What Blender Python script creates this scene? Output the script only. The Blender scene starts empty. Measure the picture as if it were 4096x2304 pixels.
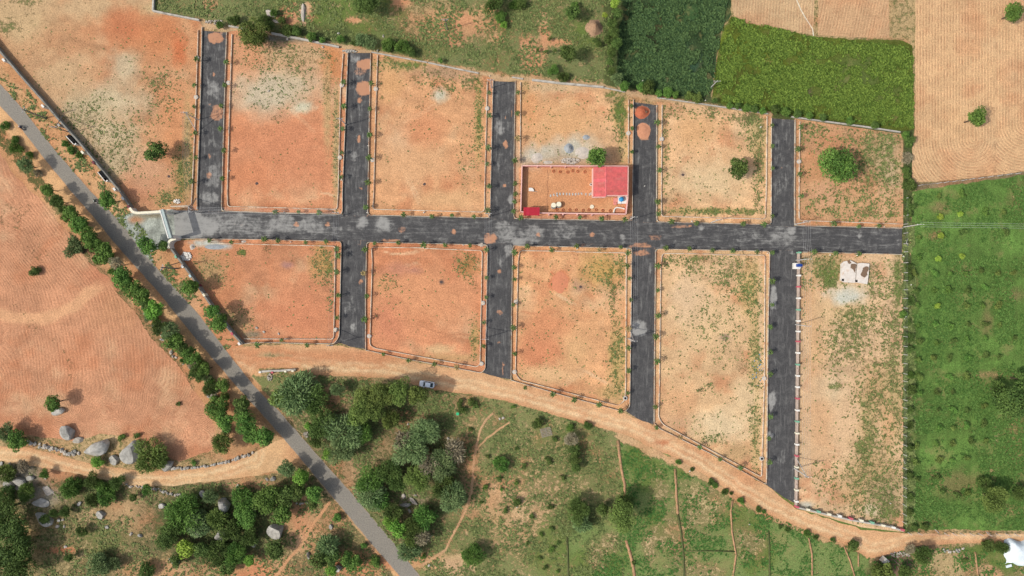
import bpy, bmesh, math, random
import numpy as np
from mathutils import Vector, Matrix, geometry

random.seed(7); np.random.seed(7)
S = bpy.context.scene
COL = S.collection

# ------------------------------------------------------------------ camera, sky, sun, exposure
PXM = 14.0            # photograph pixels per metre on the ground
H = 195.0             # height of the camera above the ground
cam = bpy.data.cameras.new('camera'); cam.lens = 24; cam.sensor_width = 36; cam.clip_start = 1; cam.clip_end = 6000
camo = bpy.data.objects.new('camera', cam); COL.objects.link(camo); camo.location = (0, 0, H); S.camera = camo

SUN_EL = 47.0; SUN_AZ = (-0.962, -0.272)
w = bpy.data.worlds.new('World'); S.world = w; w.use_nodes = True
wn = w.node_tree.nodes; wl = w.node_tree.links
sky = wn.new('ShaderNodeTexSky'); sky.sky_type = 'NISHITA'; sky.sun_disc = False
sky.sun_elevation = math.radians(SUN_EL); sky.sun_rotation = math.atan2(SUN_AZ[0], SUN_AZ[1])
sky.dust_density = 3.0
hsv = wn.new('ShaderNodeHueSaturation'); hsv.inputs['Saturation'].default_value = 0.62
wn['Background'].inputs['Strength'].default_value = 0.15
wl.new(sky.outputs['Color'], hsv.inputs['Color']); wl.new(hsv.outputs[0], wn['Background'].inputs['Color'])
sl = bpy.data.lights.new('sun', 'SUN'); sl.energy = 2.75; sl.angle = math.radians(0.6); sl.color = (1.0, 0.955, 0.88)
so = bpy.data.objects.new('sun', sl); COL.objects.link(so); so.location = (-60, -20, 120)
ce = math.cos(math.radians(SUN_EL)); se = math.sin(math.radians(SUN_EL))
so.rotation_euler = Vector((-SUN_AZ[0]*ce, -SUN_AZ[1]*ce, -se)).to_track_quat('-Z', 'Y').to_euler()
S.view_settings.view_transform = 'Standard'; S.view_settings.look = 'None'
S.view_settings.exposure = 0.2; S.view_settings.gamma = 1.0; S.view_settings.use_curve_mapping = False
ALB = 0.76            # base colours are the seen colours taken back through the light and exposure

# ------------------------------------------------------------------ coordinates
def W(px, py, h=0.0):
    """world XY of the point seen at photograph pixel (px,py) if it is h metres above the ground"""
    k = (1 - h/H)/PXM
    return ((px-2048)*k, (1152-py)*k)
T4 = 1024/1932.0
def t(c, r, x, y):
    return (c*1024 + x*T4, r*768 + y*T4)
def tl(c, r, pts): return [t(c, r, x, y) for x, y in pts]

def lin(c, alb=ALB):
    o = []
    for v in c[:3]:
        v = v/255.0
        v = v/12.92 if v <= 0.04045 else ((v+0.055)/1.055)**2.4
        o.append(v*alb)
    return tuple(o)
def linarr(a):
    a = np.asarray(a, float)/255.0
    return np.where(a <= 0.04045, a/12.92, ((a+0.055)/1.055)**2.4)*ALB

# ------------------------------------------------------------------ numpy noise
_tab = np.random.RandomState(5).rand(512, 512)
def vnoise(x, y, seed=0):
    x = x + seed*37.17; y = y + seed*91.73
    xi = np.floor(x).astype(int); yi = np.floor(y).astype(int)
    fx = x-xi; fy = y-yi
    fx = fx*fx*(3-2*fx); fy = fy*fy*(3-2*fy)
    a = _tab[xi % 512, yi % 512]; b = _tab[(xi+1) % 512, yi % 512]
    c = _tab[xi % 512, (yi+1) % 512]; d = _tab[(xi+1) % 512, (yi+1) % 512]
    return (a*(1-fx)+b*fx)*(1-fy)+(c*(1-fx)+d*fx)*fy
def fbm(x, y, scale, octv=4, seed=0):
    s = np.zeros_like(x, dtype=float); amp = 1; tot = 0; f = 1.0/scale
    for i in range(octv):
        s += amp*vnoise(x*f, y*f, seed+i*3); tot += amp; amp *= 0.55; f *= 2.03
    return s/tot
def pip(X, Y, poly):
    ins = np.zeros(X.shape, bool); n = len(poly)
    for i in range(n):
        x1, y1 = poly[i]; x2, y2 = poly[(i+1) % n]
        if y1 == y2: continue
        c = ((y1 > Y) != (y2 > Y)) & (X < (x2-x1)*(Y-y1)/(y2-y1)+x1)
        ins ^= c
    return ins
def dist_line(X, Y, pts):
    D = np.full(X.shape, 1e9)
    for (x1, y1), (x2, y2) in zip(pts[:-1], pts[1:]):
        dx, dy = x2-x1, y2-y1; L = dx*dx+dy*dy+1e-9
        u = np.clip(((X-x1)*dx+(Y-y1)*dy)/L, 0, 1)
        D = np.minimum(D, np.hypot(X-x1-u*dx, Y-y1-u*dy))
    return D

# ------------------------------------------------------------------ materials
MAT = {}
def newmat(name):
    m = bpy.data.materials.new(name); m.use_nodes = True; MAT[name] = m
    nt = m.node_tree; b = nt.nodes['Principled BSDF']
    b.inputs['Specular IOR Level'].default_value = 0.25
    return m, nt, b
def N(nt, t_, **kw):
    n = nt.nodes.new(t_)
    for k, v in kw.items():
        if k in n.inputs: n.inputs[k].default_value = v
        else: setattr(n, k, v)
    return n
def noise_node(nt, scale, detail=4, rough=0.6, vec=None, dist=0.0):
    n = N(nt, 'ShaderNodeTexNoise', Scale=scale, Detail=detail, Roughness=rough, Distortion=dist)
    if vec is not None: nt.links.new(vec, n.inputs['Vector'])
    return n.outputs['Fac']
def math_node(nt, op, a, b=None, c=None, clamp=False):
    n = nt.nodes.new('ShaderNodeMath'); n.operation = op; n.use_clamp = clamp
    for i, v in enumerate((a, b, c)):
        if v is None: continue
        if isinstance(v, (int, float)): n.inputs[i].default_value = v
        else: nt.links.new(v, n.inputs[i])
    return n.outputs[0]
def maprange(nt, v, a, b, c, d, smooth=True):
    n = nt.nodes.new('ShaderNodeMapRange'); n.interpolation_type = 'SMOOTHSTEP' if smooth else 'LINEAR'
    nt.links.new(v, n.inputs[0])
    for i, x in enumerate((a, b, c, d)):
        if isinstance(x, (int, float)): n.inputs[1+i].default_value = x
        else: nt.links.new(x, n.inputs[1+i])
    return n.outputs[0]
def mixc(nt, fac, a, b, mode='MIX'):
    n = nt.nodes.new('ShaderNodeMix'); n.data_type = 'RGBA'; n.blend_type = mode
    for sock, v in ((n.inputs[0], fac), (n.inputs[6], a), (n.inputs[7], b)):
        if isinstance(v, (int, float)): sock.default_value = v
        elif isinstance(v, tuple): sock.default_value = (*v[:3], 1)
        else: nt.links.new(v, sock)
    return n.outputs[2]
def bump(nt, b, h, strength=0.5, dist=0.1):
    n = N(nt, 'ShaderNodeBump', Strength=strength, Distance=dist)
    nt.links.new(h, n.inputs['Height']); nt.links.new(n.outputs[0], b.inputs['Normal'])
def attr(nt, name, out='Fac'):
    n = nt.nodes.new('ShaderNodeAttribute'); n.attribute_name = name
    return n.outputs[out]

def make_ground_mat():
    m, nt, b = newmat('soil_and_weeds')
    vec = N(nt, 'ShaderNodeTexCoord').outputs['Object']
    soil = attr(nt, 'soil', 'Color'); gcol = attr(nt, 'gcol', 'Color')
    g = attr(nt, 'grass'); rough_ = attr(nt, 'rough')
    n1 = noise_node(nt, 2.4, 6, 0.68, vec)        # sub metre mottling
    n2 = noise_node(nt, 0.35, 4, 0.6, vec, 0.6)   # metres wide
    n3 = noise_node(nt, 7.0, 3, 0.7, vec)
    k = math_node(nt, 'MULTIPLY', maprange(nt, n1, 0.25, 0.75, 0.70, 1.26), maprange(nt, n2, 0.3, 0.7, 0.90, 1.08))
    k = math_node(nt, 'MULTIPLY', k, maprange(nt, n3, 0.3, 0.7, 0.84, 1.16))
    comb = N(nt, 'ShaderNodeCombineXYZ')
    for i in range(3): nt.links.new(k, comb.inputs[i])
    c = mixc(nt, 1.0, soil, comb.outputs[0], 'MULTIPLY')
    # pale grit specks
    sp = noise_node(nt, 5.2, 2, 0.5, vec)
    c = mixc(nt, maprange(nt, sp, 0.70, 0.76, 0, 0.55), c, lin((238, 215, 190)))
    dk = noise_node(nt, 3.1, 5, 0.7, vec, 1.0)
    c = mixc(nt, maprange(nt, dk, 0.30, 0.36, 0.38, 0.0), c, lin((110, 82, 58)))
    # furrows
    u = attr(nt, 'furrow'); fa = attr(nt, 'furamp')
    wob = math_node(nt, 'MULTIPLY', math_node(nt, 'SUBTRACT', noise_node(nt, 0.3, 4, 0.65, vec), 0.5), 0.9)
    fine = math_node(nt, 'MULTIPLY', math_node(nt, 'SUBTRACT', noise_node(nt, 1.5, 2, 0.5, vec), 0.5), 0.8)
    ph = math_node(nt, 'ADD', math_node(nt, 'MULTIPLY', u, 2*math.pi/0.86), math_node(nt, 'ADD', wob, fine))
    wv = math_node(nt, 'SINE', ph)
    brk = maprange(nt, noise_node(nt, 0.5, 5, 0.75, vec), 0.33, 0.66, 0.0, 1.0)
    fk = math_node(nt, 'MULTIPLY', math_node(nt, 'MULTIPLY', wv, fa), brk)
    c = mixc(nt, maprange(nt, fk, 0.0, 1.0, 0.0, 0.6), c, lin((165, 108, 78)))
    # weeds: patches whose size follows the painted density
    gn = noise_node(nt, 0.9, 7, 0.74, vec, 0.35)
    gn2 = noise_node(nt, 3.4, 4, 0.7, vec)
    gn0 = noise_node(nt, 0.2, 3, 0.6, vec)
    gg = math_node(nt, 'ADD', math_node(nt, 'MULTIPLY', gn, 0.62), math_node(nt, 'MULTIPLY', gn2, 0.28))
    gg = math_node(nt, 'ADD', gg, math_node(nt, 'MULTIPLY', gn0, 0.16))
    th = maprange(nt, g, 0, 1, 0.70, 0.385, False)
    mask = maprange(nt, math_node(nt, 'SUBTRACT', gg, th), -0.015, 0.05, 0, 1)
    mask = math_node(nt, 'MULTIPLY', mask, maprange(nt, g, 0.0, 1.0, 0.66, 0.92))
    spk = maprange(nt, math_node(nt, 'SUBTRACT', noise_node(nt, 1.25, 5, 0.8, vec), maprange(nt, g, 0.0, 0.5, 0.72, 0.60, False)), 0.0, 0.03, 0, 0.7)
    spk = math_node(nt, 'MULTIPLY', spk, maprange(nt, g, 0.02, 0.1, 0, 1))
    mask = math_node(nt, 'MAXIMUM', mask, spk)
    gv = maprange(nt, noise_node(nt, 2.2, 6, 0.75, vec), 0.3, 0.72, 0.62, 1.32)
    gcomb = N(nt, 'ShaderNodeCombineXYZ')
    for i in range(3): nt.links.new(gv, gcomb.inputs[i])
    gc = mixc(nt, 1.0, gcol, gcomb.outputs[0], 'MULTIPLY')
    hue = noise_node(nt, 0.16, 5, 0.65, vec)
    gc = mixc(nt, maprange(nt, hue, 0.52, 0.66, 0, 0.5), gc, lin((150, 142, 92)))
    c = mixc(nt, mask, c, gc)
    nt.links.new(c, b.inputs['Base Color'])
    b.inputs['Roughness'].default_value = 0.95; b.inputs['Specular IOR Level'].default_value = 0.08
    hh = math_node(nt, 'ADD', math_node(nt, 'MULTIPLY', mask, math_node(nt, 'MULTIPLY', gn2, 0.9)), math_node(nt, 'MULTIPLY', n1, rough_))
    hh = math_node(nt, 'ADD', hh, math_node(nt, 'MULTIPLY', fk, -0.22))
    bump(nt, b, hh, 0.8, 0.3)
    return m
GROUND = make_ground_mat()

def make_asphalt(name, base, dustc, redc):
    m, nt, b = newmat(name)
    vec = N(nt, 'ShaderNodeTexCoord').outputs['Object']
    dust = attr(nt, 'dust'); red = attr(nt, 'red'); along = attr(nt, 'along')
    def stretched(sx, sy, sc):
        mp = N(nt, 'ShaderNodeMapping'); mp.inputs['Scale'].default_value = (sx, sy, 1); nt.links.new(vec, mp.inputs['Vector'])
        return noise_node(nt, sc, 6, 0.72, mp.outputs[0], 0.4)
    na = stretched(.16, 1.3, 1.1); nb_ = stretched(1.3, .16, 1.1)
    nst = maprange(nt, along, 0, 1, nb_, na, False)
    n1 = noise_node(nt, 3.0, 6, 0.7, vec); n2 = noise_node(nt, 0.45, 6, 0.68, vec, 0.8); n3 = noise_node(nt, 1.3, 5, 0.7, vec, 0.5)
    c = mixc(nt, maprange(nt, n1, 0.3, 0.72, 0, 1), tuple(v*0.72 for v in base), tuple(v*1.3 for v in base))
    c = mixc(nt, maprange(nt, n2, 0.42, 0.85, 0, 0.26), c, dustc)
    n4 = noise_node(nt, 5.5, 3, 0.7, vec); c = mixc(nt, maprange(nt, n4, 0.62, 0.75, 0, 0.3), c, dustc)
    c = mixc(nt, maprange(nt, nst, 0.5, 0.72, 0, 0.34), c, dustc)
    dm = math_node(nt, 'ADD', math_node(nt, 'ADD', math_node(nt, 'MULTIPLY', n2, 0.35), math_node(nt, 'MULTIPLY', n3, 0.3)), math_node(nt, 'MULTIPLY', nst, 0.35))
    c = mixc(nt, maprange(nt, math_node(nt, 'SUBTRACT', dm, maprange(nt, dust, 0, 1, 0.64, 0.28, False)), 0.0, 0.26, 0, 0.85), c, dustc)
    c = mixc(nt, maprange(nt, math_node(nt, 'SUBTRACT', dm, maprange(nt, red, 0, 1, 0.75, 0.28, False)), 0.0, 0.20, 0, 0.85), c, redc)
    nt.links.new(c, b.inputs['Base Color']); b.inputs['Roughness'].default_value = 0.85
    bump(nt, b, n1, 0.25, 0.05)
    return m
ASPH = make_asphalt('fresh_asphalt', lin((75, 74, 74)), lin((168, 166, 160)), lin((204, 148, 112)))
ASPH_OLD = make_asphalt('worn_asphalt', lin((141, 135, 124)), lin((160, 149, 132)), lin((190, 150, 120)))

def surf(name, rgb, rough=0.8, var=0.18, scale=1.5, metal=0.0, stain=None, stain_lo=0.55, bumpd=0.0, spec=0.25, objvar=0.0):
    m, nt, b = newmat(name)
    vec = N(nt, 'ShaderNodeTexCoord').outputs['Object']
    base = lin(rgb)
    n1 = noise_node(nt, scale, 6, 0.7, vec, 0.4)
    c = mixc(nt, maprange(nt, n1, 0.25, 0.75, 0, 1), tuple(v*(1-var) for v in base), tuple(min(1, v*(1+var)) for v in base))
    if stain is not None:
        n2 = noise_node(nt, scale*0.6, 5, 0.7, vec, 0.6)
        c = mixc(nt, maprange(nt, n2, stain_lo, stain_lo+0.14, 0, 0.8), c, lin(stain))
    if objvar:
        oi = N(nt, 'ShaderNodeObjectInfo')
        hs = N(nt, 'ShaderNodeHueSaturation')
        nt.links.new(maprange(nt, oi.outputs['Random'], 0, 1, 1-objvar, 1+objvar, False), hs.inputs['Value'])
        nt.links.new(maprange(nt, oi.outputs['Random'], 0, 1, 0.5+objvar*0.05, 0.5-objvar*0.05, False), hs.inputs['Hue'])
        nt.links.new(c, hs.inputs['Color']); c = hs.outputs[0]
    nt.links.new(c, b.inputs['Base Color'])
    b.inputs['Roughness'].default_value = rough; b.inputs['Metallic'].default_value = metal
    b.inputs['Specular IOR Level'].default_value = spec
    if bumpd: bump(nt, b, n1, 0.6, bumpd)
    return m
M = dict(
    kerb=surf('kerb_concrete', (202, 190, 170), 0.9, 0.25, 0.8, stain=(186, 138, 106), stain_lo=0.47),
    edging=surf('pale_edging', (222, 204, 180), 0.9, 0.25, 0.7, stain=(196, 148, 114), stain_lo=0.47),
    darkconc=surf('weathered_concrete', (140, 138, 130), 0.9, 0.3, 0.8, stain=(96, 98, 90), bumpd=0.1),
    greywall=surf('grey_wall', (188, 182, 170), 0.9, 0.25, 0.7, stain=(140, 132, 118)),
    white=surf('white_paint', (240, 236, 226), 0.7, 0.08, 1.5, stain=(205, 190, 170), stain_lo=0.62),
    cream=surf('cream_paint', (240, 232, 205), 0.7, 0.08, 1.5),
    beam=surf('gate_beam', (176, 190, 186), 0.7, 0.12, 1.0, stain=(205, 212, 208)),
    wallred=surf('red_post_paint', (200, 98, 108), 0.75, 0.15, 2), wallgreen=surf('green_post_paint', (128, 182, 152), 0.75, 0.15, 2),
    wallblue=surf('pale_blue_paint', (190, 214, 214), 0.75, 0.12, 2), maroon=surf('maroon_paint', (120, 62, 70), 0.75, 0.15, 2),
    walltop=surf('wall_top', (196, 176, 160), 0.9, 0.2, 1.0, stain=(160, 130, 118)),
    pink=surf('pink_plaster', (226, 150, 138), 0.8, 0.12, 0.8, stain=(205, 120, 105), stain_lo=0.6),
    pinklight=surf('pale_pink_plaster', (238, 190, 178), 0.8, 0.08, 1.0),
    roof=surf('red_metal_sheet', (230, 118, 116), 0.55, 0.2, 1.1, stain=(226, 142, 136), stain_lo=0.52, spec=0.4, objvar=0.12),
    roof2=surf('crimson_metal_sheet', (205, 48, 70), 0.5, 0.12, 0.7, spec=0.4, objvar=0.06),
    concrete=surf('cement', (196, 192, 184), 0.9, 0.15, 1.2, stain=(165, 158, 146)),
    slab=surf('slab_cement', (226, 216, 204), 0.9, 0.12, 1.2, stain=(214, 180, 150), stain_lo=0.56),
    spread=surf('spread_red_earth', (212, 138, 102), 0.95, 0.12, 1.4, stain=(200, 126, 92), bumpd=0.1),
    ash=surf('ash', (92, 78, 74), 0.95, 0.3, 3),
    mud_shadow=surf('dried_mud_and_shadow', (128, 104, 84), 0.95, 0.15, 2.5),  # mud colour, also used for the shadow painted beside the ruin
    black=surf('black_gap', (22, 22, 22), 0.9, 0.1, 2), dark=surf('dark_rubber', (32, 32, 34), 0.8, 0.1, 3),
    bluetank=surf('blue_plastic', (52, 150, 205), 0.45, 0.1, 2), bluebox=surf('blue_enamel', (36, 72, 150), 0.5, 0.15, 3),
    greentank=surf('green_plastic', (60, 190, 130), 0.5, 0.1, 3),
    pole=surf('pole_cement', (206, 202, 196), 0.8, 0.1, 2, objvar=0.08), polegrey=surf('grey_pole', (128, 124, 118), 0.8, 0.15, 2),
    wire=surf('aluminium_wire', (205, 205, 205), 0.5, 0.05, 2, metal=0.0), steel=surf('galvanised_steel', (170, 172, 172), 0.5, 0.1, 3, metal=0.3),
    ceramic=surf('brown_ceramic', (120, 70, 50), 0.4, 0.1, 3),
    rock=surf('granite', (176, 172, 162), 0.95, 0.4, 1.6, stain=(112, 110, 104), stain_lo=0.54, bumpd=0.25, objvar=0.16),
    rockpale=surf('pale_granite', (190, 180, 166), 0.95, 0.3, 1.2, stain=(130, 122, 112), bumpd=0.2, objvar=0.15),
    whitestone=surf('white_stone', (236, 230, 218), 0.85, 0.1, 3, objvar=0.08),
    gravel=surf('grey_gravel', (160, 164, 166), 0.95, 0.22, 3, bumpd=0.1), lime=surf('pale_mortar', (206, 194, 180), 0.95, 0.2, 1.2, stain=(176, 150, 128), bumpd=0.1),
    sand=surf('orange_sand', (206, 146, 112), 0.95, 0.14, 1.4, stain=(180, 112, 82), bumpd=0.15), redsand=surf('red_sand', (186, 106, 76), 0.95, 0.16, 1.4, bumpd=0.2),
    straw=surf('straw', (176, 142, 112), 0.95, 0.25, 2.4, stain=(150, 112, 92), bumpd=0.4),
    bark=surf('bark', (98, 84, 68), 0.95, 0.25, 3), palmbark=surf('palm_stem', (122, 112, 92), 0.95, 0.2, 3),
    wood=surf('grey_timber', (150, 140, 122), 0.9, 0.2, 3),
    carpaint=surf('silver_paint', (240, 246, 250), 0.3, 0.04, 0.5, spec=0.5), glass=surf('dark_glass', (34, 52, 58), 0.12, 0.05, 1, spec=0.6),
    lamp=surf('lamp_glass', (230, 232, 228), 0.2, 0.05, 2), redlamp=surf('red_lamp', (170, 20, 24), 0.3, 0.05, 2),
    skin=surf('skin', (120, 82, 60), 0.6, 0.05, 5), hair=surf('hair', (18, 16, 16), 0.7, 0.1, 9), 
    shirtblue=surf('navy_shirt', (30, 52, 88), 0.9, 0.15, 6), shirtwhite=surf('white_shirt', (228, 226, 222), 0.9, 0.08, 6),
    shirtgreen=surf('green_shirt', (70, 120, 100), 0.9, 0.1, 6), trousers=surf('dark_trousers', (52, 50, 56), 0.9, 0.1, 6), jeans=surf('grey_trousers', (92, 92, 98), 0.9, 0.1, 6),
    tarp=surf('white_tarpaulin', (226, 236, 240), 0.6, 0.06, 0.5, stain=(196, 210, 218), bumpd=0.3),
    bund=surf('earth_bund', (186, 144, 108), 0.95, 0.2, 1.4, stain=(120, 118, 70), stain_lo=0.5, bumpd=0.2),
    bundgreen=surf('overgrown_bund', (92, 98, 58), 0.95, 0.3, 1.4, stain=(140, 118, 84), stain_lo=0.55, bumpd=0.25),
    path=surf('path_earth', (212, 156, 118), 0.95, 0.12, 1.4, stain=(190, 142, 106)),
)
M['carpaint'].node_tree.nodes['Principled BSDF'].inputs['Coat Weight'].default_value = 0.3
for l_ in list(M['carpaint'].node_tree.links):
    if l_.to_socket.name == 'Base Color': M['carpaint'].node_tree.links.remove(l_)
M['carpaint'].node_tree.nodes['Principled BSDF'].inputs['Base Color'].default_value = (0.80, 0.84, 0.86, 1)
def leafmat(name, rgb, rgb2, rough=0.75, objvar=0.16):
    m, nt, b = newmat(name)
    vec = N(nt, 'ShaderNodeTexCoord').outputs['Object']
    n1 = noise_node(nt, 5.0, 3, 0.6, vec); 
    geo = attr(nt, 'tone')
    c = mixc(nt, maprange(nt, math_node(nt, 'ADD', math_node(nt, 'MULTIPLY', n1, 0.5), math_node(nt, 'MULTIPLY', geo, 0.5)), 0.25, 0.75, 0, 1), lin(rgb, ALB*1.12), lin(rgb2, ALB*1.12))
    oi = N(nt, 'ShaderNodeObjectInfo'); hs = N(nt, 'ShaderNodeHueSaturation')
    nt.links.new(maprange(nt, oi.outputs['Random'], 0, 1, 1-objvar, 1+objvar, False), hs.inputs['Value'])
    nt.links.new(maprange(nt, oi.outputs['Random'], 0, 1, 0.49, 0.515, False), hs.inputs['Hue'])
    nt.links.new(c, hs.inputs['Color']); nt.links.new(hs.outputs[0], b.inputs['Base Color'])
    b.inputs['Roughness'].default_value = rough; b.inputs['Specular IOR Level'].default_value = 0.15
    try:
        b.inputs['Subsurface Weight'].default_value = 0.0
    except Exception: pass
    return m
L = dict(
    dark=leafmat('dark_leaves', (62, 82, 38), (102, 122, 60)),
    mid=leafmat('green_leaves', (66, 98, 42), (114, 146, 66)),
    bright=leafmat('bright_leaves', (84, 126, 44), (134, 172, 72)),
    olive=leafmat('olive_leaves', (78, 96, 44), (122, 138, 68)),
    grey=leafmat('grey_green_leaves', (90, 112, 68), (132, 150, 96)),
    dry=leafmat('dry_twigs', (128, 118, 94), (160, 148, 122)),
    lime=leafmat('yellow_green_leaves', (122, 150, 46), (166, 184, 80)),
    palm=leafmat('palm_fronds', (64, 84, 44), (104, 122, 66)),
    palmdry=leafmat('dry_palm_fronds', (120, 100, 66), (160, 138, 96)),
    weed=leafmat('weed_leaves', (88, 104, 58), (136, 146, 88), objvar=0.0),
    grassd=leafmat('crop_blades', (48, 74, 44), (82, 108, 62), objvar=0.0),
    grassb=leafmat('bright_crop_blades', (76, 100, 38), (118, 140, 58), objvar=0.0),
    grasso=leafmat('orchard_grass_blades', (70, 104, 46), (102, 134, 66), objvar=0.0),
)

# ------------------------------------------------------------------ object helpers
class MB:
    def __init__(s): s.v = []; s.f = []
    def add(s, vs, fs):
        o = len(s.v); s.v += [tuple(p) for p in vs]; s.f += [tuple(i+o for i in f) for f in fs]; return s
    def box(s, x, y, z, sx, sy, sz, rot=0, taper=1.0):
        c, n = math.cos(rot), math.sin(rot); vs = []
        for dz, k in ((0, 1), (sz, taper)):
            for dx, dy in ((-1, -1), (1, -1), (1, 1), (-1, 1)):
                a, b = dx*sx/2*k, dy*sy/2*k
                vs.append((x+a*c-b*n, y+a*n+b*c, z+dz))
        return s.add(vs, [(3, 2, 1, 0), (4, 5, 6, 7), (0, 1, 5, 4), (1, 2, 6, 5), (2, 3, 7, 6), (3, 0, 4, 7)])
    def tube(s, p0, p1, r0, r1=None, n=8, cap=True):
        r1 = r0 if r1 is None else r1
        p0, p1 = Vector(p0), Vector(p1); d = (p1-p0)
        if d.length < 1e-6: return s
        d.normalize(); a = d.orthogonal().normalized(); b = d.cross(a); vs = []
        for p, r in ((p0, r0), (p1, r1)):
            for i in range(n):
                t_ = 2*math.pi*i/n; vs.append(p+a*math.cos(t_)*r+b*math.sin(t_)*r)
        fs = [(i, (i+1) % n, n+(i+1) % n, n+i) for i in range(n)]
        if cap: fs += [tuple(range(n-1, -1, -1)), tuple(range(n, 2*n))]
        return s.add(vs, fs)
    def lathe(s, prof, x=0, y=0, n=16, rot=0):
        vs = []; k = len(prof)
        for r, z in prof:
            for i in range(n):
                t_ = 2*math.pi*i/n; vs.append((x+r*math.cos(t_), y+r*math.sin(t_), z))
        fs = []
        for j in range(k-1):
            for i in range(n): fs.append((j*n+i, j*n+(i+1) % n, (j+1)*n+(i+1) % n, (j+1)*n+i))
        fs += [tuple(range(n-1, -1, -1)), tuple((k-1)*n+i for i in range(n))]
        return s.add(vs, fs)
    def sweep(s, pts, wid, z0, z1, topw=None):
        """a wall or kerb along world points; returns self"""
        n = len(pts); topw = topw or wid; vs = []
        for i in range(n):
            p = Vector(pts[i][:2]); a = Vector(pts[max(i-1, 0)][:2]); b = Vector(pts[min(i+1, n-1)][:2])
            d1 = (p-a) if i > 0 else (b-p); d2 = (b-p) if i < n-1 else (p-a)
            d1.normalize(); d2.normalize(); tdir = (d1+d2); tdir = tdir.normalized() if tdir.length > 1e-6 else d1
            nn = Vector((-tdir.y, tdir.x)); k = 1/max(0.45, nn.dot(Vector((-d1.y, d1.x))))
            for sgn, ww, z in ((-1, wid, z0), (1, wid, z0), (1, topw, z1), (-1, topw, z1)):
                q = p+nn*sgn*ww/2*k; vs.append((q.x, q.y, z))
        fs = []
        for i in range(n-1):
            o = i*4; q = o+4
            for j in range(4): fs.append((o+j, q+j, q+(j+1) % 4, o+(j+1) % 4))
        fs += [(0, 1, 2, 3), ((n-1)*4+3, (n-1)*4+2, (n-1)*4+1, (n-1)*4)]
        return s.add(vs, fs)
    def mesh(s, name, mat, smooth=False):
        me = bpy.data.meshes.new(name); me.from_pydata(s.v, [], s.f); me.update()
        bm = bmesh.new(); bm.from_mesh(me); bmesh.ops.recalc_face_normals(bm, faces=bm.faces); bm.to_mesh(me); bm.free()
        if mat: me.materials.append(mat)
        if smooth: me.polygons.foreach_set('use_smooth', [True]*len(me.polygons))
        return me
def obj(name, me, parent=None, loc=None, label=None, cat=None, group=None, kind=None, rotz=0, scale=None):
    o = bpy.data.objects.new(name, me); COL.objects.link(o)
    if parent is not None: o.parent = parent
    if loc is not None: o.location = loc
    if rotz: o.rotation_euler.z = rotz
    if scale is not None: o.scale = scale if hasattr(scale, '__len__') else (scale,)*3
    if label: o['label'] = label
    if cat: o['category'] = cat
    if group: o['group'] = group
    if kind: o['kind'] = kind
    return o
def thing(name, label, cat, loc, rotz=0, group=None, scale=None):
    return obj(name, None, None, loc, label, cat, group, None, rotz, scale)
def copy_tree(o, parent=None):
    c = o.copy(); COL.objects.link(c)
    if parent is not None: c.parent = parent
    for ch in list(o.children): copy_tree(ch, c)
    return c
ORD = ['first', 'second', 'third', 'fourth', 'fifth', 'sixth', 'seventh', 'eighth', 'ninth', 'tenth', 'eleventh', 'twelfth',
       'thirteenth', 'fourteenth', 'fifteenth', 'sixteenth', 'seventeenth', 'eighteenth', 'nineteenth', 'twentieth',
       'twenty-first', 'twenty-second', 'twenty-third', 'twenty-fourth', 'twenty-fifth', 'twenty-sixth', 'twenty-seventh', 'twenty-eighth', 'twenty-ninth', 'thirtieth']

# ------------------------------------------------------------------ paint of the natural ground
def soft(X, Y, cx, cy, rx, ry, seed=1, edge=0.5, jig=0.55):
    n = fbm(X, Y, max(14, min(rx, ry)*0.7), 4, seed)-0.5
    d = np.hypot((X-cx)/rx, (Y-cy)/ry)+n*jig*2
    return np.clip((1.0-d)/edge+0.5, 0, 1)
class Paint:
    """soil colour, weed cover, weed colour and furrows at photograph pixels X,Y"""
    def __init__(s, X, Y, soil, grass, gcol):
        s.X, s.Y = X, Y; n = len(X)
        s.soil = np.tile(np.array(soil, float), (n, 1)); s.grass = np.full(n, float(grass)); s.gcol = np.tile(np.array(gcol, float), (n, 1))
        s.fur = np.zeros(n); s.fa = np.zeros(n); s.rough = np.full(n, 0.5)
    def tone(s, m, rgb): s.soil += (np.array(rgb, float)-s.soil)*m[:, None]
    def veg(s, m, g, gc=None):
        m = m*m*(3-2*m)
        s.grass += (g-s.grass)*m
        if gc is not None: s.gcol += (np.array(gc, float)-s.gcol)*m[:, None]
    def region(s, poly, soil=None, g=None, gc=None, jig=14, m=1.0):
        jx = (fbm(s.X, s.Y, 45, 4, 11)-0.5)*jig*2; jy = (fbm(s.X, s.Y, 45, 4, 12)-0.5)*jig*2
        k = pip(s.X+jx, s.Y+jy, poly).astype(float)*m
        if soil is not None: s.tone(k, soil)
        if g is not None: s.veg(k, g, gc)
        return k
    def blob(s, cx, cy, rx, ry, soil=None, g=None, gc=None, m=1.0, edge=1.1, seed=None):
        seed = int(cx*3+cy) % 50 if seed is None else seed
        near = (np.abs(s.X-cx) < rx*1.9+30) & (np.abs(s.Y-cy) < ry*1.9+30)
        if not near.any(): return
        k = np.zeros(len(s.X)); k[near] = soft(s.X[near], s.Y[near], cx, cy, rx, ry, seed, edge)*m
        if soil is not None: s.tone(k, soil)
        if g is not None: s.veg(k, g, gc)
    def line(s, pts, wid, soil=None, g=None, gc=None, m=1.0, jig=6, soft_=0.4):
        j = (fbm(s.X, s.Y, 22, 3, 21)-0.5)*jig*2
        d = dist_line(s.X, s.Y, pts)+j
        k = np.clip((wid-d)/(wid*soft_)+0.0, 0, 1)*m
        if soil is not None: s.tone(k, soil)
        if g is not None: s.veg(k, g, gc)
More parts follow.
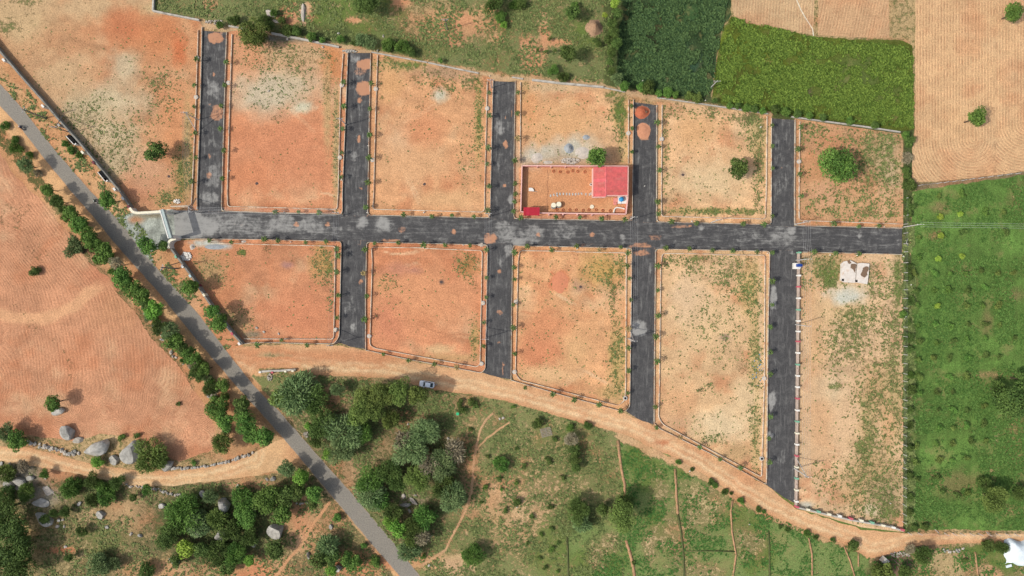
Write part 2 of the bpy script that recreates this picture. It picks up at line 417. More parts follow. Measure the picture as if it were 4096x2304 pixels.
GR = (104, 132, 68); GRD = (72, 102, 52); GRB = (94, 136, 58); GRO = (128, 134, 80)
REDS = (198, 124, 90); ORA = (214, 150, 114); PALE = (222, 184, 148); TAN = (202, 166, 130); GREYS = (198, 178, 156)

def general_variation(p, amt=1.0):
    n = fbm(p.X, p.Y, 130, 5, 31)-0.5
    n2 = fbm(p.X, p.Y, 40, 4, 37)-0.5
    p.soil *= (1+(n*0.22+n2*0.14)*amt)[:, None]
    r = np.clip((fbm(p.X, p.Y, 90, 5, 41)-0.52)*5, 0, 1)*0.5*amt; p.tone(r, REDS)
    r = np.clip((fbm(p.X, p.Y, 110, 5, 47)-0.55)*5, 0, 1)*0.5*amt; p.tone(r, PALE)

PLOUGH = [(-400, 200), (-120, 330), (0, 612), (69, 712), (154, 789), (228, 880), (286, 950), (366, 1060), (436, 1110), (461, 1165), (551, 1265), (599, 1345), (705, 1448), (765, 1545), (825, 1620), (862, 1715), (850, 1800),
          (715, 1848), (600, 1780), (500, 1740), (400, 1735), (300, 1765), (130, 1742), (0, 1722), (-400, 1700)]
HW_R = [(-1500, -1420), (-300, -20), (0, 334), (87, 430), (228, 610), (366, 768), (467, 874), (551, 980), (636, 1081), (795, 1256), (928, 1431), (1024, 1552), (1119, 1647), (1263, 1812), (1406, 1971), (1554, 2146), (1681, 2304), (1860, 2520), (3500, 4500)]
HW_L = [(-1500, -1300), (-300, 85), (0, 424), (80, 509), (170, 625), (286, 768), (370, 862), (456, 969), (541, 1065), (636, 1171), (763, 1330), (938, 1536), (1024, 1630), (1130, 1748), (1321, 1976), (1501, 2193), (1599, 2304), (1780, 2520), (3400, 4500)]
HW_MID = [((a[0]+b[0])/2, (a[1]+b[1])/2) for a, b in zip(HW_R, HW_L)]
TRK_U = [(925, 1395), (1024, 1380), (1236, 1378), (1342, 1380), (1464, 1402), (1660, 1448), (1925, 1492), (2047, 1522), (2250, 1580), (2472, 1640), (2620, 1706), (2843, 1817), (3060, 1939), (3186, 2036), (3443, 2116), (3618, 2134), (4096, 2138), (4500, 2142)]
TRK_D = [(4500, 2172), (4096, 2170), (3880, 2172), (3671, 2182), (3600, 2205), (3549, 2222), (3470, 2232), (3390, 2180), (3231, 2124), (3072, 2058), (2949, 1986), (2763, 1865), (2631, 1801), (2498, 1737), (2313, 1688), (2048, 1610), (1900, 1580), (1750, 1560), (1554, 1512), (1289, 1500), (1130, 1470), (1040, 1475), (1000, 1510), (960, 1475)]
LTRK = [(-300, 1760), (0, 1785), (122, 1790), (339, 1849), (530, 1880), (689, 1886), (848, 1865), (1000, 1818), (1090, 1770), (1136, 1752), (1228, 1864), (1190, 1850), (1120, 1880), (1024, 1902), (901, 1918), (689, 1944), (530, 1944), (318, 1896), (201, 1875), (0, 1843), (-300, 1815)]

def paint_base(X, Y):
    p = Paint(X, Y, (190, 158, 118), 0.5, GR)
    # north scrub
    p.region([(600, -400), (2460, -400), (2470, 320), (2050, 300), (1500, 205), (1000, 110), (610, 45)], (182, 156, 114), 0.78, (112, 142, 80))
    for a in [(1480, 60, 330, 90, 0.8, GRB), (1200, 20, 90, 60, .85, GRB), (1750, 80, 200, 90, .55, GRO), (1250, 130, 160, 30, .9, GRD), (1650, 200, 170, 40, .78, GR), (2200, 60, 120, 90, .7, GR), (2330, 150, 60, 60, .85, GRB), (1980, 120, 60, 160, .7, GR)]:
        p.blob(a[0], a[1], a[2], a[3], None, a[4], a[5])
    for a in [(1200, 45, 55, 35), (1160, 60, 40, 40), (1215, 60, 16, 50), (1820, 100, 130, 60), (1820, 160, 35, 25), (2180, 130, 20, 70), (2110, 200, 30, 50), (2230, 170, 60, 15), (2140, 250, 40, 60), (1990, 155, 30, 14), (840, 20, 25, 18), (1600, 10, 40, 20), (1420, 80, 30, 10), (1950, 40, 30, 12)]:
        p.blob(a[0], a[1], a[2], a[3], ORA if a[0] != 1215 else (206, 198, 180), 0.12, None, 0.9)
    # top left plot area is painted by its own sheet; verge strips beside the grey road
    p.region([(-400, -200), (0, 190), (175, 400), (520, 830), (690, 985), (970, 1380), (1500, 2304), (1860, 2700), (1500, 2700), (700, 1560), (-400, 300)], (206, 150, 110), 0.3, (100, 130, 64))
    p.line([(x-52, y+26) for x, y in HW_MID], 34, (222, 172, 128), 0.0, None, 0.95)
    p.line([(x+54, y-26) for x, y in HW_MID[:12]], 26, (216, 164, 122), 0.03, None, 0.9)
    p.line([(x+50, y-24) for x, y in HW_MID[11:]], 16, (206, 148, 110), 0.1, None, 0.9)
    p.line([(0, 290), (90, 395), (220, 520), (330, 640), (430, 760)], 26, None, 0.5, GR, 0.8, 16)
    p.line([(-100, 440), (50, 600), (180, 760), (260, 850)], 34, None, 0.72, GRD, 0.9, 16)
    p.line([(280, 950), (560, 1270), (760, 1540)], 26, (170, 130, 96), 0.6, GRD, 0.9, 12)
    p.region([(660, 1060), (740, 1100), (960, 1380), (930, 1430), (780, 1230)], (214, 150, 112), 0.12, GR, 12)
    p.blob(715, 1070, 60, 40, (216, 156, 114), 0.08, None)
    p.region([(440, 1110), (470, 1165), (390, 1190), (352, 1168)], (196, 132, 100), 0.05, None, 8)
    # south west scrub
    p.region([(-400, 1840), (0, 1845), (530, 1945), (1024, 1905), (1220, 1860), (1480, 2180), (1860, 2700), (-400, 2700)], (178, 152, 110), 0.66, (112, 124, 78))
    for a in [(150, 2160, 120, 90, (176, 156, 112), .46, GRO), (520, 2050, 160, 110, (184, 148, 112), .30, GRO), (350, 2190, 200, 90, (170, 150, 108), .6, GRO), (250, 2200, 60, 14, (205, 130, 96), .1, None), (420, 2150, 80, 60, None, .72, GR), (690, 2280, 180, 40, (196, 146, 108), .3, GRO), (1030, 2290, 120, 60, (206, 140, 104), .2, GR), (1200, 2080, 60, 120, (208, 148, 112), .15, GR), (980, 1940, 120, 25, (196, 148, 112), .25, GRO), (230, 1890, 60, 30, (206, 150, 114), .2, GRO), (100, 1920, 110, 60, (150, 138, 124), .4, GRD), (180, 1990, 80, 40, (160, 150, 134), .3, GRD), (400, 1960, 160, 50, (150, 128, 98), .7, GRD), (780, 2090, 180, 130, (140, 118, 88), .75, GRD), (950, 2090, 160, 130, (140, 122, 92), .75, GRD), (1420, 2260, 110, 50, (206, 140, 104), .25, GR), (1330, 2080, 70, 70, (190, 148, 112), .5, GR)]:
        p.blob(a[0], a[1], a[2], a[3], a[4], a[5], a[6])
    # centre scrub
    p.region([(1000, 1500), (1600, 1530), (2050, 1605), (2480, 1735), (2480, 2700), (1900, 2700), (1400, 1960)], (190, 164, 120), 0.72, (122, 150, 84))
    for a in [(1330, 1600, 60, 60, ORA, .1), (1600, 1750, 60, 40, (206, 158, 124), .2), (1440, 1870, 120, 26, (208, 144, 108), .06), (1530, 1790, 60, 30, (196, 160, 120), .3), (1400, 1900, 30, 60, (206, 140, 106), .06), (1830, 1600, 100, 30, (190, 152, 112), .55), (1640, 1680, 70, 40, (170, 128, 98), .35), (1700, 2240, 70, 30, (210, 160, 120), .1), (1820, 2260, 60, 40, (214, 172, 136), .12), (1870, 1900, 50, 200, (200, 158, 120), .46), (2080, 2100, 120, 120, (202, 162, 122), .42), (1990, 1990, 90, 70, (202, 156, 118), .36), (2160, 2000, 120, 140, (198, 162, 124), .52), (1640, 2000, 60, 30, (176, 170, 160), .2)]:
        p.blob(a[0], a[1], a[2], a[3], a[4], a[5])
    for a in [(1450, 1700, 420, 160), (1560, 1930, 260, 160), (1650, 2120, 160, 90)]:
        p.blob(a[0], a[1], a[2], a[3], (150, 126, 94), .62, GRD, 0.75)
    p.blob(2250, 1880, 200, 140, None, 0.66, GR, 0.8); p.blob(2230, 2200, 130, 120, None, .85, GRB, .8); p.blob(2330, 2080, 90, 60, None, .9, GRD)
    # bunded green fields in the south
    p.region([(2480, 1735), (2640, 1800), (2960, 1990), (3080, 2060), (3300, 2150), (3470, 2232), (3470, 2700), (2260, 2700), (2270, 2150), (2480, 2030)], (188, 168, 118), 0.86, (114, 156, 80))
    for a in [(2560, 1810, 60, 80, .92), (2600, 1900, 60, 60, .8), (2730, 1890, 30, 30, .95), (2960, 2070, 60, 50, .95), (3030, 2200, 70, 90, .85), (2640, 2100, 60, 60, .9), (2400, 2250, 110, 60, .85)]:
        p.blob(a[0], a[1], a[2], a[3], None, a[4], GRB)
    for a in [(2830, 2020, 110, 110), (2600, 2180, 30, 70), (2700, 2150, 60, 90), (2800, 2280, 90, 40), (3000, 2170, 60, 50), (2440, 2170, 40, 40), (2640, 1970, 30, 60), (2390, 2230, 30, 60)]:
        p.blob(a[0], a[1], a[2]*1.2, a[3]*1.2, (200, 172, 132), 0.58, GRO, 0.7)
    p.line([(2480, 1745), (2620, 1812), (2760, 1875), (2950, 1996), (3072, 2066), (3400, 2185)], 20, (206, 160, 122), 0.35, GR, 0.9, 14)
    # far south east
    p.region([(3470, 2232), (3560, 2225), (3671, 2182), (4500, 2172), (4500, 2700), (3470, 2700)], (190, 160, 120), 0.6, (112, 136, 72))
    for a in [(3560, 2250, 60, 35, (120, 92, 74), .2, GR), (3700, 2190, 60, 25, (120, 100, 80), .3, GRD), (3780, 2260, 110, 60, (196, 166, 124), .4, GRO), (3950, 2200, 120, 20, None, .95, GRB), (4010, 2250, 60, 40, None, .95, GRB), (3960, 2290, 40, 25, (206, 166, 130), .3, GRO), (3530, 2290, 60, 40, None, .9, GRD)]:  # the first dark blob paints the shadow area beside the ruin
        p.blob(a[0], a[1], a[2], a[3], a[4], a[5], a[6])
    # beside the second track: grass under the coloured wall, spill of sand
    p.line([(2660, 1720), (2850, 1830), (3060, 1945), (3186, 2040)], 16, (206, 158, 116), 0.55, GRB, 0.9, 12)
    p.line([(3090, 1975), (3200, 2050), (3440, 2110), (3600, 2135)], 20, None, 0.92, GRB, 1.0, 16)
    # dark margin of the crops, hedge feet
    p.region([(2420, -400), (2520, -400), (2500, 330), (2420, 330)], (130, 110, 80), 0.92, GRD)
    p.line([(2440, 330), (2600, 360), (2800, 405), (3070, 450), (3280, 480), (3600, 530)], 26, (150, 126, 90), 0.9, GRD, 1.0, 14)
    p.region([(3605, 480), (3660, 480), (3650, 760), (3640, 900), (3655, 2130), (3612, 2135), (3606, 1000)], (130, 108, 84), 0.86, GRD, 8)
    p.line([(3640, 750), (3800, 735), (4096, 692), (4500, 640)], 18, (140, 118, 92), 0.45, GRO, 1.0, 8)
    general_variation(p, 0.8)
    # north edge of the plots is rough and pale
    p.line([(800, 100), (1080, 145), (1360, 190), (1500, 214), (1950, 306), (2420, 352), (2640, 396), (3080, 458)], 15, (206, 168, 134), 0.25, GRO, 0.8, 10)
    return p

def attrs_to_mesh(me, p):
    n = len(p.X)
    for nm, arr in (('soil', p.soil), ('gcol', p.gcol)):
        a = me.color_attributes.new(nm, 'FLOAT_COLOR', 'POINT')
        buf = np.ones((n, 4), dtype=np.float32); arr = np.clip(arr, 0, 250)*(np.array([0.975, 1.0, 0.968]) if nm == 'soil' else np.array([1.04, 0.91, 1.0]))
        buf[:, :3] = linarr(arr); a.data.foreach_set('color', buf.ravel())
    for nm, arr in (('grass', np.clip(p.grass, 0, 1)), ('furrow', p.fur), ('furamp', p.fa), ('rough', p.rough)):
        a = me.attributes.new(nm, 'FLOAT', 'POINT'); a.data.foreach_set('value', arr.astype(np.float32))

# ---- ground: one grid, fine where the photograph looks, growing coarse out to the horizon
def axis(lo, hi, step, far):
    a = list(np.arange(lo, hi+1, step)); s = step; x = hi
    while x < far: s *= 1.5; x += s; a.append(x)
    s = step; x = lo
    while x > -far: s *= 1.5; x -= s; a.insert(0, x)
    return np.array(a)
ax = axis(-120, 4220, 9, 30000); ay = axis(-120, 2424, 9, 30000)
GX, GY = np.meshgrid(ax, ay); nx, ny = len(ax), len(ay)
co = np.zeros((nx*ny, 3), dtype=np.float32)
co[:, 0] = (GX.ravel()-2048)/PXM; co[:, 1] = (1152-GY.ravel())/PXM
me = bpy.data.meshes.new('ground'); me.vertices.add(nx*ny); me.vertices.foreach_set('co', co.ravel())
ii = (np.arange(ny-1)[:, None]*nx+np.arange(nx-1)[None, :]).ravel()
quads = np.stack([ii, ii+nx, ii+nx+1, ii+1], 1).astype(np.int32)
me.loops.add(quads.size); me.loops.foreach_set('vertex_index', quads.ravel())
me.polygons.add(len(quads)); me.polygons.foreach_set('loop_start', np.arange(0, quads.size, 4, dtype=np.int32)); me.polygons.foreach_set('loop_total', np.full(len(quads), 4, dtype=np.int32))
me.update(calc_edges=True); me.validate()
PB = paint_base(GX.ravel().astype(float), GY.ravel().astype(float)); attrs_to_mesh(me, PB)
me.materials.append(GROUND)
obj('ground', me, kind='structure', label='open ground of red earth, dry grass and scrub')

def jagged(poly, step, jig, seed=3):
    out = []
    n = len(poly)
    for i in range(n):
        a = np.array(poly[i], float); b = np.array(poly[(i+1) % n], float); L_ = np.hypot(*(b-a)); k = max(1, int(L_/step))
        for j in range(k):
            q = a+(b-a)*j/k
            if jig:
                ax_ = fbm(np.array([q[0]]), np.array([q[1]]), 26, 3, seed)[0]-0.5; ay_ = fbm(np.array([q[0]]), np.array([q[1]]), 26, 3, seed+5)[0]-0.5
                q = q+np.array([ax_, ay_])*jig*2
            out.append((q[0], q[1]))
    return out
def sheet_mesh(name, poly, step, jig):
    """triangulated sheet inside a pixel polygon with inner points for the paint"""
    b = jagged(poly, step, jig)
    P = np.array(b); x0, y0 = P.min(0); x1, y1 = P.max(0)
    gx, gy = np.meshgrid(np.arange(x0+step*.7, x1, step), np.arange(y0+step*.7, y1, step))
    gx = gx.ravel()+np.random.uniform(-.2, .2, gx.size)*step; gy = gy.ravel()+np.random.uniform(-.2, .2, gy.size)*step
    ok = pip(gx, gy, b)
    if ok.any():
        d = dist_line(gx[ok], gy[ok], b+[b[0]]); idx = np.where(ok)[0][d > step*.45]; gx, gy = gx[idx], gy[idx]
    else: gx = gy = np.zeros(0)
    pts = [Vector(q) for q in b]+[Vector((x, y)) for x, y in zip(gx, gy)]
    nb = len(b)
    r = geometry.delaunay_2d_cdt(pts, [(i, (i+1) % nb) for i in range(nb)], [], 1, 1e-4)
    vs = np.array([(v[0], v[1]) for v in r[0]]); fs = r[2]
    me = bpy.data.meshes.new(name)
    w3 = [((x-2048)/PXM, (1152-y)/PXM, 0.0) for x, y in vs]
    ff = []
    for f in fs:
        a, b_, c = (w3[i] for i in f[:3])
        cr = (b_[0]-a[0])*(c[1]-a[1])-(b_[1]-a[1])*(c[0]-a[0])
        ff.append(tuple(f) if cr > 0 else tuple(reversed(f)))
    me.from_pydata(w3, [], ff); me.update()
    return me, vs[:, 0], vs[:, 1]
def sheet(name, poly, z, painter, step=10, jig=3, label=None, mat=None):
    me, X, Y = sheet_mesh(name, poly, step, jig)
    painter(me, X, Y); me.materials.append(mat or GROUND)
    return obj(name, me, None, (0, 0, z), label, None, None, 'structure')

# ---- ploughed field on the left
def furrow_dirs(X, Y):
    # straight furrows beside the grey road, turning loops at the headland in the south
    u = (X*0.80-Y*0.60)/PXM*1.0
    u2 = (X*0.88-Y*0.47)/PXM
    k = np.clip((Y-1150)/500, 0, 1); u = u*(1-k)+u2*k
    kk = np.clip((Y-1480)/220, 0, 1); kk = kk*kk*(3-2*kk)
    u = u+kk*(fbm(X, Y*0.8, 150, 2, 77)-0.5)*34+np.clip((200-X)/300, 0, 1)*(fbm(X, Y, 190, 2, 78)-0.5)*16
    return u
def paint_plough(me, X, Y):
    p = Paint(X, Y, (208, 148, 116), 0.12, (124, 128, 78))
    general_variation(p, 0.9)
    p.fa[:] = 0.7; p.fur = furrow_dirs(X, Y); p.rough[:] = 0.7
    for a in [(60, 860, 70, 100, .42), (150, 1010, 60, 60, .45), (130, 960, 40, 60, .4), (260, 900, 50, 40, .25), (130, 1300, 30, 60, .4), (280, 1480, 25, 50, .4), (310, 1380, 30, 30, .3), (60, 1100, 60, 100, .28), (100, 1720, 120, 20, .35), (560, 1760, 80, 20, .3), (440, 1210, 20, 30, .25)]:
        p.blob(a[0], a[1], a[2], a[3], None, a[4])
    for q in ([(440, 1112), (360, 1170), (300, 1225), (180, 1275), (60, 1272), (-50, 1240)],):
        d = dist_line(X, Y, q)+(fbm(X, Y, 30, 3, 4)-0.5)*16; k = np.clip((30-d)/14, 0, 1); p.tone(k, (226, 168, 130)); p.fa *= (1-k*0.8); p.grass *= (1-k*.7)
    p.line([(0, 1190), (60, 1220), (160, 1310), (250, 1400), (320, 1520)], 9, None, .45, GRO, .8, 8)
    p.blob(400, 1100, 60, 40, (200, 134, 104), 0); p.blob(470, 1230, 80, 80, (204, 146, 112), .05)
    attrs_to_mesh(me, p)
sheet('ploughed_field', PLOUGH, 0.02, paint_plough, 10, 7, 'large ploughed red earth field left of the grey road')

# ---- pale ploughed fields in the north east
def paint_pale(rgb, mode):
    def f(me, X, Y):
        p = Paint(X, Y, rgb, 0.03, GRO); general_variation(p, 0.5); p.fa[:] = 0.7; p.rough[:] = 0.5
        if mode == 'v': p.fur = X/PXM*1.0+np.sin(Y/90.0)*0.5
        elif mode == 'loop':
            d1 = np.hypot(X-3890, (Y-560)*1.0); p.fur = np.where(Y < 560, np.abs(X-3890), d1)/PXM
            m = (X > 3975); p.fur = np.where(m, (np.hypot(X-4100, np.maximum(Y-500, 0)))/PXM, p.fur); p.fa[:] = 0.8
        else: p.fur = (X*0.98+Y*0.2)/PXM
        attrs_to_mesh(me, p)
    return f
sheet('ploughed_field', [(2928, -300), (2928, 30), (2934, 55), (2949, 76), (3028, 100), (3110, 112), (3247, 138), (3256, 90), (3258, -300)], 0.02, paint_pale((206, 168, 132), 'v'), 10, 3, 'pale ploughed field at the top edge beside the dark crop')
sheet('ploughed_field', [(3274, -300), (3272, 140), (3420, 150), (3556, 152), (3556, -300)], 0.02, paint_pale((208, 164, 128), 'x'), 11, 3, 'tan field strip at the top right of the bright green crop')
sheet('ploughed_field', [(3662, -300), (3660, 500), (3648, 610), (3646, 726), (3700, 728), (3814, 720), (3960, 704), (4096, 684), (4400, 640), (4400, -300)], 0.02, paint_pale((222, 176, 136), 'loop'), 10, 4, 'pale tan field with looping furrows at the right edge')
# ---- crops
def paint_crop(soil, g, gc, extra=()):
    def f(me, X, Y):
        p = Paint(X, Y, soil, g, gc); general_variation(p, 0.3); n = fbm(X, Y, 60, 5, 61); n2 = fbm(X, Y, 22, 4, 63)
        p.gcol *= (0.68+n*0.42+n2*0.28)[:, None]; p.rough[:] = 0.9
        for e in extra: p.blob(*e)
        attrs_to_mesh(me, p)
    return f
sheet('crop_field', [(2492, -300), (2494, 60), (2476, 160), (2466, 250), (2462, 330), (2520, 350), (2640, 372), (2800, 396), (2846, 398), (2850, 330), (2862, 250), (2880, 180), (2888, 110), (2922, 64), (2924, -300)], 0.03,
      paint_crop((70, 76, 50), 0.97, (58, 86, 48), [(2700, 300, 130, 110, None, 1, (58, 96, 66)), (2780, 60, 110, 50, None, 1, (68, 112, 60)), (2600, 120, 110, 90, None, 1, (54, 70, 42)), (2820, 330, 40, 60, (150, 140, 96), .7, (98, 110, 66)), (2480, 150, 26, 110, None, 1, (44, 64, 40))]), 10, 8, 'dense dark green crop field in the north')
sheet('crop_field', [(2926, 62), (2949, 82), (3072, 112), (3247, 146), (3420, 158), (3600, 162), (3652, 180), (3654, 520), (3604, 524), (3280, 476), (3078, 446), (2900, 424), (2850, 404), (2858, 300), (2868, 240), (2890, 120)], 0.035,
      paint_crop((120, 120, 60), 0.97, (88, 114, 42), [(2900, 160, 25, 40, None, 1, (112, 150, 50)), (2960, 180, 60, 40, None, 1, (108, 136, 46)), (3040, 240, 50, 60, None, 1, (112, 146, 48)), (3100, 280, 60, 50, None, 1, (108, 138, 44)), (3234, 340, 14, 80, (120, 112, 84), .5, (90, 96, 66)), (2960, 330, 120, 60, None, 1, (84, 108, 42)), (3450, 320, 160, 120, None, 1, (96, 128, 60))]), 10, 6, 'bright green crop field in the north east')
# ---- orchard ground on the right
def paint_orchard(me, X, Y):
    p = Paint(X, Y, (140, 142, 84), 0.97, (92, 142, 62)); general_variation(p, 0.4)
    n = fbm(X, Y, 120, 5, 71); n2 = fbm(X, Y, 30, 4, 72); p.gcol *= (0.60+n*.5+n2*.32)[:, None]; p.rough[:] = 0.8
    for a in [(3760, 830, 60, 30, (190, 158, 118), .5), (4070, 790, 40, 90, (190, 170, 120), .45), (3740, 940, 40, 30, (200, 150, 112), .4), (4060, 1180, 50, 40, (170, 150, 110), .55), (3950, 1290, 30, 60, (180, 160, 110), .6), (3860, 1090, 60, 40, (170, 150, 108), .55), (3950, 1500, 160, 20, (196, 160, 118), .35), (4060, 1760, 60, 200, (186, 164, 110), .4), (3985, 1740, 16, 60, (206, 176, 138), .1), (3970, 1890, 24, 60, (200, 164, 124), .3), (3720, 2090, 100, 22, (196, 152, 112), .45), (4040, 2040, 80, 30, (200, 164, 120), .4), (3730, 1900, 30, 40, (176, 156, 120), .55), (3830, 1940, 160, 70, (150, 140, 90), .7), (3690, 2020, 60, 60, None, .9), (4080, 1950, 50, 40, (170, 150, 120), .5), (3950, 2050, 80, 40, (110, 104, 70), .85)]:
        p.blob(a[0], a[1], a[2]*.8, a[3]*.8, a[4], min(.97, a[5]+.22), None if a[5] > .8 else GRO, .7)
    p.line([(3650, 1060), (3655, 1600), (3650, 2100)], 40, None, .97, (76, 116, 52), .6, 20)
    d = np.abs(np.sin(X/9.5)); p.gcol *= (0.94+0.10*d)[:, None]
    attrs_to_mesh(me, p)
sheet('orchard_ground', [(3652, 765), (3800, 742), (4096, 700), (4420, 640), (4420, 2126), (4096, 2122), (3700, 2118), (3640, 2112), (3646, 1500), (3644, 1000)], 0.02, paint_orchard, 11, 6, 'bright green orchard grass on the right')

# ---- dirt tracks and paths
def paint_track(rgb, edge):
    def f(me, X, Y):
        p = Paint(X, Y, rgb, 0.0, GR); general_variation(p, 0.55)
        j = (fbm(X, Y, 30, 4, 81)-.5)
        for off, w_, c in ((0.3, 6, (232, 194, 156)), (0.62, 6, (230, 190, 152))):
            pass
        d = dist_line(X, Y, edge); k = np.clip(1-np.abs(d+j*20-26)/9, 0, 1)*0.8; p.tone(k, (242, 208, 170))
        k = np.clip(1-np.abs(d+j*20-52)/9, 0, 1)*0.7; p.tone(k, (240, 204, 166))
        k = np.clip(1-(d+j*14)/12, 0, 1)*0.5; p.tone(k, (204, 144, 106)); p.grass += k*0.2
        p.blob(1300, 1425, 380, 26, REDS, None, None, .5); p.blob(1040, 1430, 90, 40, (206, 138, 102), None, None, .6)
        p.blob(2650, 1770, 30, 12, REDS, None, None, .8); p.blob(3700, 2155, 80, 10, (200, 150, 110), .2, GR, .6); p.blob(1090, 1420, 50, 8, (180, 156, 120), .5, GR, .9)
        attrs_to_mesh(me, p)
    return f
sheet('dirt_track', TRK_U+TRK_D, 0.028, paint_track((222, 170, 130), TRK_D), 10, 6, 'wide orange dirt track curving below the plots')
sheet('dirt_track', LTRK, 0.028, paint_track((226, 178, 136), [(-300, 1755), (0, 1785), (122, 1790), (339, 1849), (530, 1880), (689, 1886), (848, 1865), (1000, 1818)]), 10, 5, 'pale dirt track at lower left meeting the grey road')
def ribbon(name, pts, w_, z, painter, step=10, jig=2, label=None, mat=None):
    L_, R_ = [], []
    for i, (x, y) in enumerate(pts):
        a = pts[max(0, i-1)]; b = pts[min(len(pts)-1, i+1)]; dx, dy = b[0]-a[0], b[1]-a[1]; l = math.hypot(dx, dy)
        L_.append((x-dy/l*w_/2, y+dx/l*w_/2)); R_.append((x+dy/l*w_/2, y-dx/l*w_/2))
    return sheet(name, L_+R_[::-1], z, painter, step, jig, label, mat)
def paint_plain(rgb):
    def f(me, X, Y):
        p = Paint(X, Y, rgb, 0.0, GR); general_variation(p, .4); attrs_to_mesh(me, p)
    return f
ribbon('footpath', tl(1, 2, [(1790, 220), (1740, 265), (1700, 330), (1668, 440), (1650, 540), (1640, 620), (1636, 720), (1622, 830), (1580, 960), (1530, 1060), (1480, 1150), (1430, 1250), (1340, 1310), (1250, 1370)]), 8.5, 0.03, paint_plain((204, 160, 124)), 8, 2.5, 'narrow trodden footpath through the scrub right of the trees')
ribbon('footpath', tl(1, 2, [(1910, 290), (1820, 350), (1740, 410), (1690, 460), (1665, 500)]), 7, 0.026, paint_plain((206, 160, 122)), 8, 2.5, 'faint side path branching from the trodden footpath')
ribbon('footpath', tl(1, 2, [(560, 885), (500, 970), (430, 1060), (380, 1150), (330, 1230), (240, 1330), (150, 1449), (100, 1520)]), 11, 0.03, paint_plain((210, 154, 116)), 8, 3, 'red earth footpath at bottom left of the grey road')
ribbon('footpath', tl(3, 0, [(205, -20), (250, 80), (300, 165), (335, 220), (348, 300)]), 4, 0.034, paint_plain((236, 222, 204)), 8, 1, 'thin pale track line crossing the top right field')
# ------------------------------------------------------------------ roads
def ytop(x): return 850+(x-1024)*0.0245
def ybot(x): return 958+(x-1024)*0.0228
def paint_road(dusts, reds, base_d=0.1, along=0.0, edge=None):
    def f(me, X, Y):
        q = me.attributes.new('along', 'FLOAT', 'POINT'); q.data.foreach_set('value', np.full(len(X), along, dtype=np.float32))
        d = np.full(len(X), base_d); r = np.zeros(len(X))
        for a in dusts: 
            k = soft(X, Y, a[0], a[1], a[2], a[3], int(a[0]) % 40, 0.8, .5)*a[4]; d = np.maximum(d, k)
        for a in reds:
            k = soft(X, Y, a[0], a[1], a[2], a[3], int(a[1]) % 40, 0.5, .4)*a[4]; r = np.maximum(r, k)
        if edge is not None:
            de = dist_line(X, Y, edge+[edge[0]]); j = fbm(X, Y, 24, 4, 57); r = np.maximum(r, np.clip(1-de/(1+j*14), 0, 1)*.62)
        for nm, arr in (('dust', d), ('red', r)):
            q = me.attributes.new(nm, 'FLOAT', 'POINT'); q.data.foreach_set('value', arr.astype(np.float32))
    return f
hwp = HW_R+HW_L[::-1]
def paint_old(me, X, Y):
    paint_road([(570, 1010, 60, 40, .5), (700, 1120, 60, 60, .4), (1330, 1890, 12, 10, 1.2), (1290, 1850, 50, 60, .4)], [(1000, 1500, 20, 60, .3), (300, 700, 10, 80, .2)], 0.2)(me, X, Y)
    de = np.minimum(dist_line(X, Y, HW_R), dist_line(X, Y, HW_L)); dc = dist_line(X, Y, HW_MID); j = fbm(X, Y, 26, 4, 55)
    d = np.array([v.value for v in me.attributes['dust'].data]); d = np.maximum(d, np.clip(1-de/(4+j*12), 0, 1)*.9); d = np.maximum(d, np.clip(1-np.abs(dc-13)/6, 0, 1)*(.3+.3*j))
    me.attributes['dust'].data.foreach_set('value', d.astype(np.float32))
    r = np.array([v.value for v in me.attributes['red'].data]); r = np.maximum(r, np.clip(1-de/(2+j*9), 0, 1)*.8); me.attributes['red'].data.foreach_set('value', r.astype(np.float32))
sheet('grey_road', hwp, 0.045, paint_old, 7, 1.8, 'old grey tarmac public road running diagonally', ASPH_OLD)
# approach of broken gravel in front of the gate
def paint_apron(me, X, Y):
    p = Paint(X, Y, (168, 168, 162), 0.0, GR); n = fbm(X, Y, 16, 5, 91); p.soil *= (0.66+n*0.68)[:, None]; p.rough[:] = 1.0
    p.blob(505, 870, 30, 18, (190, 194, 190)); p.blob(545, 878, 26, 14, (190, 140, 110), .1, GRO); p.blob(560, 1000, 60, 20, (190, 190, 184)); p.blob(600, 860, 60, 12, (150, 138, 120), .2, GRO)
    attrs_to_mesh(me, p)
sheet('gravel_apron', [(466, 870), (520, 850), (560, 856), (672, 850), (700, 848), (705, 953), (680, 965), (660, 985), (600, 1012), (618, 1050), (604, 1046), (551, 982)], 0.05, paint_apron, 8, 3, 'grey gravel apron between the gate and the public road')
main = [(695, 842), (793, 842), (1024, 850), (1371, 858), (1485, 861), (1949, 872), (2055, 875), (2529, 883), (2625, 888), (3082, 899), (3178, 903), (3608, 914),
        (3606, 1017), (3190, 1008), (3078, 1006), (2621, 996), (2527, 993), (2051, 982), (1950, 980), (1468, 969), (1368, 966), (1024, 958), (702, 952)]
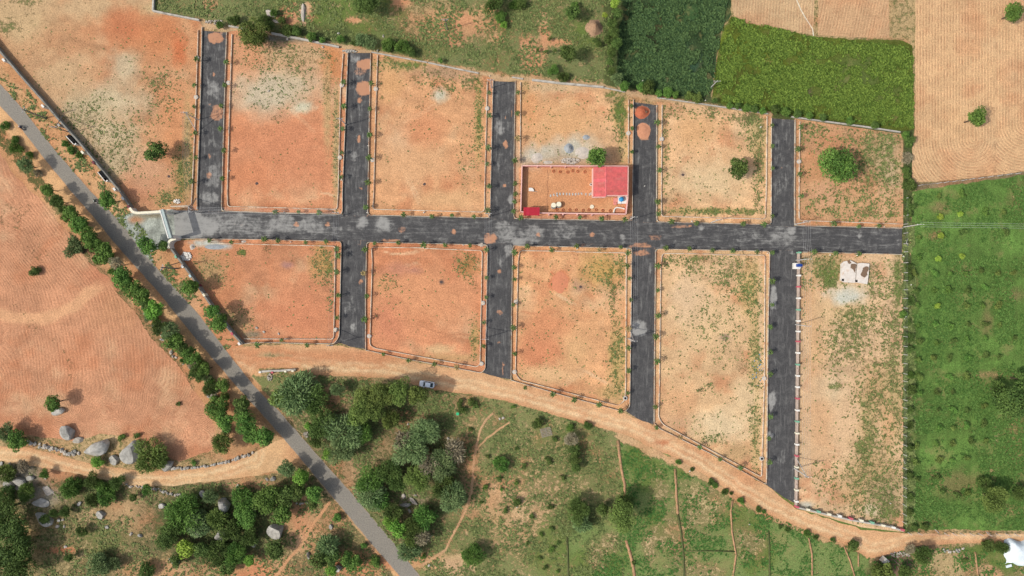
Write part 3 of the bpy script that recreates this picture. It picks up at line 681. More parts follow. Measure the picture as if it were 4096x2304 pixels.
sheet('main_street', main, 0.052, paint_road(
    [(740, 900, 80, 70, 1.4), (830, 905, 60, 40, 1.1), (770, 930, 50, 26, 1.4), (900, 890, 120, 50, .75), (1000, 905, 90, 45, .7), (1120, 900, 90, 45, .85), (1240, 905, 80, 40, .8), (1320, 920, 60, 30, .6), (1450, 890, 26, 30, 1.0), (1535, 900, 38, 38, 1.0), (1620, 900, 40, 26, .5), (2020, 930, 50, 50, .8), (2075, 965, 40, 22, 1.0), (2130, 940, 60, 40, .75), (2250, 920, 70, 40, .65), (2490, 950, 14, 22, .9), (2806, 912, 14, 8, 1.0), (3000, 950, 90, 40, .6), (3120, 940, 60, 60, .75), (3165, 920, 16, 22, 1), (3440, 940, 10, 16, .9), (2400, 900, 120, 20, .3)],
    [(1185, 897, 16, 14, .9), (1310, 897, 14, 12, .9), (1610, 920, 22, 20, .7), (1815, 928, 15, 13, .9), (1960, 955, 30, 26, .9), (1560, 962, 40, 10, .8), (2153, 940, 13, 13, .9), (2370, 940, 13, 13, .9), (2560, 990, 60, 22, .85), (2620, 950, 30, 16, .7), (2720, 908, 50, 8, .7), (2760, 905, 8, 7, 1), (860, 950, 80, 8, .4), (2340, 978, 60, 6, .6), (950, 900, 30, 10, .5), (3004, 896, 20, 5, .5)], 0.40, 1.0, [(x, ytop(x)+1) for x in range(1000, 3601, 200)]+[(x, ybot(x)-1) for x in range(3600, 999, -200)]), 8, 1.2, 'dark asphalt main street running left to right', ASPH)
ROADS = {
 1: [(811, 123), (909, 130), (899, 450), (889, 826), (884, 849), (796, 847), (792, 836), (793, 700), (800, 450)],
 2: [(1393, 212), (1484, 212), (1478, 500), (1473, 768), (1473, 866), (1371, 864), (1371, 768), (1382, 500)],
 3: [(1972, 324), (2061, 329), (2058, 600), (2056, 880), (1960, 876), (1962, 768), (1967, 550)],
 4: [(2533, 408), (2626, 421), (2625, 768), (2625, 892), (2529, 888), (2529, 768)],
 5: [(3084, 473), (3178, 480), (3176, 768), (3177, 908), (3082, 904), (3083, 768)]}
DR = {1: ([(850, 350, 30, 50, .8), (855, 700, 30, 60, .8), (845, 560, 30, 40, .5), (840, 790, 40, 30, .8)], [(860, 152, 34, 26, 1), (855, 297, 8, 14, .8), (868, 455, 32, 34, .85), (838, 625, 8, 14, .8), (838, 700, 14, 16, .8), (843, 418, 10, 6, .7)]),
      2: ([(1420, 240, 30, 20, .8), (1440, 300, 30, 30, .6), (1420, 630, 14, 30, .7), (1425, 560, 10, 20, .5)], [(1459, 258, 34, 24, 1), (1440, 290, 30, 20, .7), (1455, 355, 34, 34, 1), (1438, 400, 12, 16, .9), (1437, 558, 8, 20, .9), (1446, 755, 10, 8, .9)]),
      3: ([(2000, 510, 20, 36, .8), (1990, 660, 14, 26, .5), (2040, 800, 16, 20, 1), (2030, 620, 20, 30, .4)], [(2022, 580, 12, 18, .9), (2022, 470, 6, 6, .8), (2020, 740, 9, 9, .9), (2046, 452, 8, 16, .8)]),
      4: ([(2600, 480, 14, 40, .4)], [(2567, 448, 32, 30, 1), (2573, 526, 34, 36, 1)]),
      5: ([(3110, 600, 30, 70, .45), (3120, 730, 40, 60, .5), (3130, 640, 30, 20, .5)], [(3126, 673, 5, 5, .8)])}
for k, pl in ROADS.items():
    sheet('side_street', pl, 0.058+0.0005*k, paint_road(DR[k][0], DR[k][1], 0.36, 0.0, pl), 8, 0.8, '%s asphalt side street from the left, above the main street' % ORD[k-1], ASPH)
RS = {2: [(1366, 960), (1468, 962), (1466, 1100), (1462, 1300), (1460, 1396), (1400, 1386), (1356, 1370), (1336, 1378), (1358, 1351), (1364, 1100)],
      3: [(1950, 974), (2052, 976), (2048, 1200), (2042, 1516), (1990, 1508), (1932, 1492), (1940, 1473), (1944, 1250)],
      4: [(2527, 988), (2622, 990), (2618, 1250), (2614, 1536), (2614, 1698), (2560, 1680), (2520, 1656), (2504, 1645), (2517, 1626), (2519, 1536), (2523, 1250)],
      5: [(3078, 1000), (3190, 1002), (3188, 1300), (3184, 1536), (3184, 2014), (3140, 1992), (3096, 1962), (3064, 1938), (3067, 1536), (3074, 1250)]}
DS = {2: ([(1400, 1200, 20, 40, .5), (1412, 1310, 14, 20, .9), (1400, 1240, 26, 26, .6), (1400, 1020, 20, 60, .4), (1370, 1360, 30, 10, .7)], [(1444, 1130, 12, 14, .9), (1430, 1265, 8, 8, .7), (1440, 975, 10, 12, .6)]),
      3: ([(2004, 1045, 14, 26, .8), (2036, 1000, 20, 30, .9), (1990, 1140, 12, 20, .5)], [(2000, 1085, 10, 14, .9), (1995, 1250, 18, 10, .8), (1998, 1372, 12, 8, .8), (2012, 1470, 7, 34, .8)]),
      4: ([(2552, 1315, 38, 30, 1.3), (2600, 1080, 8, 26, .8), (2560, 1160, 10, 30, .3)], [(2560, 1012, 40, 14, .8), (2598, 1018, 14, 14, .6)]),
      5: ([(3092, 1190, 14, 50, 1.2), (3170, 1015, 12, 8, .9), (3086, 1600, 16, 36, 1.2), (3080, 1740, 16, 16, 1.2), (3130, 1850, 30, 60, .4)], [])}
for k, pl in RS.items():
    sheet('side_street', pl, 0.061+0.0005*k, paint_road(DS[k][0], DS[k][1], 0.2, 0.0, pl), 9, 1.2, '%s asphalt side street from the left, below the main street' % ORD[k-1], ASPH)

# ------------------------------------------------------------------ plots
def rc(pts, r=9):
    """round the corners of a pixel polyline"""
    out = [pts[0]]
    for i in range(1, len(pts)-1):
        a, b, c = (np.array(q, float) for q in (pts[i-1], pts[i], pts[i+1]))
        d1 = a-b; d2 = c-b; l1 = np.hypot(*d1); l2 = np.hypot(*d2); d1 /= l1; d2 /= l2
        if d1.dot(d2) < -0.94: out.append(tuple(b)); continue
        rr = min(r, l1*.45, l2*.45); p0 = b+d1*rr; p2 = b+d2*rr
        for t_ in (0, .25, .5, .75, 1): out.append(tuple((1-t_)**2*p0+2*t_*(1-t_)*b+t_*t_*p2))
    out.append(pts[-1]); return out
def plot(name, poly, soil, g, blobs, label, lines=(), gc=GRO, marks=None):
    def f(me, X, Y):
        p = Paint(X, Y, soil, g, gc); general_variation(p, 1.0)
        # old wheel and grader marks as slight colour streaks
        st = fbm(X*0.25+Y*0.1, Y*1.6-X*.35, 26, 4, 97)-0.5; p.soil *= (1+st*0.16)[:, None]
        rsx = np.random.RandomState(int(abs(poly[0][0])+len(blobs))); bx0, bx1, by0, by1 = X.min(), X.max(), Y.min(), Y.max()
        for _k in range(7):
            ax_, ay_ = rsx.uniform(bx0, bx1), rsx.uniform(by0, by1); an = rsx.uniform(0, 3.14); ln = rsx.uniform(60, 200); cv = rsx.uniform(-.9, .9); tr = []
            for q_ in range(7): tr.append((ax_, ay_)); ax_ += math.cos(an)*ln/6; ay_ += math.sin(an)*ln/6; an += cv/6
            tone_ = [(236, 196, 160), (190, 128, 96)][_k % 2]
            p.line(tr, 5, tone_, None, None, .5, 3, .6); p.line([(u_+14, v_+3) for u_, v_ in tr], 5, tone_, None, None, .5, 3, .6)
        for b in blobs: p.blob(*b)
        for l in lines: p.line(*l)
        p.grass += (fbm(X, Y, 70, 4, 99)-0.5)*0.22*(p.grass > 0.03)
        attrs_to_mesh(me, p)
    return sheet(name, poly, 0.05, f, 7, 1.0, label)
G5, G4, G3 = 0.5, 0.42, 0.34
plot('plot_pad', [(-260, -300), (612, -300), (612, 45), (795, 80), (811, 105), (811, 123), (803, 450), (790, 768), (790, 838), (770, 842), (560, 848), (525, 832), (470, 764), (320, 575), (230, 476), (170, 404), (0, 205), (-260, -90)], (202, 148, 112), .24,
  [(60, 60, 200, 120, (206, 170, 132), .35), (400, 30, 240, 50, (206, 168, 132), .3), (560, 120, 150, 70, (206, 126, 88), .24, None, .6), (640, 160, 130, 90, (204, 130, 90), .24, None, .6), (480, 90, 60, 60, (196, 118, 84), .2, None, .7), (500, 270, 60, 60, (206, 186, 158), .3, None, .8), (450, 400, 130, 70, (208, 182, 152), .25), (350, 430, 120, 60, (202, 178, 146), .38), (430, 540, 110, 60, (210, 184, 152), .42), (320, 470, 60, 60, (198, 172, 140), .45), (460, 640, 90, 80, (200, 172, 140), .42), (640, 330, 60, 40, None, .5), (650, 420, 60, 40, None, .36), (720, 200, 26, 60, (206, 122, 84), .3, GRB), (700, 480, 60, 130, (214, 148, 108), .12), (740, 700, 36, 100, (178, 148, 100), .6, GR), (750, 560, 14, 160, (190, 156, 112), .5, GRO), (660, 790, 60, 26, (180, 150, 104), .55, GR), (560, 760, 80, 60, (206, 142, 110), .2), (590, 680, 70, 60, (208, 156, 124), .2), (30, 110, 50, 30, None, .6, GR), (120, 10, 60, 16, None, .6, GR), (620, 35, 60, 20, (200, 168, 130), .35), (370, 600, 40, 80, None, .5), (470, 740, 30, 30, None, .45), (230, 300, 120, 80, (206, 166, 130), .25)],
  'wide red and pale earth plot at the upper left behind the roadside wall')
plot('plot_pad', [(909, 128), (985, 118), (1085, 140), (1355, 190), (1393, 200), (1393, 212), (1382, 500), (1371, 768), (1371, 846), (1360, 857), (1024, 850), (905, 846), (889, 830), (899, 450)], (216, 148, 112), .12,
  [(1150, 340, 170, 90, (206, 180, 152), .34), (1060, 380, 120, 80, (206, 184, 160), .3), (1150, 220, 200, 60, (206, 166, 130), .42), (1000, 200, 60, 80, (214, 152, 116), .3), (1180, 250, 50, 40, None, .55, GR), (1330, 250, 40, 60, (208, 138, 94), .35), (1130, 600, 220, 130, (212, 140, 106), .05), (1110, 480, 30, 26, None, .55, GR), (1345, 600, 12, 220, (196, 164, 120), .5), (1300, 690, 24, 16, None, .5), (1210, 430, 40, 20, (214, 200, 176), .3), (1060, 530, 34, 20, None, .4), (1320, 310, 20, 30, None, .5), (1120, 155, 120, 14, (120, 112, 100), .4), (1310, 420, 16, 160, (200, 160, 118), .45), (1000, 700, 100, 60, (214, 140, 104), .03)],
  'orange earth plot, second from the left above the main street')
plot('plot_pad', [(1484, 208), (1710, 252), (1950, 306), (1972, 318), (1972, 324), (1967, 550), (1962, 768), (1961, 862), (1950, 872), (1485, 861), (1474, 848), (1473, 768), (1478, 500)], (218, 160, 120), .10,
  [(1600, 262, 120, 22, (196, 164, 116), .62, GRB), (1545, 235, 30, 20, None, .7, GRB), (1780, 285, 100, 30, (190, 150, 120), .45), (1650, 320, 30, 16, None, .55, GR), (1780, 350, 60, 26, None, .58, GR), (1900, 330, 50, 40, None, .6, GR), (1915, 480, 12, 150, (200, 160, 110), .62, GRB), (1680, 440, 24, 24, None, .45), (1760, 600, 60, 80, None, .24), (1880, 560, 30, 90, None, .34), (1600, 560, 60, 60, (222, 174, 138), .05), (1700, 520, 80, 60, (216, 148, 110), .05), (1560, 330, 50, 60, (222, 166, 120), .15), (1760, 380, 30, 24, (204, 190, 170), .2), (1750, 710, 20, 16, None, .45, GR), (1640, 660, 160, 60, (222, 168, 128), .1), (1580, 820, 16, 12, None, .5, GR), (1620, 820, 10, 10, None, .5, GR), (1800, 800, 120, 30, (222, 170, 128), .15), (1525, 300, 12, 80, None, .4, GR), (1530, 390, 14, 12, None, .6, GR)],
  'orange earth plot, third from the left above the main street', [([(1640, 330), (1620, 400), (1600, 470), (1560, 530)], 5, None, .5, GR, .8, 4)])
plot('plot_pad', [(2061, 322), (2128, 325), (2414, 354), (2500, 372), (2533, 396), (2533, 408), (2529, 768), (2529, 872), (2518, 883), (2056, 875), (2055, 600)], (224, 172, 132), .10,
  [(2200, 350, 160, 22, (216, 178, 142), .4), (2470, 380, 50, 26, (190, 156, 116), .6, GRB), (2480, 450, 26, 50, (170, 150, 96), .85, GRB), (2488, 530, 10, 90, (180, 150, 100), .7, GRB), (2440, 400, 30, 16, None, .5), (2100, 380, 16, 60, (200, 160, 116), .45, GR), (2096, 520, 10, 120, None, .4), (2250, 480, 120, 80, (222, 168, 124), .12), (2150, 630, 70, 40, (200, 190, 178), .05), (2290, 600, 90, 50, (206, 192, 176), .05), (2300, 640, 120, 24, (190, 170, 150), .15), (2120, 440, 40, 80, (220, 158, 114), .08), (2495, 610, 22, 60, (220, 178, 130), .1), (2300, 760, 240, 100, (216, 152, 112), .02), (2260, 868, 240, 10, (206, 146, 118), .25, GR), (2068, 700, 8, 160, (206, 168, 140), .3, GR)],
  'orange earth plot with the walled pink house')
plot('plot_pad', [(2626, 408), (2764, 416), (3072, 462), (3084, 470), (3083, 768), (3082, 890), (3070, 899), (2640, 888), (2627, 876), (2625, 768)], (224, 176, 136), .14,
  [(2700, 430, 60, 24, None, .5, GR), (2840, 440, 40, 20, None, .55, GR), (2960, 470, 60, 30, None, .6, GR), (3010, 475, 30, 30, None, .8, GRD), (3030, 540, 30, 80, (200, 170, 124), .55, GR), (2870, 510, 40, 30, None, .45, GR), (2850, 470, 12, 10, None, .7, GRB), (3040, 640, 20, 80, (206, 166, 120), .55, GR), (2780, 520, 80, 60, (224, 172, 128), .1), (2733, 698, 14, 12, (150, 120, 110), .3), (2850, 720, 130, 80, (226, 190, 152), .14), (2980, 700, 30, 40, None, .3), (2850, 845, 200, 10, (190, 160, 110), .62, GRB), (2990, 850, 50, 14, None, .66, GRB), (2700, 790, 30, 60, None, .4), (2800, 610, 130, 40, None, .2), (2662, 500, 10, 160, (206, 160, 120), .4), (3030, 800, 20, 40, None, .6, GR)],
  'pale orange earth plot with one round tree, fifth from the left above the main street')
plot('plot_pad', [(3178, 474), (3284, 490), (3604, 536), (3612, 560), (3612, 900), (3606, 912), (3190, 903), (3178, 892), (3176, 768)], (204, 152, 116), .34,
  [(3240, 520, 40, 40, None, .5, GR), (3420, 550, 60, 30, None, .5, GR), (3330, 580, 60, 40, (206, 146, 110), .15), (3500, 610, 60, 90, (186, 156, 116), .55, GR), (3560, 560, 50, 40, None, .55, GR), (3560, 680, 50, 90, (200, 170, 134), .45, GR), (3470, 720, 60, 40, None, .55, GR), (3260, 680, 60, 60, (206, 150, 112), .2), (3400, 830, 180, 50, (206, 158, 120), .36, GR), (3480, 850, 60, 20, None, .6, GR), (3560, 860, 30, 10, None, .8, GRB), (3205, 700, 16, 60, None, .45), (3440, 640, 16, 60, (208, 150, 114), .1), (3300, 780, 60, 40, (212, 160, 126), .24), (3400, 893, 200, 10, (214, 150, 110), .05)],
  'weedy earth plot with a big round tree, at the right above the main street')
plot('plot_pad', [(700, 962), (835, 958), (1024, 958), (1350, 965), (1364, 975), (1364, 1100), (1358, 1340), (1340, 1374), (1024, 1370), (968, 1376), (900, 1290), (820, 1180), (720, 1040), (688, 990)], (206, 140, 106), .10,
  [(800, 1000, 80, 40, (214, 150, 112), .05), (760, 1060, 60, 60, (206, 134, 98), .06), (900, 1100, 60, 120, (206, 138, 102), .06), (840, 1080, 60, 60, (190, 150, 110), .4), (970, 1008, 18, 12, None, .9, GRB), (1070, 995, 24, 16, None, .5), (1290, 1050, 40, 60, (196, 150, 100), .48, GRO), (1320, 1100, 16, 60, None, .6, GRB), (1315, 1150, 12, 50, None, .5), (1170, 1050, 16, 10, None, .5, GR), (1150, 1060, 20, 12, (180, 130, 120), .2), (1180, 1260, 140, 80, (214, 140, 106), .04), (930, 1290, 70, 50, (190, 150, 112), .38), (1010, 1340, 30, 14, (150, 130, 110), .3), (830, 972, 60, 14, (200, 196, 190), 0), (880, 985, 40, 10, (186, 190, 194), 0), (860, 1150, 30, 50, None, .35), (1330, 1250, 10, 60, None, .35)],
  'red earth plot below the main street beside the gate')
plot('plot_pad', [(1482, 969), (1936, 980), (1951, 992), (1946, 1250), (1941, 1473), (1925, 1491), (1607, 1432), (1464, 1402), (1460, 1385), (1464, 1200), (1468, 982)], (216, 146, 110), .06,
  [(1870, 1065, 36, 34, (180, 128, 84), .5, GRO), (1880, 1020, 50, 20, None, .45, GR), (1545, 1140, 50, 26, (206, 150, 108), .42, GRO), (1560, 1128, 16, 12, None, .6, GR), (1600, 1080, 60, 26, (204, 138, 112), .15), (1660, 1085, 26, 12, (180, 124, 110), .1), (1650, 1050, 120, 30, None, .2), (1900, 1350, 16, 60, (200, 156, 108), .5, GR), (1905, 1250, 12, 60, None, .45, GR), (1520, 1285, 14, 12, None, .6, GRB), (1700, 1200, 180, 100, (220, 152, 114), .03), (1560, 1300, 60, 80, (214, 140, 108), .03), (1760, 1400, 60, 20, (226, 180, 138), .04), (1800, 1430, 120, 16, (206, 158, 116), .2), (1560, 990, 140, 10, None, .2), (1766, 1128, 9, 8, (90, 80, 80), .2), (1530, 1240, 20, 20, None, .3), (1900, 1130, 14, 40, None, .4, GR)],
  'smooth orange earth plot, second below the main street')
plot('plot_pad', [(2064, 983), (2512, 993), (2526, 1004), (2523, 1250), (2519, 1536), (2517, 1610), (2504, 1642), (2472, 1638), (2250, 1578), (2060, 1526), (2046, 1500), (2046, 1250), (2051, 996)], (222, 164, 122), .10,
  [(2236, 1128, 42, 44, (214, 136, 100), .02, None, 1, .3), (2323, 1145, 12, 12, (80, 74, 74), .1, None, 1), (2323, 1140, 30, 22, (196, 150, 120), .15), (2410, 1080, 70, 60, (200, 156, 100), .38, GR), (2440, 1110, 20, 40, None, .6, GRB), (2480, 1080, 10, 60, None, .62, GRB), (2400, 1165, 50, 10, None, .5, GR), (2450, 1180, 16, 60, None, .55, GR), (2170, 1320, 80, 90, (216, 146, 108), .05), (2150, 1420, 90, 70, (214, 140, 104), .03), (2120, 1110, 50, 40, None, .3), (2460, 1350, 20, 80, None, .5, GR), (2470, 1450, 30, 130, (200, 164, 112), .5, GRB), (2260, 1230, 60, 30, None, .25), (2300, 1400, 60, 60, (222, 170, 126), .12), (2440, 1570, 40, 26, (200, 160, 112), .5, GR), (2250, 1020, 180, 24, None, .16), (2200, 1500, 100, 40, (224, 176, 134), .1)],
  'orange earth plot, third below the main street')
plot('plot_pad', [(2631, 997), (3060, 1005), (3076, 1016), (3070, 1300), (3066, 1600), (3063, 1932), (3044, 1928), (2843, 1813), (2640, 1714), (2617, 1694), (2615, 1536), (2619, 1250), (2622, 1008)], (224, 180, 140), .18,
  [(2800, 1040, 100, 24, None, .38, GR), (2690, 1035, 40, 20, None, .55, GRB), (2780, 1035, 40, 20, None, .55, GRB), (2760, 1070, 30, 26, None, .5), (2820, 1140, 60, 50, None, .34), (2930, 1090, 60, 60, None, .5, GR), (3000, 1150, 40, 90, (206, 170, 120), .55, GRB), (2960, 1050, 70, 40, None, .45, GR), (2900, 1130, 16, 30, None, .6, GR), (3020, 1420, 22, 140, (206, 172, 124), .56, GR), (2980, 1480, 40, 60, None, .45), (2800, 1300, 140, 120, (226, 186, 146), .12), (2750, 1200, 70, 80, (224, 186, 152), .12), (2900, 1350, 20, 12, (170, 140, 120), .3), (2740, 1350, 14, 18, None, .5), (3020, 1640, 16, 200, (204, 170, 120), .6, GR), (2850, 1750, 40, 26, (206, 176, 134), .6, GR), (2805, 1560, 18, 14, None, .7, GRD), (2845, 1540, 14, 10, None, .7, GRD), (2880, 1700, 120, 60, (228, 196, 160), .12), (2700, 1600, 80, 60, (222, 170, 130), .06), (3041, 1300, 6, 280, (226, 186, 150), .02), (2980, 1590, 60, 60, (226, 190, 152), .1), (2690, 1480, 50, 60, None, .14), (2720, 1690, 40, 20, (206, 160, 126), .25), (2900, 1280, 90, 40, None, .26), (2840, 1460, 80, 30, None, .2), (2960, 1810, 60, 30, (200, 160, 120), .3), (2850, 1655, 20, 14, None, .55, GR)],
  'pale weedy earth plot, fourth below the main street')
plot('plot_pad', [(3190, 1010), (3606, 1019), (3612, 1040), (3612, 1600), (3612, 2128), (3443, 2108), (3186, 2032), (3188, 1600)], (220, 180, 144), .22,
  [(3300, 1080, 80, 60, (190, 160, 116), .6, GRB), (3250, 1040, 60, 24, None, .5, GR), (3230, 1180, 30, 120, (216, 168, 128), .1), (3320, 1130, 24, 40, None, .8, GRB), (3400, 1165, 60, 40, (222, 196, 168), .06), (3380, 1190, 70, 30, (210, 202, 190), .04), (3500, 1110, 40, 60, None, .5, GR), (3590, 1130, 16, 120, (190, 164, 124), .7, GRB), (3500, 1170, 30, 30, None, .55, GR), (3410, 1260, 80, 40, (220, 184, 140), .58, GR), (3440, 1300, 90, 60, None, .6, GR), (3360, 1330, 60, 60, None, .6, GR), (3400, 1400, 60, 50, None, .58, GR), (3560, 1250, 40, 40, None, .55, GR), (3580, 1330, 26, 130, None, .62, GR), (3470, 1430, 60, 60, None, .5), (3340, 1430, 60, 20, None, .45), (3300, 1250, 40, 60, (222, 182, 142), .14), (3260, 1400, 40, 140, (220, 174, 134), .14), (3310, 1560, 60, 60, (222, 196, 164), .1), (3280, 1700, 60, 160, (220, 172, 134), .14), (3390, 1690, 60, 130, (226, 184, 148), .06), (3510, 1560, 60, 110, (206, 164, 124), .5, GR), (3470, 1700, 30, 130, (200, 168, 124), .55, GR), (3470, 1800, 60, 50, None, .7, GRB), (3570, 1600, 40, 160, (200, 168, 124), .58, GR), (3550, 1700, 26, 90, (216, 168, 128), .1), (3340, 1545, 30, 24, None, .7, GRB), (3480, 1900, 110, 110, (200, 164, 122), .55, GR), (3540, 2000, 60, 80, (178, 150, 116), .6, GR), (3400, 2000, 80, 60, None, .45, GR), (3480, 2040, 30, 22, (216, 190, 160), .1), (3560, 2060, 40, 40, None, .7, GRB), (3250, 1950, 40, 40, None, .3), (3222, 2020, 26, 12, (206, 196, 184), 0), (3370, 1840, 60, 60, None, .4)],
  'long pale weedy earth plot inside the coloured wall')

# ---- kerbs and plot edging
def WP(pts, h=0): return [W(x, y, h) for x, y in pts]
def kerb(pts, wid, hgt, mat, label, r=12):
    me = MB().sweep(WP(rc(pts, r)), wid*.72, 0.0, hgt*1.3).mesh('kerb', mat); return obj('kerb', me, kind='structure', label=label)
OUT = [([(811, 110), (803, 450), (791, 768), (791, 838)], 'upper left plot'),
       ([(909, 130), (899, 450), (889, 826), (890, 844), (1024, 850), (1366, 858), (1371, 845), (1371, 768), (1382, 500), (1393, 212)], 'second upper plot'),
       ([(1484, 212), (1478, 500), (1473, 768), (1472, 861), (1960, 872), (1962, 768), (1967, 550), (1972, 324)], 'third upper plot'),
       ([(2061, 326), (2056, 600), (2055, 875), (2529, 884), (2529, 768), (2533, 400)], 'house plot'),
       ([(2626, 421), (2625, 768), (2626, 888), (3082, 899), (3083, 768), (3084, 473)], 'fifth upper plot'),
       ([(3178, 480), (3176, 768), (3177, 903), (3608, 913)], 'upper right plot'),
       ([(720, 955), (1024, 958), (1367, 966), (1364, 1100), (1358, 1346), (1338, 1375), (1024, 1369), (975, 1375)], 'plot beside the gate'),
       ([(1464, 1400), (1463, 1200), (1468, 969), (1951, 980), (1946, 1250), (1941, 1476), (1925, 1491), (1607, 1431), (1464, 1400)], 'second lower plot'),
       ([(2044, 1518), (2046, 1250), (2051, 983), (2527, 993), (2523, 1250), (2518, 1626), (2500, 1645), (2472, 1640), (2250, 1580), (2044, 1520)], 'third lower plot'),
       ([(2615, 1690), (2617, 1400), (2621, 996), (3077, 1005), (3070, 1300), (3064, 1938), (2843, 1814), (2640, 1715), (2615, 1692)], 'fourth lower plot'),
       ([(3192, 1008), (3606, 1018)], 'long walled plot')]
for p_, lb in OUT: kerb(p_, 0.22, 0.42, M['kerb'], 'low concrete kerb round the %s' % lb, 14)
INN = [([(795, 122), (785, 450), (771, 768), (768, 822), (685, 826)], 'upper left plot'),
       ([(930, 139), (920, 450), (911, 768), (913, 827), (1024, 829), (1350, 838), (1354, 768), (1363, 371), (1374, 217)], 'second upper plot'),
       ([(1511, 222), (1502, 500), (1496, 768), (1492, 838), (1928, 849), (1938, 840), (1938, 768), (1949, 329)], 'third upper plot'),
       ([(2082, 331), (2080, 652)], 'house plot, left side'), ([(2513, 400), (2512, 655)], 'house plot, right side'),
       ([(2647, 421), (2644, 768), (2645, 866), (3058, 877), (3063, 768), (3066, 466)], 'fifth upper plot'),
       ([(3197, 488), (3195, 647), (3194, 768), (3194, 882), (3607, 897)], 'upper right plot'),
       ([(835, 971), (1024, 978), (1342, 985), (1340, 1150), (1336, 1356), (1024, 1355), (978, 1355)], 'plot beside the gate'),
       ([(1700, 992), (1487, 989), (1490, 1050), (1480, 1380), (1501, 1393), (1906, 1467), (1920, 1457), (1929, 1003), (1700, 994)], 'second lower plot'),
       ([(2300, 1006), (2078, 1003), (2072, 1050), (2061, 1494), (2080, 1520), (2472, 1622), (2498, 1600), (2502, 1536), (2504, 1012), (2300, 1008)], 'third lower plot'),
       ([(2850, 1017), (2648, 1014), (2642, 1060), (2636, 1536), (2633, 1670), (2652, 1698), (2843, 1801), (3044, 1907), (3055, 1536), (3058, 1021), (2850, 1019)], 'fourth lower plot')]
for p_, lb in INN: kerb(p_, 0.26, 0.38, M['edging'], 'thin pale edging wall inside the %s' % lb, 12)

# ---- bunds between the southern fields
for pts, mt, wd, lb in [
    (tl(2, 2, [(800, 425), (808, 520), (825, 640), (850, 760), (850, 850)]), 'bund', 12, 'earth bund above the yellowish tree'), (tl(2, 2, [(860, 1180), (885, 1260), (910, 1350), (925, 1460)]), 'bund', 13, 'earth bund below the yellowish tree'),
    (tl(2, 2, [(1230, 640), (1236, 760), (1240, 850), (1250, 980)]), 'bund', 10, 'straw coloured bund, upper half'), (tl(2, 2, [(1250, 982), (1272, 1100), (1290, 1250), (1300, 1460)]), 'bundgreen', 8, 'overgrown bund, lower half'),
    (tl(2, 2, [(1662, 880), (1650, 960), (1660, 1120), (1690, 1290), (1665, 1460)]), 'bund', 7, 'winding bund between two green fields'), (tl(2, 2, [(415, 1150), (420, 1300), (425, 1460)]), 'bundgreen', 8, 'grassy bund at bottom centre'),
    (tl(3, 2, [(2, 1110), (8, 1250), (10, 1460)]), 'bundgreen', 6, 'overgrown bund left of the straight field'), (tl(3, 2, [(305, 1160), (330, 1280), (332, 1460)]), 'bund', 7, 'bund between two even green fields'),
    (tl(3, 2, [(570, 1220), (620, 1340), (655, 1460)]), 'bund', 6, 'slanting bund at the bottom edge'), (tl(3, 2, [(680, 1270), (680, 1375)]), 'bund', 5, 'short bund near the dump'), (tl(3, 2, [(1560, 1265), (1570, 1350), (1585, 1460)]), 'bund', 7, 'bund left of the white sheet'),
    (tl(2, 2, [(1300, 1262), (1480, 1258), (1680, 1262)]), 'bundgreen', 5, 'cross bund between the lower fields')]:
    obj('field_bund', MB().sweep(WP(rc(pts, 20)), wd/PXM*1.15, -0.05, 0.3, wd/PXM*0.55).mesh('field_bund', M[mt], True), kind='structure', label=lb)

# ================================================================== things
# ------------------------------------------------------------------ the pink house and its yard
def HZ(x, y): return (2060+x/4.954, 640+y/4.954)
def PW(px, py, h=0): x, y = W(px, py, h); return Vector((x, y, 0))
house = thing('house', 'single storey house with a big red ribbed metal roof and pink walls', 'house', (*W(2440, 725), 0))
hx, hy = W(2440, 725)
def rel(p, o=(0, 0)): return (p[0]-o[0], p[1]-o[1])
def hp(x, y, h): q = W(*HZ(x, y), h); return (q[0]-hx, q[1]-hy)
HR = 4.0
def poly_prism(mb, pts, z0, z1):
    n = len(pts); vs = [(x, y, z0) for x, y in pts]+[(x, y, z1) for x, y in pts]
    mb.add(vs, [tuple(range(n-1, -1, -1)), tuple(range(n, 2*n))]+[(i, (i+1) % n, n+(i+1) % n, n+i) for i in range(n)]); return mb
q = [hp(1570, 150, HR), hp(2225, 150, HR), hp(2225, 690, HR), hp(1570, 690, HR)]
obj('wall', poly_prism(MB(), q, 0, HR-0.25).mesh('wall', M['pink']), house)
pr = 0.22
ring = MB()
for a, b in (((1550, 118), (2242, 122)), ((2242, 122), (2236, 706)), ((2236, 706), (1812, 706)), ((1538, 170), (1536, 738)), ((1536, 738), (1790, 736)), ((1790, 736), (1812, 706))):
    pa, pb = hp(*a, HR), hp(*b, HR); ring.sweep([pa, pb], pr, HR-1.1, HR+0.12)
obj('parapet', ring.mesh('parapet', M['pinklight']), house)
# roof sheets: ribs run left to right, two slopes with the ridge at x=1800
def ribbed(x0, x1, ya, yb, za, zb, n, along='x'):
    """a strip of metal sheet with n raised ribs"""
    mb = MB(); vs = []; 
    prof = []
    for i in range(n):
        y = ya+(yb-ya)*i/n; d = (yb-ya)/n
        prof += [(y, 0), (y+d*0.58, 0), (y+d*0.68, 0.12), (y+d*0.88, 0.12)]
    prof.append((yb, 0))
    for y, dz in prof:
        if along == 'x': vs += [(x0, y, za+dz), (x1, y, zb+dz)]
        else: vs += [(y, x0, za+dz), (y, x1, zb+dz)]
    fs = [(2*i, 2*i+1, 2*i+3, 2*i+2) for i in range(len(prof)-1)]
    return mb.add(vs, fs)
xa, ya = hp(1556, 140, HR); xm, _ = hp(1800, 140, HR+.5); xb, yb = hp(2228, 700, HR); _, yt = hp(0, 135, HR); _, yl = hp(0, 728, HR)
nsh = 10
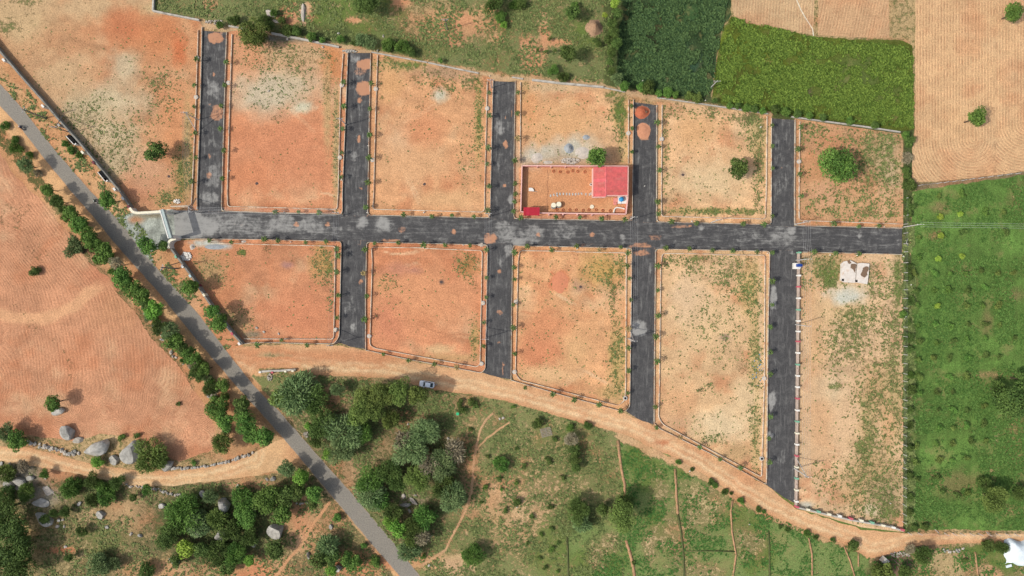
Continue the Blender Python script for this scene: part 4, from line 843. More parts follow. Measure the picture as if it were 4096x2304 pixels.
for k in range(nsh):
    y0 = yt+(yl-yt)*k/nsh; y1 = yt+(yl-yt)*(k+1)/nsh
    obj('roof_panel', ribbed(xa, xm, y0, y1, HR-0.05, HR+0.32, 5).mesh('roof_panel', M['roof']), house)
    y0 = yt+(yb-yt)*k/nsh; y1 = yt+(yb-yt)*(k+1)/nsh
    obj('roof_panel', ribbed(xb, xm, y0, y1, HR-0.05, HR+0.32, 5).mesh('roof_panel', M['roof']), house)
obj('ridge_cap', MB().box(xm, (yt+yb)/2-0.1, HR+0.34, 0.3, abs(yt-yb)+0.1, 0.07).mesh('ridge_cap', M['roof']), house)
# yard wall, one panel between each pair of piers
yw = thing('yard_wall', 'pink rectangular yard wall with buttress piers around the house', 'wall', (*W(2290, 760), 0)); ywo = W(2290, 760)
YH = 2.0
cor = [HZ(138, 112), HZ(1550, 118), HZ(2235, 122), HZ(2236, 740), HZ(2198, 1072), HZ(500, 1050), HZ(168, 1030), HZ(112, 1025), HZ(138, 112)]
for a, b in zip(cor[:-1], cor[1:]):
    L_ = math.hypot(b[0]-a[0], b[1]-a[1]); n = max(1, int(L_/56))
    for i in range(n):
        p0 = (a[0]+(b[0]-a[0])*i/n, a[1]+(b[1]-a[1])*i/n); p1 = (a[0]+(b[0]-a[0])*(i+1)/n, a[1]+(b[1]-a[1])*(i+1)/n)
        w0, w1 = rel(W(*p0, YH), ywo), rel(W(*p1, YH), ywo)
        obj('wall_panel', MB().sweep([w0, w1], 0.22, 0, YH).mesh('wall_panel', M['pink']), yw)
        obj('coping', MB().sweep([w0, w1], 0.30, YH, YH+0.06).mesh('coping', M['pinklight']), yw)
piers = [HZ(x, 132) for x in (440, 715, 995, 1275)]+[HZ(x, 1082) for x in (670, 950, 1235, 1525, 1800)]
for x, y in piers:
    q = rel(W(x, y, YH*.6), ywo); obj('pier', MB().box(q[0], q[1], 0, 0.45, 0.5, 1.7, 0, 0.6).mesh('pier', M['pinklight']), yw)
# gate canopy
cx, cy = W(*HZ(328, 1018), 3.0)
ca = thing('gate_canopy', 'small crimson ribbed metal canopy over the yard gate at the lower left corner', 'canopy', (cx, cy, 0))
for k in range(6):
    x0 = -2.25+k*0.75
    obj('roof_panel', ribbed(-1.15, 1.15, x0, x0+0.75, 2.8, 3.05, 3, 'y').mesh('roof_panel', M['roof2']), ca)
for sx in (-2.0, 2.0):
    for sy in (-1, 1): obj('post', MB().tube((sx, sy, 0), (sx, sy, 2.8), 0.07, n=6).mesh('post', M['steel']), ca)
obj('beam', MB().box(0, -1, 2.66, 4.3, .12, .12).box(0, 1, 2.86, 4.3, .12, .12).mesh('beam', M['steel']), ca)
# raised slab with the blue tank
sx_, sy_ = W(*HZ(2130, 795), 1.2)
tb = thing('tank_platform', 'pale painted platform under the blue tank at the right side of the yard', 'platform', (sx_, sy_, 0))
obj('platform_slab', MB().box(0, 0, 0, 2.6, 1.9, 1.2).mesh('platform_slab', M['pinklight']), tb)
obj('top_slab', MB().box(0.05, 0, 1.2, 2.75, 2.0, 0.1).mesh('top_slab', M['white']), tb)
obj('stair', MB().box(-1.9, 0.1, 0, 1.1, 1.2, 0.8).box(-2.0, -0.9, 0, .9, .7, .45).mesh('stair', M['pink']), tb)
tx, ty = W(*HZ(2112, 775), 2.2)
tk = thing('water_tank', 'bright blue plastic water tank with ribbed lid on the yard platform', 'water tank', (tx, ty, 1.3))
obj('tank_body', MB().lathe([(.62, 0), (.66, .08), (.66, .3), (.63, .34), (.66, .38), (.66, .62), (.63, .66), (.66, .7), (.66, .9), (.5, 1.05), (.26, 1.14)], n=20).mesh('tank_body', M['bluetank'], False), tk)
obj('tank_lid', MB().lathe([(.28, 1.14), (.28, 1.24), (.1, 1.28)], n=14).mesh('tank_lid', M['bluetank']), tk)
obj('pipe', MB().tube((0, -.6, .1), (0, -1.2, .1), .05).tube((0, -1.2, .1), (0, -1.2, -1.2), .05).mesh('pipe', M['white']), tk)
# cement rings, well, stones, seat
for x, y, r, h, lb, lidoff in ((762, 920, 50, 1.3, 'left one of two pale cement soak tanks with a shifted lid', (0, .28)), (865, 900, 50, 1.3, 'right one of two pale cement soak tanks with a shifted lid', (0, .26))):
    q = W(*HZ(x, y), h*.5); R = r/4.954/PXM
    o = thing('cement_tank', lb, 'tank', (*q, 0), group='cement tanks in the yard')
    mb = MB(); n = 20; vs = []
    for rr, z in ((R, 0), (R, h), (R*.9, h), (R*.9, .2)):
        for i in range(n): vs.append((rr*math.cos(2*math.pi*i/n), rr*math.sin(2*math.pi*i/n), z))
    fs = [(j*n+i, j*n+(i+1) % n, (j+1)*n+(i+1) % n, (j+1)*n+i) for j in range(3) for i in range(n)]+[tuple(3*n+i for i in range(n))]
    mb.add(vs, fs); obj('ring', mb.mesh('ring', M['concrete']), o)
    obj('opening_shade', MB().lathe([(R*.88, h*.5), (R*.88, h*.52)], n=16).mesh('opening_shade', M['black']), o)  # black disc paints the shade in the opening under the shifted lid
    obj('lid', MB().lathe([(R*.97, h), (R*.97, h+.08)], lidoff[0], lidoff[1], n=20).mesh('lid', M['cream']), o)
q = W(*HZ(1525, 925), .3); o = thing('round_lid', 'flat round pale cement cover lying alone in the yard', 'cover', (*q, 0))
obj('disc', MB().lathe([(.58, 0), (.58, .3), (.55, .33)], n=20).mesh('disc', M['cream']), o); obj('handle', MB().box(0, 0, .33, .2, .06, .06).mesh('handle', M['steel']), o)
q = W(*HZ(1510, 480), 1.0); o = thing('vent_pipe', 'short white pipe with a black open mouth beside the house', 'pipe', (*q, 0))
mb = MB(); n = 16; vs = []
for rr, z in ((.36, 0), (.36, 1.0), (.27, 1.0), (.27, .3)):
    for i in range(n): vs.append((rr*math.cos(2*math.pi*i/n), rr*math.sin(2*math.pi*i/n), z))
mb.add(vs, [(j*n+i, j*n+(i+1) % n, (j+1)*n+(i+1) % n, (j+1)*n+i) for j in range(3) for i in range(n)]); obj('pipe_wall', mb.mesh('pipe_wall', M['white']), o)
obj('dark_hole', MB().lathe([(.26, .3), (.26, .32)], n=12).mesh('dark_hole', M['black']), o)
q0 = W(*HZ(1100, 685)); sp = thing('stepping_stones', 'row of grey paving slabs leading across the yard to the house', 'stepping stones', (*q0, 0))
for i, (x, y, rz) in enumerate([(703, 708, 0), (768, 693, .3), (830, 672, 0), (835, 705, .5), (890, 675, 0), (957, 674, 0), (1022, 675, 0), (1080, 678, 0), (1142, 680, .1), (1202, 680, 0), (1258, 674, 0), (1318, 668, .6), (1402, 680, 0), (1475, 684, 0), (1505, 668, 0)]):
    q = rel(W(*HZ(x, y)), q0); obj('stone', MB().box(q[0], q[1], .04, .38, .66, .14, rz).mesh('stone', M['concrete']), sp)
q0 = W(*HZ(2060, 990)); st = thing('curved_planter', 'low white curved planter wall around sand in the yard corner', 'planter', (*q0, 0))
pp = [rel(W(*HZ(x, y), .7), q0) for x, y in [(2175, 970), (2100, 950), (2020, 940), (1985, 955), (1965, 990), (1955, 1045)]]
obj('planter_wall', MB().sweep(pp, .3, 0, .7).mesh('planter_wall', M['white']), st)
obj('sand_fill', poly_prism(MB(), [rel(W(*HZ(x, y)), q0) for x, y in [(2170, 1040), (2175, 980), (2100, 965), (2020, 955), (1985, 985), (1980, 1040)]], 0, .35).mesh('sand_fill', M['sand']), st)
q0 = W(*HZ(322, 590)); qc = thing('quarter_round_slab', 'white quarter round slab near the left side of the yard', 'slab', (*q0, 0))
pts = [(-.72, -.45), (.75, -.45)]+[(-.0+.75*math.cos(a), -.45+.95*math.sin(a)) for a in (.4, .8, 1.2, 1.5)]+[(-.72, .5)]
obj('slab_block', poly_prism(MB(), pts, 0, .5).mesh('slab_block', M['white']), qc); obj('slab_foot', MB().box(.95, -.5, 0, 1.6, .12, .08, -.05).mesh('slab_foot', M['darkconc']), qc)
ringm = MB(); n = 16; vs = []
for rr, z in ((.46, 0), (.40, .14), (.30, .14), (.22, 0.02)):
    for i in range(n): vs.append((rr*math.cos(2*math.pi*i/n), rr*math.sin(2*math.pi*i/n), z))
ringm.add(vs, [(j*n+i, j*n+(i+1) % n, (j+1)*n+(i+1) % n, (j+1)*n+i) for j in range(3) for i in range(n)])
ringme = ringm.mesh('earth_ring', M['redsand'])
sprout = MB()
for i in range(7):
    a = i*.9; sprout.add([(0, 0, .05), (.18*math.cos(a)-.03, .18*math.sin(a), .35), (.34*math.cos(a), .34*math.sin(a), .22), (.18*math.cos(a)+.03, .18*math.sin(a)+.03, .33)], [(0, 1, 2, 3)])
sproutme = sprout.mesh('seedling', L['mid'])
for i, (x, y) in enumerate([(765, 222), (895, 236), (1045, 242), (1143, 215), (1243, 228), (1385, 235)]):
    o = thing('planting_pit', 'earth planting ring with a seedling by the upper yard wall, %s from the left' % ORD[i], 'planting pit', (*W(*HZ(x, y)), .05), group='planting rings by the upper yard wall')
    obj('earth_ring', ringme, o); obj('seedling', sproutme, o)
for i, (x, y) in enumerate([(830, 985), (955, 992), (1085, 990), (1212, 990), (1350, 996), (1465, 988), (1612, 988), (1740, 1000), (1888, 1004)]):
    o = thing('planting_pit', 'earth planting ring with a seedling by the lower yard wall, %s from the left' % ORD[i], 'planting pit', (*W(*HZ(x, y)), .05), group='planting rings by the lower yard wall')
    obj('earth_ring', ringme, o); obj('seedling', sproutme, o)
hose = MB(); hpts = [(640, 200), (660, 330), (635, 480), (660, 620), (630, 760), (640, 900)]
for a, b in zip(hpts[:-1], hpts[1:]): pa, pb = W(*HZ(*a)), W(*HZ(*b)); hose.tube((*pa, .08), (*pb, .08), .04, n=5)
o = obj('hose', hose.mesh('hose', M['ceramic']), label='brown garden hose lying across the yard from top to bottom', cat='hose')

# ------------------------------------------------------------------ gate and its curved wing walls
gp = WP([(646, 838), (680, 952)], 6.1); gc_ = ((gp[0][0]+gp[1][0])/2, (gp[0][1]+gp[1][1])/2)
ga = thing('entrance_gate', 'tall entrance gate beam spanning the main street at the left', 'gate', (*gc_, 0))
a_, b_ = rel(gp[0], gc_), rel(gp[1], gc_)
obj('beam', MB().sweep([a_, b_], .95, 5.0, 6.1).mesh('beam', M['beam']), ga)
dv = Vector(b_)-Vector(a_); dv.normalize(); nv = Vector((-dv.y, dv.x)); nv = nv if nv.x < 0 else -nv
obj('cornice', MB().sweep([(a_[0]+nv.x*.42, a_[1]+nv.y*.42), (b_[0]+nv.x*.42, b_[1]+nv.y*.42)], .26, 6.1, 6.2).mesh('cornice', M['white']), ga)
for e, s_ in ((a_, 1), (b_, -1)):
    obj('column', MB().box(e[0]+dv.x*.5*s_, e[1]+dv.y*.5*s_, 0, .9, .9, 5.0, math.atan2(dv.y, dv.x)).mesh('column', M['white']), ga)
def wing(pts, h, label):
    P_ = WP(rc(pts, 14), h); c0 = P_[len(P_)//2]; o = thing('wing_wall', label, 'wall', (*c0, 0))
    R_ = [rel(q, c0) for q in P_]
    obj('wall_body', MB().sweep(R_, .5, 0, h-.08).mesh('wall_body', M['white']), o); obj('coping', MB().sweep(R_, .68, h-.08, h).mesh('coping', M['cream']), o)
wing([(518, 831), (530, 848), (548, 852), (600, 849), (646, 846)], 3.0, 'white curved wall leading up to the gate from the upper left')
wing([(657, 845), (675, 842), (692, 842)], 3.4, 'short white wall piece right of the gate on the upper side')
wing([(703, 955), (686, 958), (674, 968), (671, 982), (675, 993)], 3.0, 'white hook shaped wall at the lower end of the gate')
# small earth bed and wall inside the gate
o = thing('garden_wall', 'low pinkish wall strip just inside the gate on the upper side', 'wall', (*W(720, 826), 0))
q0 = W(720, 826); obj('wall_body', MB().sweep([rel(W(x, y, .8), q0) for x, y in [(684, 826), (750, 827), (766, 840)]], .25, 0, .8).mesh('wall_body', M['edging']), o)

# ------------------------------------------------------------------ roadside compound walls
def compound(pts, h, label, posts, wid=.45, top='darkconc', seedc=0):
    """pts: pixels of the visible top; posts: (px,py,material,length)"""
    q0 = W(*pts[len(pts)//2]); o = thing('compound_wall', label, 'wall', (*q0, 0))
    for a, b in zip(pts[:-1], pts[1:]):
        L_ = math.hypot(b[0]-a[0], b[1]-a[1]); n = max(1, int(L_/46))
        for i in range(n):
            p0 = (a[0]+(b[0]-a[0])*i/n, a[1]+(b[1]-a[1])*i/n); p1 = (a[0]+(b[0]-a[0])*(i+1)/n, a[1]+(b[1]-a[1])*(i+1)/n)
            obj('wall_panel', MB().sweep([rel(W(*p0, h), q0), rel(W(*p1, h), q0)], wid, 0, h).mesh('wall_panel', M[top]), o)
    for px, py, m, sx, sy, rz in posts:
        q = rel(W(px, py, h+.3), q0)
        obj('post', MB().box(q[0], q[1], 0, sx, sy, h+.22, rz).mesh('post', M[m]), o)
        obj('post_cap', MB().box(q[0], q[1], h+.22, sx+.06, sy+.06, .08, rz).mesh('post_cap', M[m]), o)
    return o
WA = [(-60, 130), (0, 207), (90, 312), (175, 408), (233, 477), (318, 572), (397, 668), (477, 763), (520, 828)]
ang = math.atan2(-(763-477), 477-233)
cmp_posts = [(14, 240, 'white'), (170, 424, 'white'), (233, 499, 'greywall'), (298, 573, 'white'), (329, 609, 'cream'), (372, 650, 'maroon'), (424, 720, 'white'), (457, 757, 'white'), (490, 793, 'white'), (514, 827, 'maroon')]
wa = compound(WA, 1.8, 'long dark compound wall with signboard posts beside the public road', [(x, y, m, .5, .9, ang+1.57) for x, y, m in cmp_posts])
q0 = W(*WA[len(WA)//2])
for (x0, y0), (x1, y1) in (((268, 540), (298, 572)), ((395, 684), (424, 720))):
    a, b = rel(W(x0, y0, 2.4), q0), rel(W(x1, y1, 2.4), q0)
    obj('recess', MB().sweep([a, b], .75, .0, 2.1).mesh('recess', M['black']), wa)
    d = Vector((b[0]-a[0], b[1]-a[1])).normalized(); n_ = Vector((-d.y, d.x)); n_ = n_ if n_.x < 0 else -n_
    obj('recess_frame', MB().sweep([(a[0]+n_.x*.45, a[1]+n_.y*.45), (b[0]+n_.x*.45, b[1]+n_.y*.45)], .16, 0, 2.35).mesh('recess_frame', M['white']), wa)
WBp = [(682, 994), (720, 1044), (762, 1100), (835, 1210), (900, 1300), (968, 1376)]
ang2 = math.atan2(-(1210-1100), 835-762)
compound(WBp, 2.0, 'long weathered compound wall with small posts below the gate', [(x, y, m, .5, .75, ang2+1.57) for x, y, m in [(702, 1027, 'wallgreen'), (729, 1066, 'white'), (760, 1104, 'wallblue'), (790, 1142, 'maroon'), (815, 1180, 'cream'), (927, 1335, 'wallred'), (956, 1375, 'white')]])
# coloured wall of the long right hand plot
CW = [(3197, 1010), (3195, 1100), (3193, 1300), (3190, 1536), (3188, 1800), (3186, 2028)]
cols = ['wallgreen', None, 'white', 'wallred', 'white', 'wallgreen', 'white', 'white', 'wallred', 'white', 'wallgreen', 'white', 'white', 'wallred', 'white', 'wallgreen', 'cream', 'white', 'wallred', 'cream', 'wallgreen', 'cream', 'white']
ysv = [1010, 0, 1102, 1147, 1193, 1239, 1284, 1326, 1366, 1412, 1459, 1504, 1549, 1595, 1642, 1687, 1734, 1779, 1825, 1870, 1915, 1962, 2007]
xs = lambda y: 3197-(y-1010)*0.0105
compound([(xs(1010), 1010), (xs(1300), 1300), (xs(1600), 1600), (xs(2028), 2028)], 1.1, 'low wall with white, red and green posts between the right street and long plot', [(xs(y)+2, y, c, .85, .42, 0) for y, c in zip(ysv, cols) if c], .4, 'walltop')
BWl = [(3186, 2030), (3400, 2080), (3560, 2108), (3614, 2124)]
a3 = -math.atan2(94, 428)
compound(BWl, 1.1, 'low wall with coloured posts along the dirt track at the lower right', [(x, y, m, .95, .5, a3) for (x, y), m in zip(tl(3, 2, [(222, 930), (305, 950), (385, 965), (465, 985), (545, 998), (630, 1018), (708, 1032), (790, 1048), (873, 1070), (950, 1085), (1018, 1103)]), ['wallred', 'cream', 'wallgreen', 'cream', 'white', 'wallred', 'cream', 'wallgreen', 'cream', 'white', 'wallred'])], .42, 'greywall')
# broken low walls on the north boundary
for pts, h, wd, lb in [([(612, -60), (612, 0), (610, 42), (657, 52), (795, 79)], .9, .45, 'grey boundary wall turning a corner at the top left'),
                       ([(914, 103), (980, 114)], .7, .4, 'short stub of boundary wall left of the dark tree at the top'),
                       ([(1085, 132), (1200, 154), (1355, 187)], .8, .5, 'grey boundary wall beside the dark tree, behind the second plot'),
                       ([(1485, 208), (1600, 229), (1708, 249)], .5, .3, 'thin crumbling boundary wall behind the third plot, left piece'), ([(1712, 250), (1810, 271), (1914, 292)], .5, .34, 'thin crumbling boundary wall behind the third plot, right piece'),
                       ([(2048, 308), (2092, 315)], .5, .3, 'tiny remnant of boundary wall above the middle street'), ([(2128, 319), (2250, 333), (2414, 348)], .7, .55, 'white topped boundary wall behind the house plot'),
                       ([(2416, 350), (2500, 367)], .5, .3, 'brownish wall remnant right of the white topped wall'), ([(2628, 390), (2764, 409), (3000, 444), (3072, 455)], .5, .28, 'low thin boundary wall below the bright green crop'),
                       ([(3167, 467), (3284, 483), (3450, 505), (3602, 528)], .6, .36, 'low boundary wall behind the weedy plot at the upper right')]:
    c0 = W(*pts[len(pts)//2], h); mb = MB(); o = thing('boundary_wall', lb, 'wall', (*c0, 0))
    for a, b in zip(pts[:-1], pts[1:]):
        obj('wall_panel', MB().sweep([rel(W(*a, h), c0), rel(W(*b, h), c0)], wd, 0, h+random.uniform(-.06, .06)).mesh('wall_panel', M['greywall']), o)

# ------------------------------------------------------------------ fences of leaning cement posts
def fence(tops, label, h=2.0, wires=3, extra=()):
    c0 = W(*tops[len(tops)//2]); o = thing('wire_fence', label, 'fence', (*c0, 0)); P_ = []
    for x, y in tops:
        q = rel(W(x, y, h*.5), c0); P_.append(q); lean = random.uniform(-.05, .05)
        obj('post', MB().tube((q[0], q[1], 0), (q[0]+lean, q[1]+lean, h), .09, .07, n=6).mesh('post', M['pole']), o)
    for x0, y0, x1, y1 in extra:
        a, b = rel(W(x0, y0), c0), rel(W(x1, y1, h*.8), c0); obj('brace', MB().tube((*a, 0), (*b, h*.8), .08, n=6).mesh('brace', M['pole']), o)
    for k in range(wires):
        mb = MB(); z = h*(.35+.28*k)
        for a, b in zip(P_[:-1], P_[1:]): mb.tube((*a, z), (*b, z), .012, n=3, cap=False)
        obj('wire', mb.mesh('wire', M['steel']), o)
fy = [792, 862, 896, 932, 974, 1007] + [1051, 1090, 1122, 1159, 1193, 1232, 1308, 1346, 1385, 1419, 1454, 1495, 1525, 1600, 1632, 1671, 1707, 1741, 1781, 1820, 1874, 1911, 1950, 1986, 2020, 2058, 2091]
fence([(3624-(y-790)*.005, y) for y in fy], 'long fence of white cement posts between the plots and the orchard', 2.2, 3,
      [(3632, 955, 3625, 969), (3632, 982, 3625, 969), (3630, 1258, 3624, 1266), (3616, 1278, 3624, 1266), (3614, 1552, 3622, 1562), (3613, 1838, 3620, 1854)])
fence([(x, 2135+(x-3640)*.012) for x in (3640, 3680, 3786, 3818, 3850, 3889, 3922, 3958, 3993, 4032, 4068)], 'fence of white cement posts beside the dirt track at the right edge', 2.2, 3, [(3755, 2132, 3740, 2118), (3960, 2134, 3945, 2128)])
fence(tl(3, 0, [(1150, 1398), (1290, 1382), (1345, 1376), (1410, 1368), (1480, 1360), (1540, 1350), (1608, 1343), (1680, 1333), (1750, 1325), (1820, 1315), (1890, 1308)]), 'fence of white posts between tan field and bright orchard', 2.0, 3)

# ------------------------------------------------------------------ electricity poles and lines
def epole(bx, by, h, label, strut=None, mat='pole', arm=0.0, n_ins=3, r=.15):
    q = W(bx, by); o = thing('electric_pole', label, 'pole', (*q, 0), group='electricity poles of the layout')
    obj('mast', MB().tube((0, 0, 0), (0, 0, h), r, r*.62, n=8).mesh('mast', M[mat]), o)
    if strut:
        a = rel(W(*strut), q); obj('strut', MB().tube((*a, 0), (0, 0, h*.86), .12, .09, n=8).mesh('strut', M[mat]), o)
    c, s_ = math.cos(arm), math.sin(arm)
    ca = obj('crossarm', MB().box(0, 0, h-.5, 1.9, .1, .1, arm).box(0, 0, h-1.2, 1.3, .08, .08, arm).mesh('crossarm', M['steel']), o)
    for k in range(n_ins):
        d = -.85+1.7*k/(n_ins-1); obj('insulator', MB().lathe([(.07, h-.4), (.09, h-.32), (.05, h-.26), (.07, h-.2), (.03, h-.14)], d*c, d*s_, n=8).mesh('insulator', M['white']), ca)
    return o
epole(795, 480, 9.0, 'slanting cement pole with long strut left of the first side street', (789, 530))
epole(1386, 500, 8.0, 'cement pole at the left kerb of the second side street, upper half')
epole(1966, 352, 8.2, 'cement pole at the top end of the third side street')
epole(1790, 119, 8.0, 'lone thin pole standing in the green scrub at the top centre', mat='polegrey')
epole(2843, 350, 6.4, 'lone white pole at the edge of the bright green crop')
epole(808, 852, 8.4, 'pole just inside the gate carrying many wires', (784, 792), 'polegrey', 1.57, 4)
epole(1372, 862, 8.4, 'pole at the corner of main street and second side street')
epole(1957, 866, 8.2, 'white pole at the corner of main street and third side street')
epole(2517, 879, 8.2, 'white pole at the corner below the house yard')
epole(2843, 890, 8.4, 'white pole by the main street between fourth and fifth side streets')
epole(3178, 898, 8.4, 'white pole at the corner of main street and the rightmost side street')
epole(3614, 908, 8.4, 'white pole at the far right dead end of the main street')
epole(3184, 1041, 8.4, 'grey pole beside the blue transformer')
epole(3181, 1298, 8.6, 'single white pole leaning over the coloured wall, upper half')
epole(2513, 1354, 9.8, 'white pole with strut at the left kerb below the house', (2517, 1308), 'pole', 0, 3, .2)
epole(3177, 1873, 9.4, 'white pole with strut at the bottom of the coloured wall', (3181, 1825), 'pole', 0, 3, .2)
epole(1347, 1374, 8.0, 'grey pole with strut at the lower end of the second side street', (1352, 1312), 'polegrey')
epole(1946, 1349, 8.0, 'pole with strut on the left kerb of the third street, lower half', (1947, 1308))
epole(185, 473, 9.5, 'tall grey pole between the public road and compound wall, upper left', None, 'polegrey', 1.2, 3, .22)
epole(285, 532, 8.0, 'slanted pole with strut touching the upper left compound wall', (252, 462), 'polegrey')
epole(712, 1074, 9.5, 'tall grey pole beside the public road below the gate tree', (716, 1050), 'polegrey', 1.2, 3, .22)
def span(pts, h, n, gap, label, sag=.5, across=None):
    """n wires hung between poles; pts are pixels of the masts"""
    P_ = [Vector((*W(*p), 0)) for p in pts]; c0 = P_[0]; o = thing('overhead_line', label, 'power line', (c0.x, c0.y, 0))
    for k in range(n):
        mb = MB()
        for a, b in zip(P_[:-1], P_[1:]):
            d = (b-a).normalized(); nn = Vector((-d.y, d.x, 0))*((k-(n-1)/2)*gap); prev = None
            for i in range(7):
                t_ = i/6; q = a+(b-a)*t_+nn-c0; q.z = h-sag*4*t_*(1-t_)
                if prev is not None: mb.tube(prev, q, .016, n=3, cap=False)
                prev = q
        obj('wire', mb.mesh('wire', M['wire']), o)
span([(795, 480), (797, 650), (808, 852)], 8.2, 5, .42, 'five overhead wires along the first side street')
span([(808, 852), (1090, 860), (1372, 862)], 8.0, 5, .42, 'overhead wires along the upper edge of the main street by the gate')
span([(1386, 500), (1380, 680), (1372, 862), (1360, 1110), (1347, 1374)], 7.7, 4, .45, 'overhead wires along the second side street')
span([(1966, 352), (1962, 600), (1957, 866), (1952, 1110), (1946, 1349)], 7.8, 5, .42, 'overhead wires along the third side street')
span([(2517, 879), (2515, 1100), (2513, 1354)], 8.2, 5, .5, 'overhead wires along the fourth side street below the main street')
span([(3178, 898), (3184, 1041), (3181, 1298), (3179, 1580), (3177, 1873)], 8.2, 5, .5, 'overhead wires beside the coloured wall')
span([(3614, 908), (3900, 912), (4300, 918)], 8.0, 3, .6, 'overhead wires crossing the orchard to the right', 1.0)
# transformer
q = W(3190, 1064, 1.2); o = thing('transformer', 'blue transformer box with bushings on a white plinth at the coloured wall', 'transformer', (*q, 0))
obj('plinth', MB().box(-.1, 0, 0, 1.75, 1.7, 1.3).mesh('plinth', M['white']), o)
bx_ = obj('casing', MB().box(.1, .15, 1.3, 1.15, .8, 1.0).mesh('casing', M['bluebox']), o)
for k in range(3): obj('bushing', MB().tube((-.2+k*.3, -.1-.15, 2.2), (-.2+k*.3, -.35-.15, 2.6), .07, .04, 6).mesh('bushing', M['white']), bx_)
obj('cooling_fins', MB().box(.8, .15, 1.4, .1, .7, .8).box(.95, .15, 1.4, .1, .7, .8).mesh('cooling_fins', M['bluebox']), o)

# twin cement tank slab
q0 = W(3422, 1093); o = thing('sump_tank', 'pale cement double tank slab with two square dark openings', 'tank', (*q0, 0))
def SL(x, y): return (3150+x/7.245, 1000+y/7.245)
left = [(1560, 400), (1640, 330), (1830, 300), (2000, 390), (1975, 700), (1960, 950), (1640, 935), (1540, 880)]
right = [(2040, 390), (2130, 375), (2370, 395), (2350, 700), (2310, 990), (1985, 940), (2000, 690)]
obj('slab_left', poly_prism(MB(), [rel(W(*SL(*p), .7), q0) for p in left][::-1], 0, .7).mesh('slab_left', M['slab']), o)
obj('slab_right', poly_prism(MB(), [rel(W(*SL(*p), .7), q0) for p in right][::-1], 0, .74).mesh('slab_right', M['slab']), o)
for p in ((1600, 868), (1992, 900)):
    c = rel(W(*SL(*p), .7), q0); obj('opening', MB().box(c[0], c[1], .6, .62, .62, .18).mesh('opening', M['black']), o)
for pl in ([(1830, 420), (1860, 400), (1990, 400), (1960, 660), (1900, 570), (1830, 520)], [(2180, 520), (2260, 470), (2340, 480), (2360, 560), (2300, 650), (2310, 730), (2240, 800), (2150, 760), (2110, 700), (2160, 620)], [(1730, 320), (1800, 300), (1850, 380), (1780, 410)]):
    obj('mud_patch', poly_prism(MB(), [rel(W(*SL(*p), .74), q0) for p in jagged(pl, 9, 12)][::-1], .6, .775).mesh('mud_patch', M['mud_shadow']), o)

# ------------------------------------------------------------------ manholes, plot stones
mh = MB().lathe([(.62, 0), (.62, .42), (.56, .46), (.3, .48)], n=18).mesh('chamber', M['concrete'])
mhl = MB().lathe([(.34, .46), (.34, .52), (.1, .54)], n=12).mesh('cover', M['edging']); mhd = MB().lathe([(.34, .47), (.34, .5)], n=12).mesh('cover', M['black'])
mhs = [(791, 233, 'on the left edging of the first street, near its top', 0), (787, 390, 'on the left edging of the first street, lower', 0), (917, 333, 'on the right edging of the first street', 0),
       (1369, 342, 'on the left edging of the second street, upper', 0), (1504, 357, 'on the right edging of the second street, upper', 0), (1949, 435, 'on the left edging of the third street', 0), (1361, 631, 'on the left edging of the second street, lower', 0), (1491, 641, 'on the right edging of the second street, lower', 0),
       (2513, 534, 'on the edging right of the house plot', 0), (2646, 557, 'on the right edging of the fourth street', 0), (3194, 647, 'on the edging right of the fifth street', 0), (1344, 1319, 'beside the struts at the lower end of the second street', 0), (1478, 1344, 'at the lower left corner of the second lower plot', 0),
       (1932, 1212, 'on the right edging of the second lower plot', 0), (1926, 1454, 'at the lower right corner of the second lower plot', 0), (2064, 1207, 'on the left edging of the third lower plot', 0), (2058, 1487, 'at the lower left corner of the third lower plot', 0), (3055, 1513, 'on the right edging of the fourth lower plot', 0),
       (2500, 1592, 'with dark centre at the lower right corner of the third lower plot', 1), (3045, 1833, 'with dark centre at the lower right corner of the fourth lower plot', 1)]
for x, y, lb, d in mhs:
    o = thing('manhole', 'round cement manhole ' + lb, 'manhole', (*W(x, y), .02), group='round manholes on the plot edgings'); obj('chamber', mh, o); obj('cover', mhd if d else mhl, o)
def stone_mesh(seed, mat, sub=2, squash=(1, 1, 1), rough=.35):
    bm = bmesh.new(); bmesh.ops.create_icosphere(bm, subdivisions=sub, radius=1.0); rs = np.random.RandomState(seed)
    planes = rs.normal(size=(9, 3)); planes /= np.linalg.norm(planes, axis=1)[:, None]; dist = rs.uniform(.42, .85, 9)
    for v in bm.verts:
        p = np.array(v.co)
        for n_, d_ in zip(planes, dist):
            k = p.dot(n_)
            if k > d_: p = p-n_*(k-d_)
        p *= 1+rough*.25*(vnoise(np.array([p[0]*2.1+seed]), np.array([p[1]*2.1+p[2]*1.7]), seed)[0]-.5)
        v.co = Vector(p*np.array(squash))
    me = bpy.data.meshes.new('stone'); bm.to_mesh(me); bm.free(); me.materials.append(mat); return me
wsm = [stone_mesh(60+i, M['whitestone'], 1, (.42, .2, .42)) for i in range(3)]
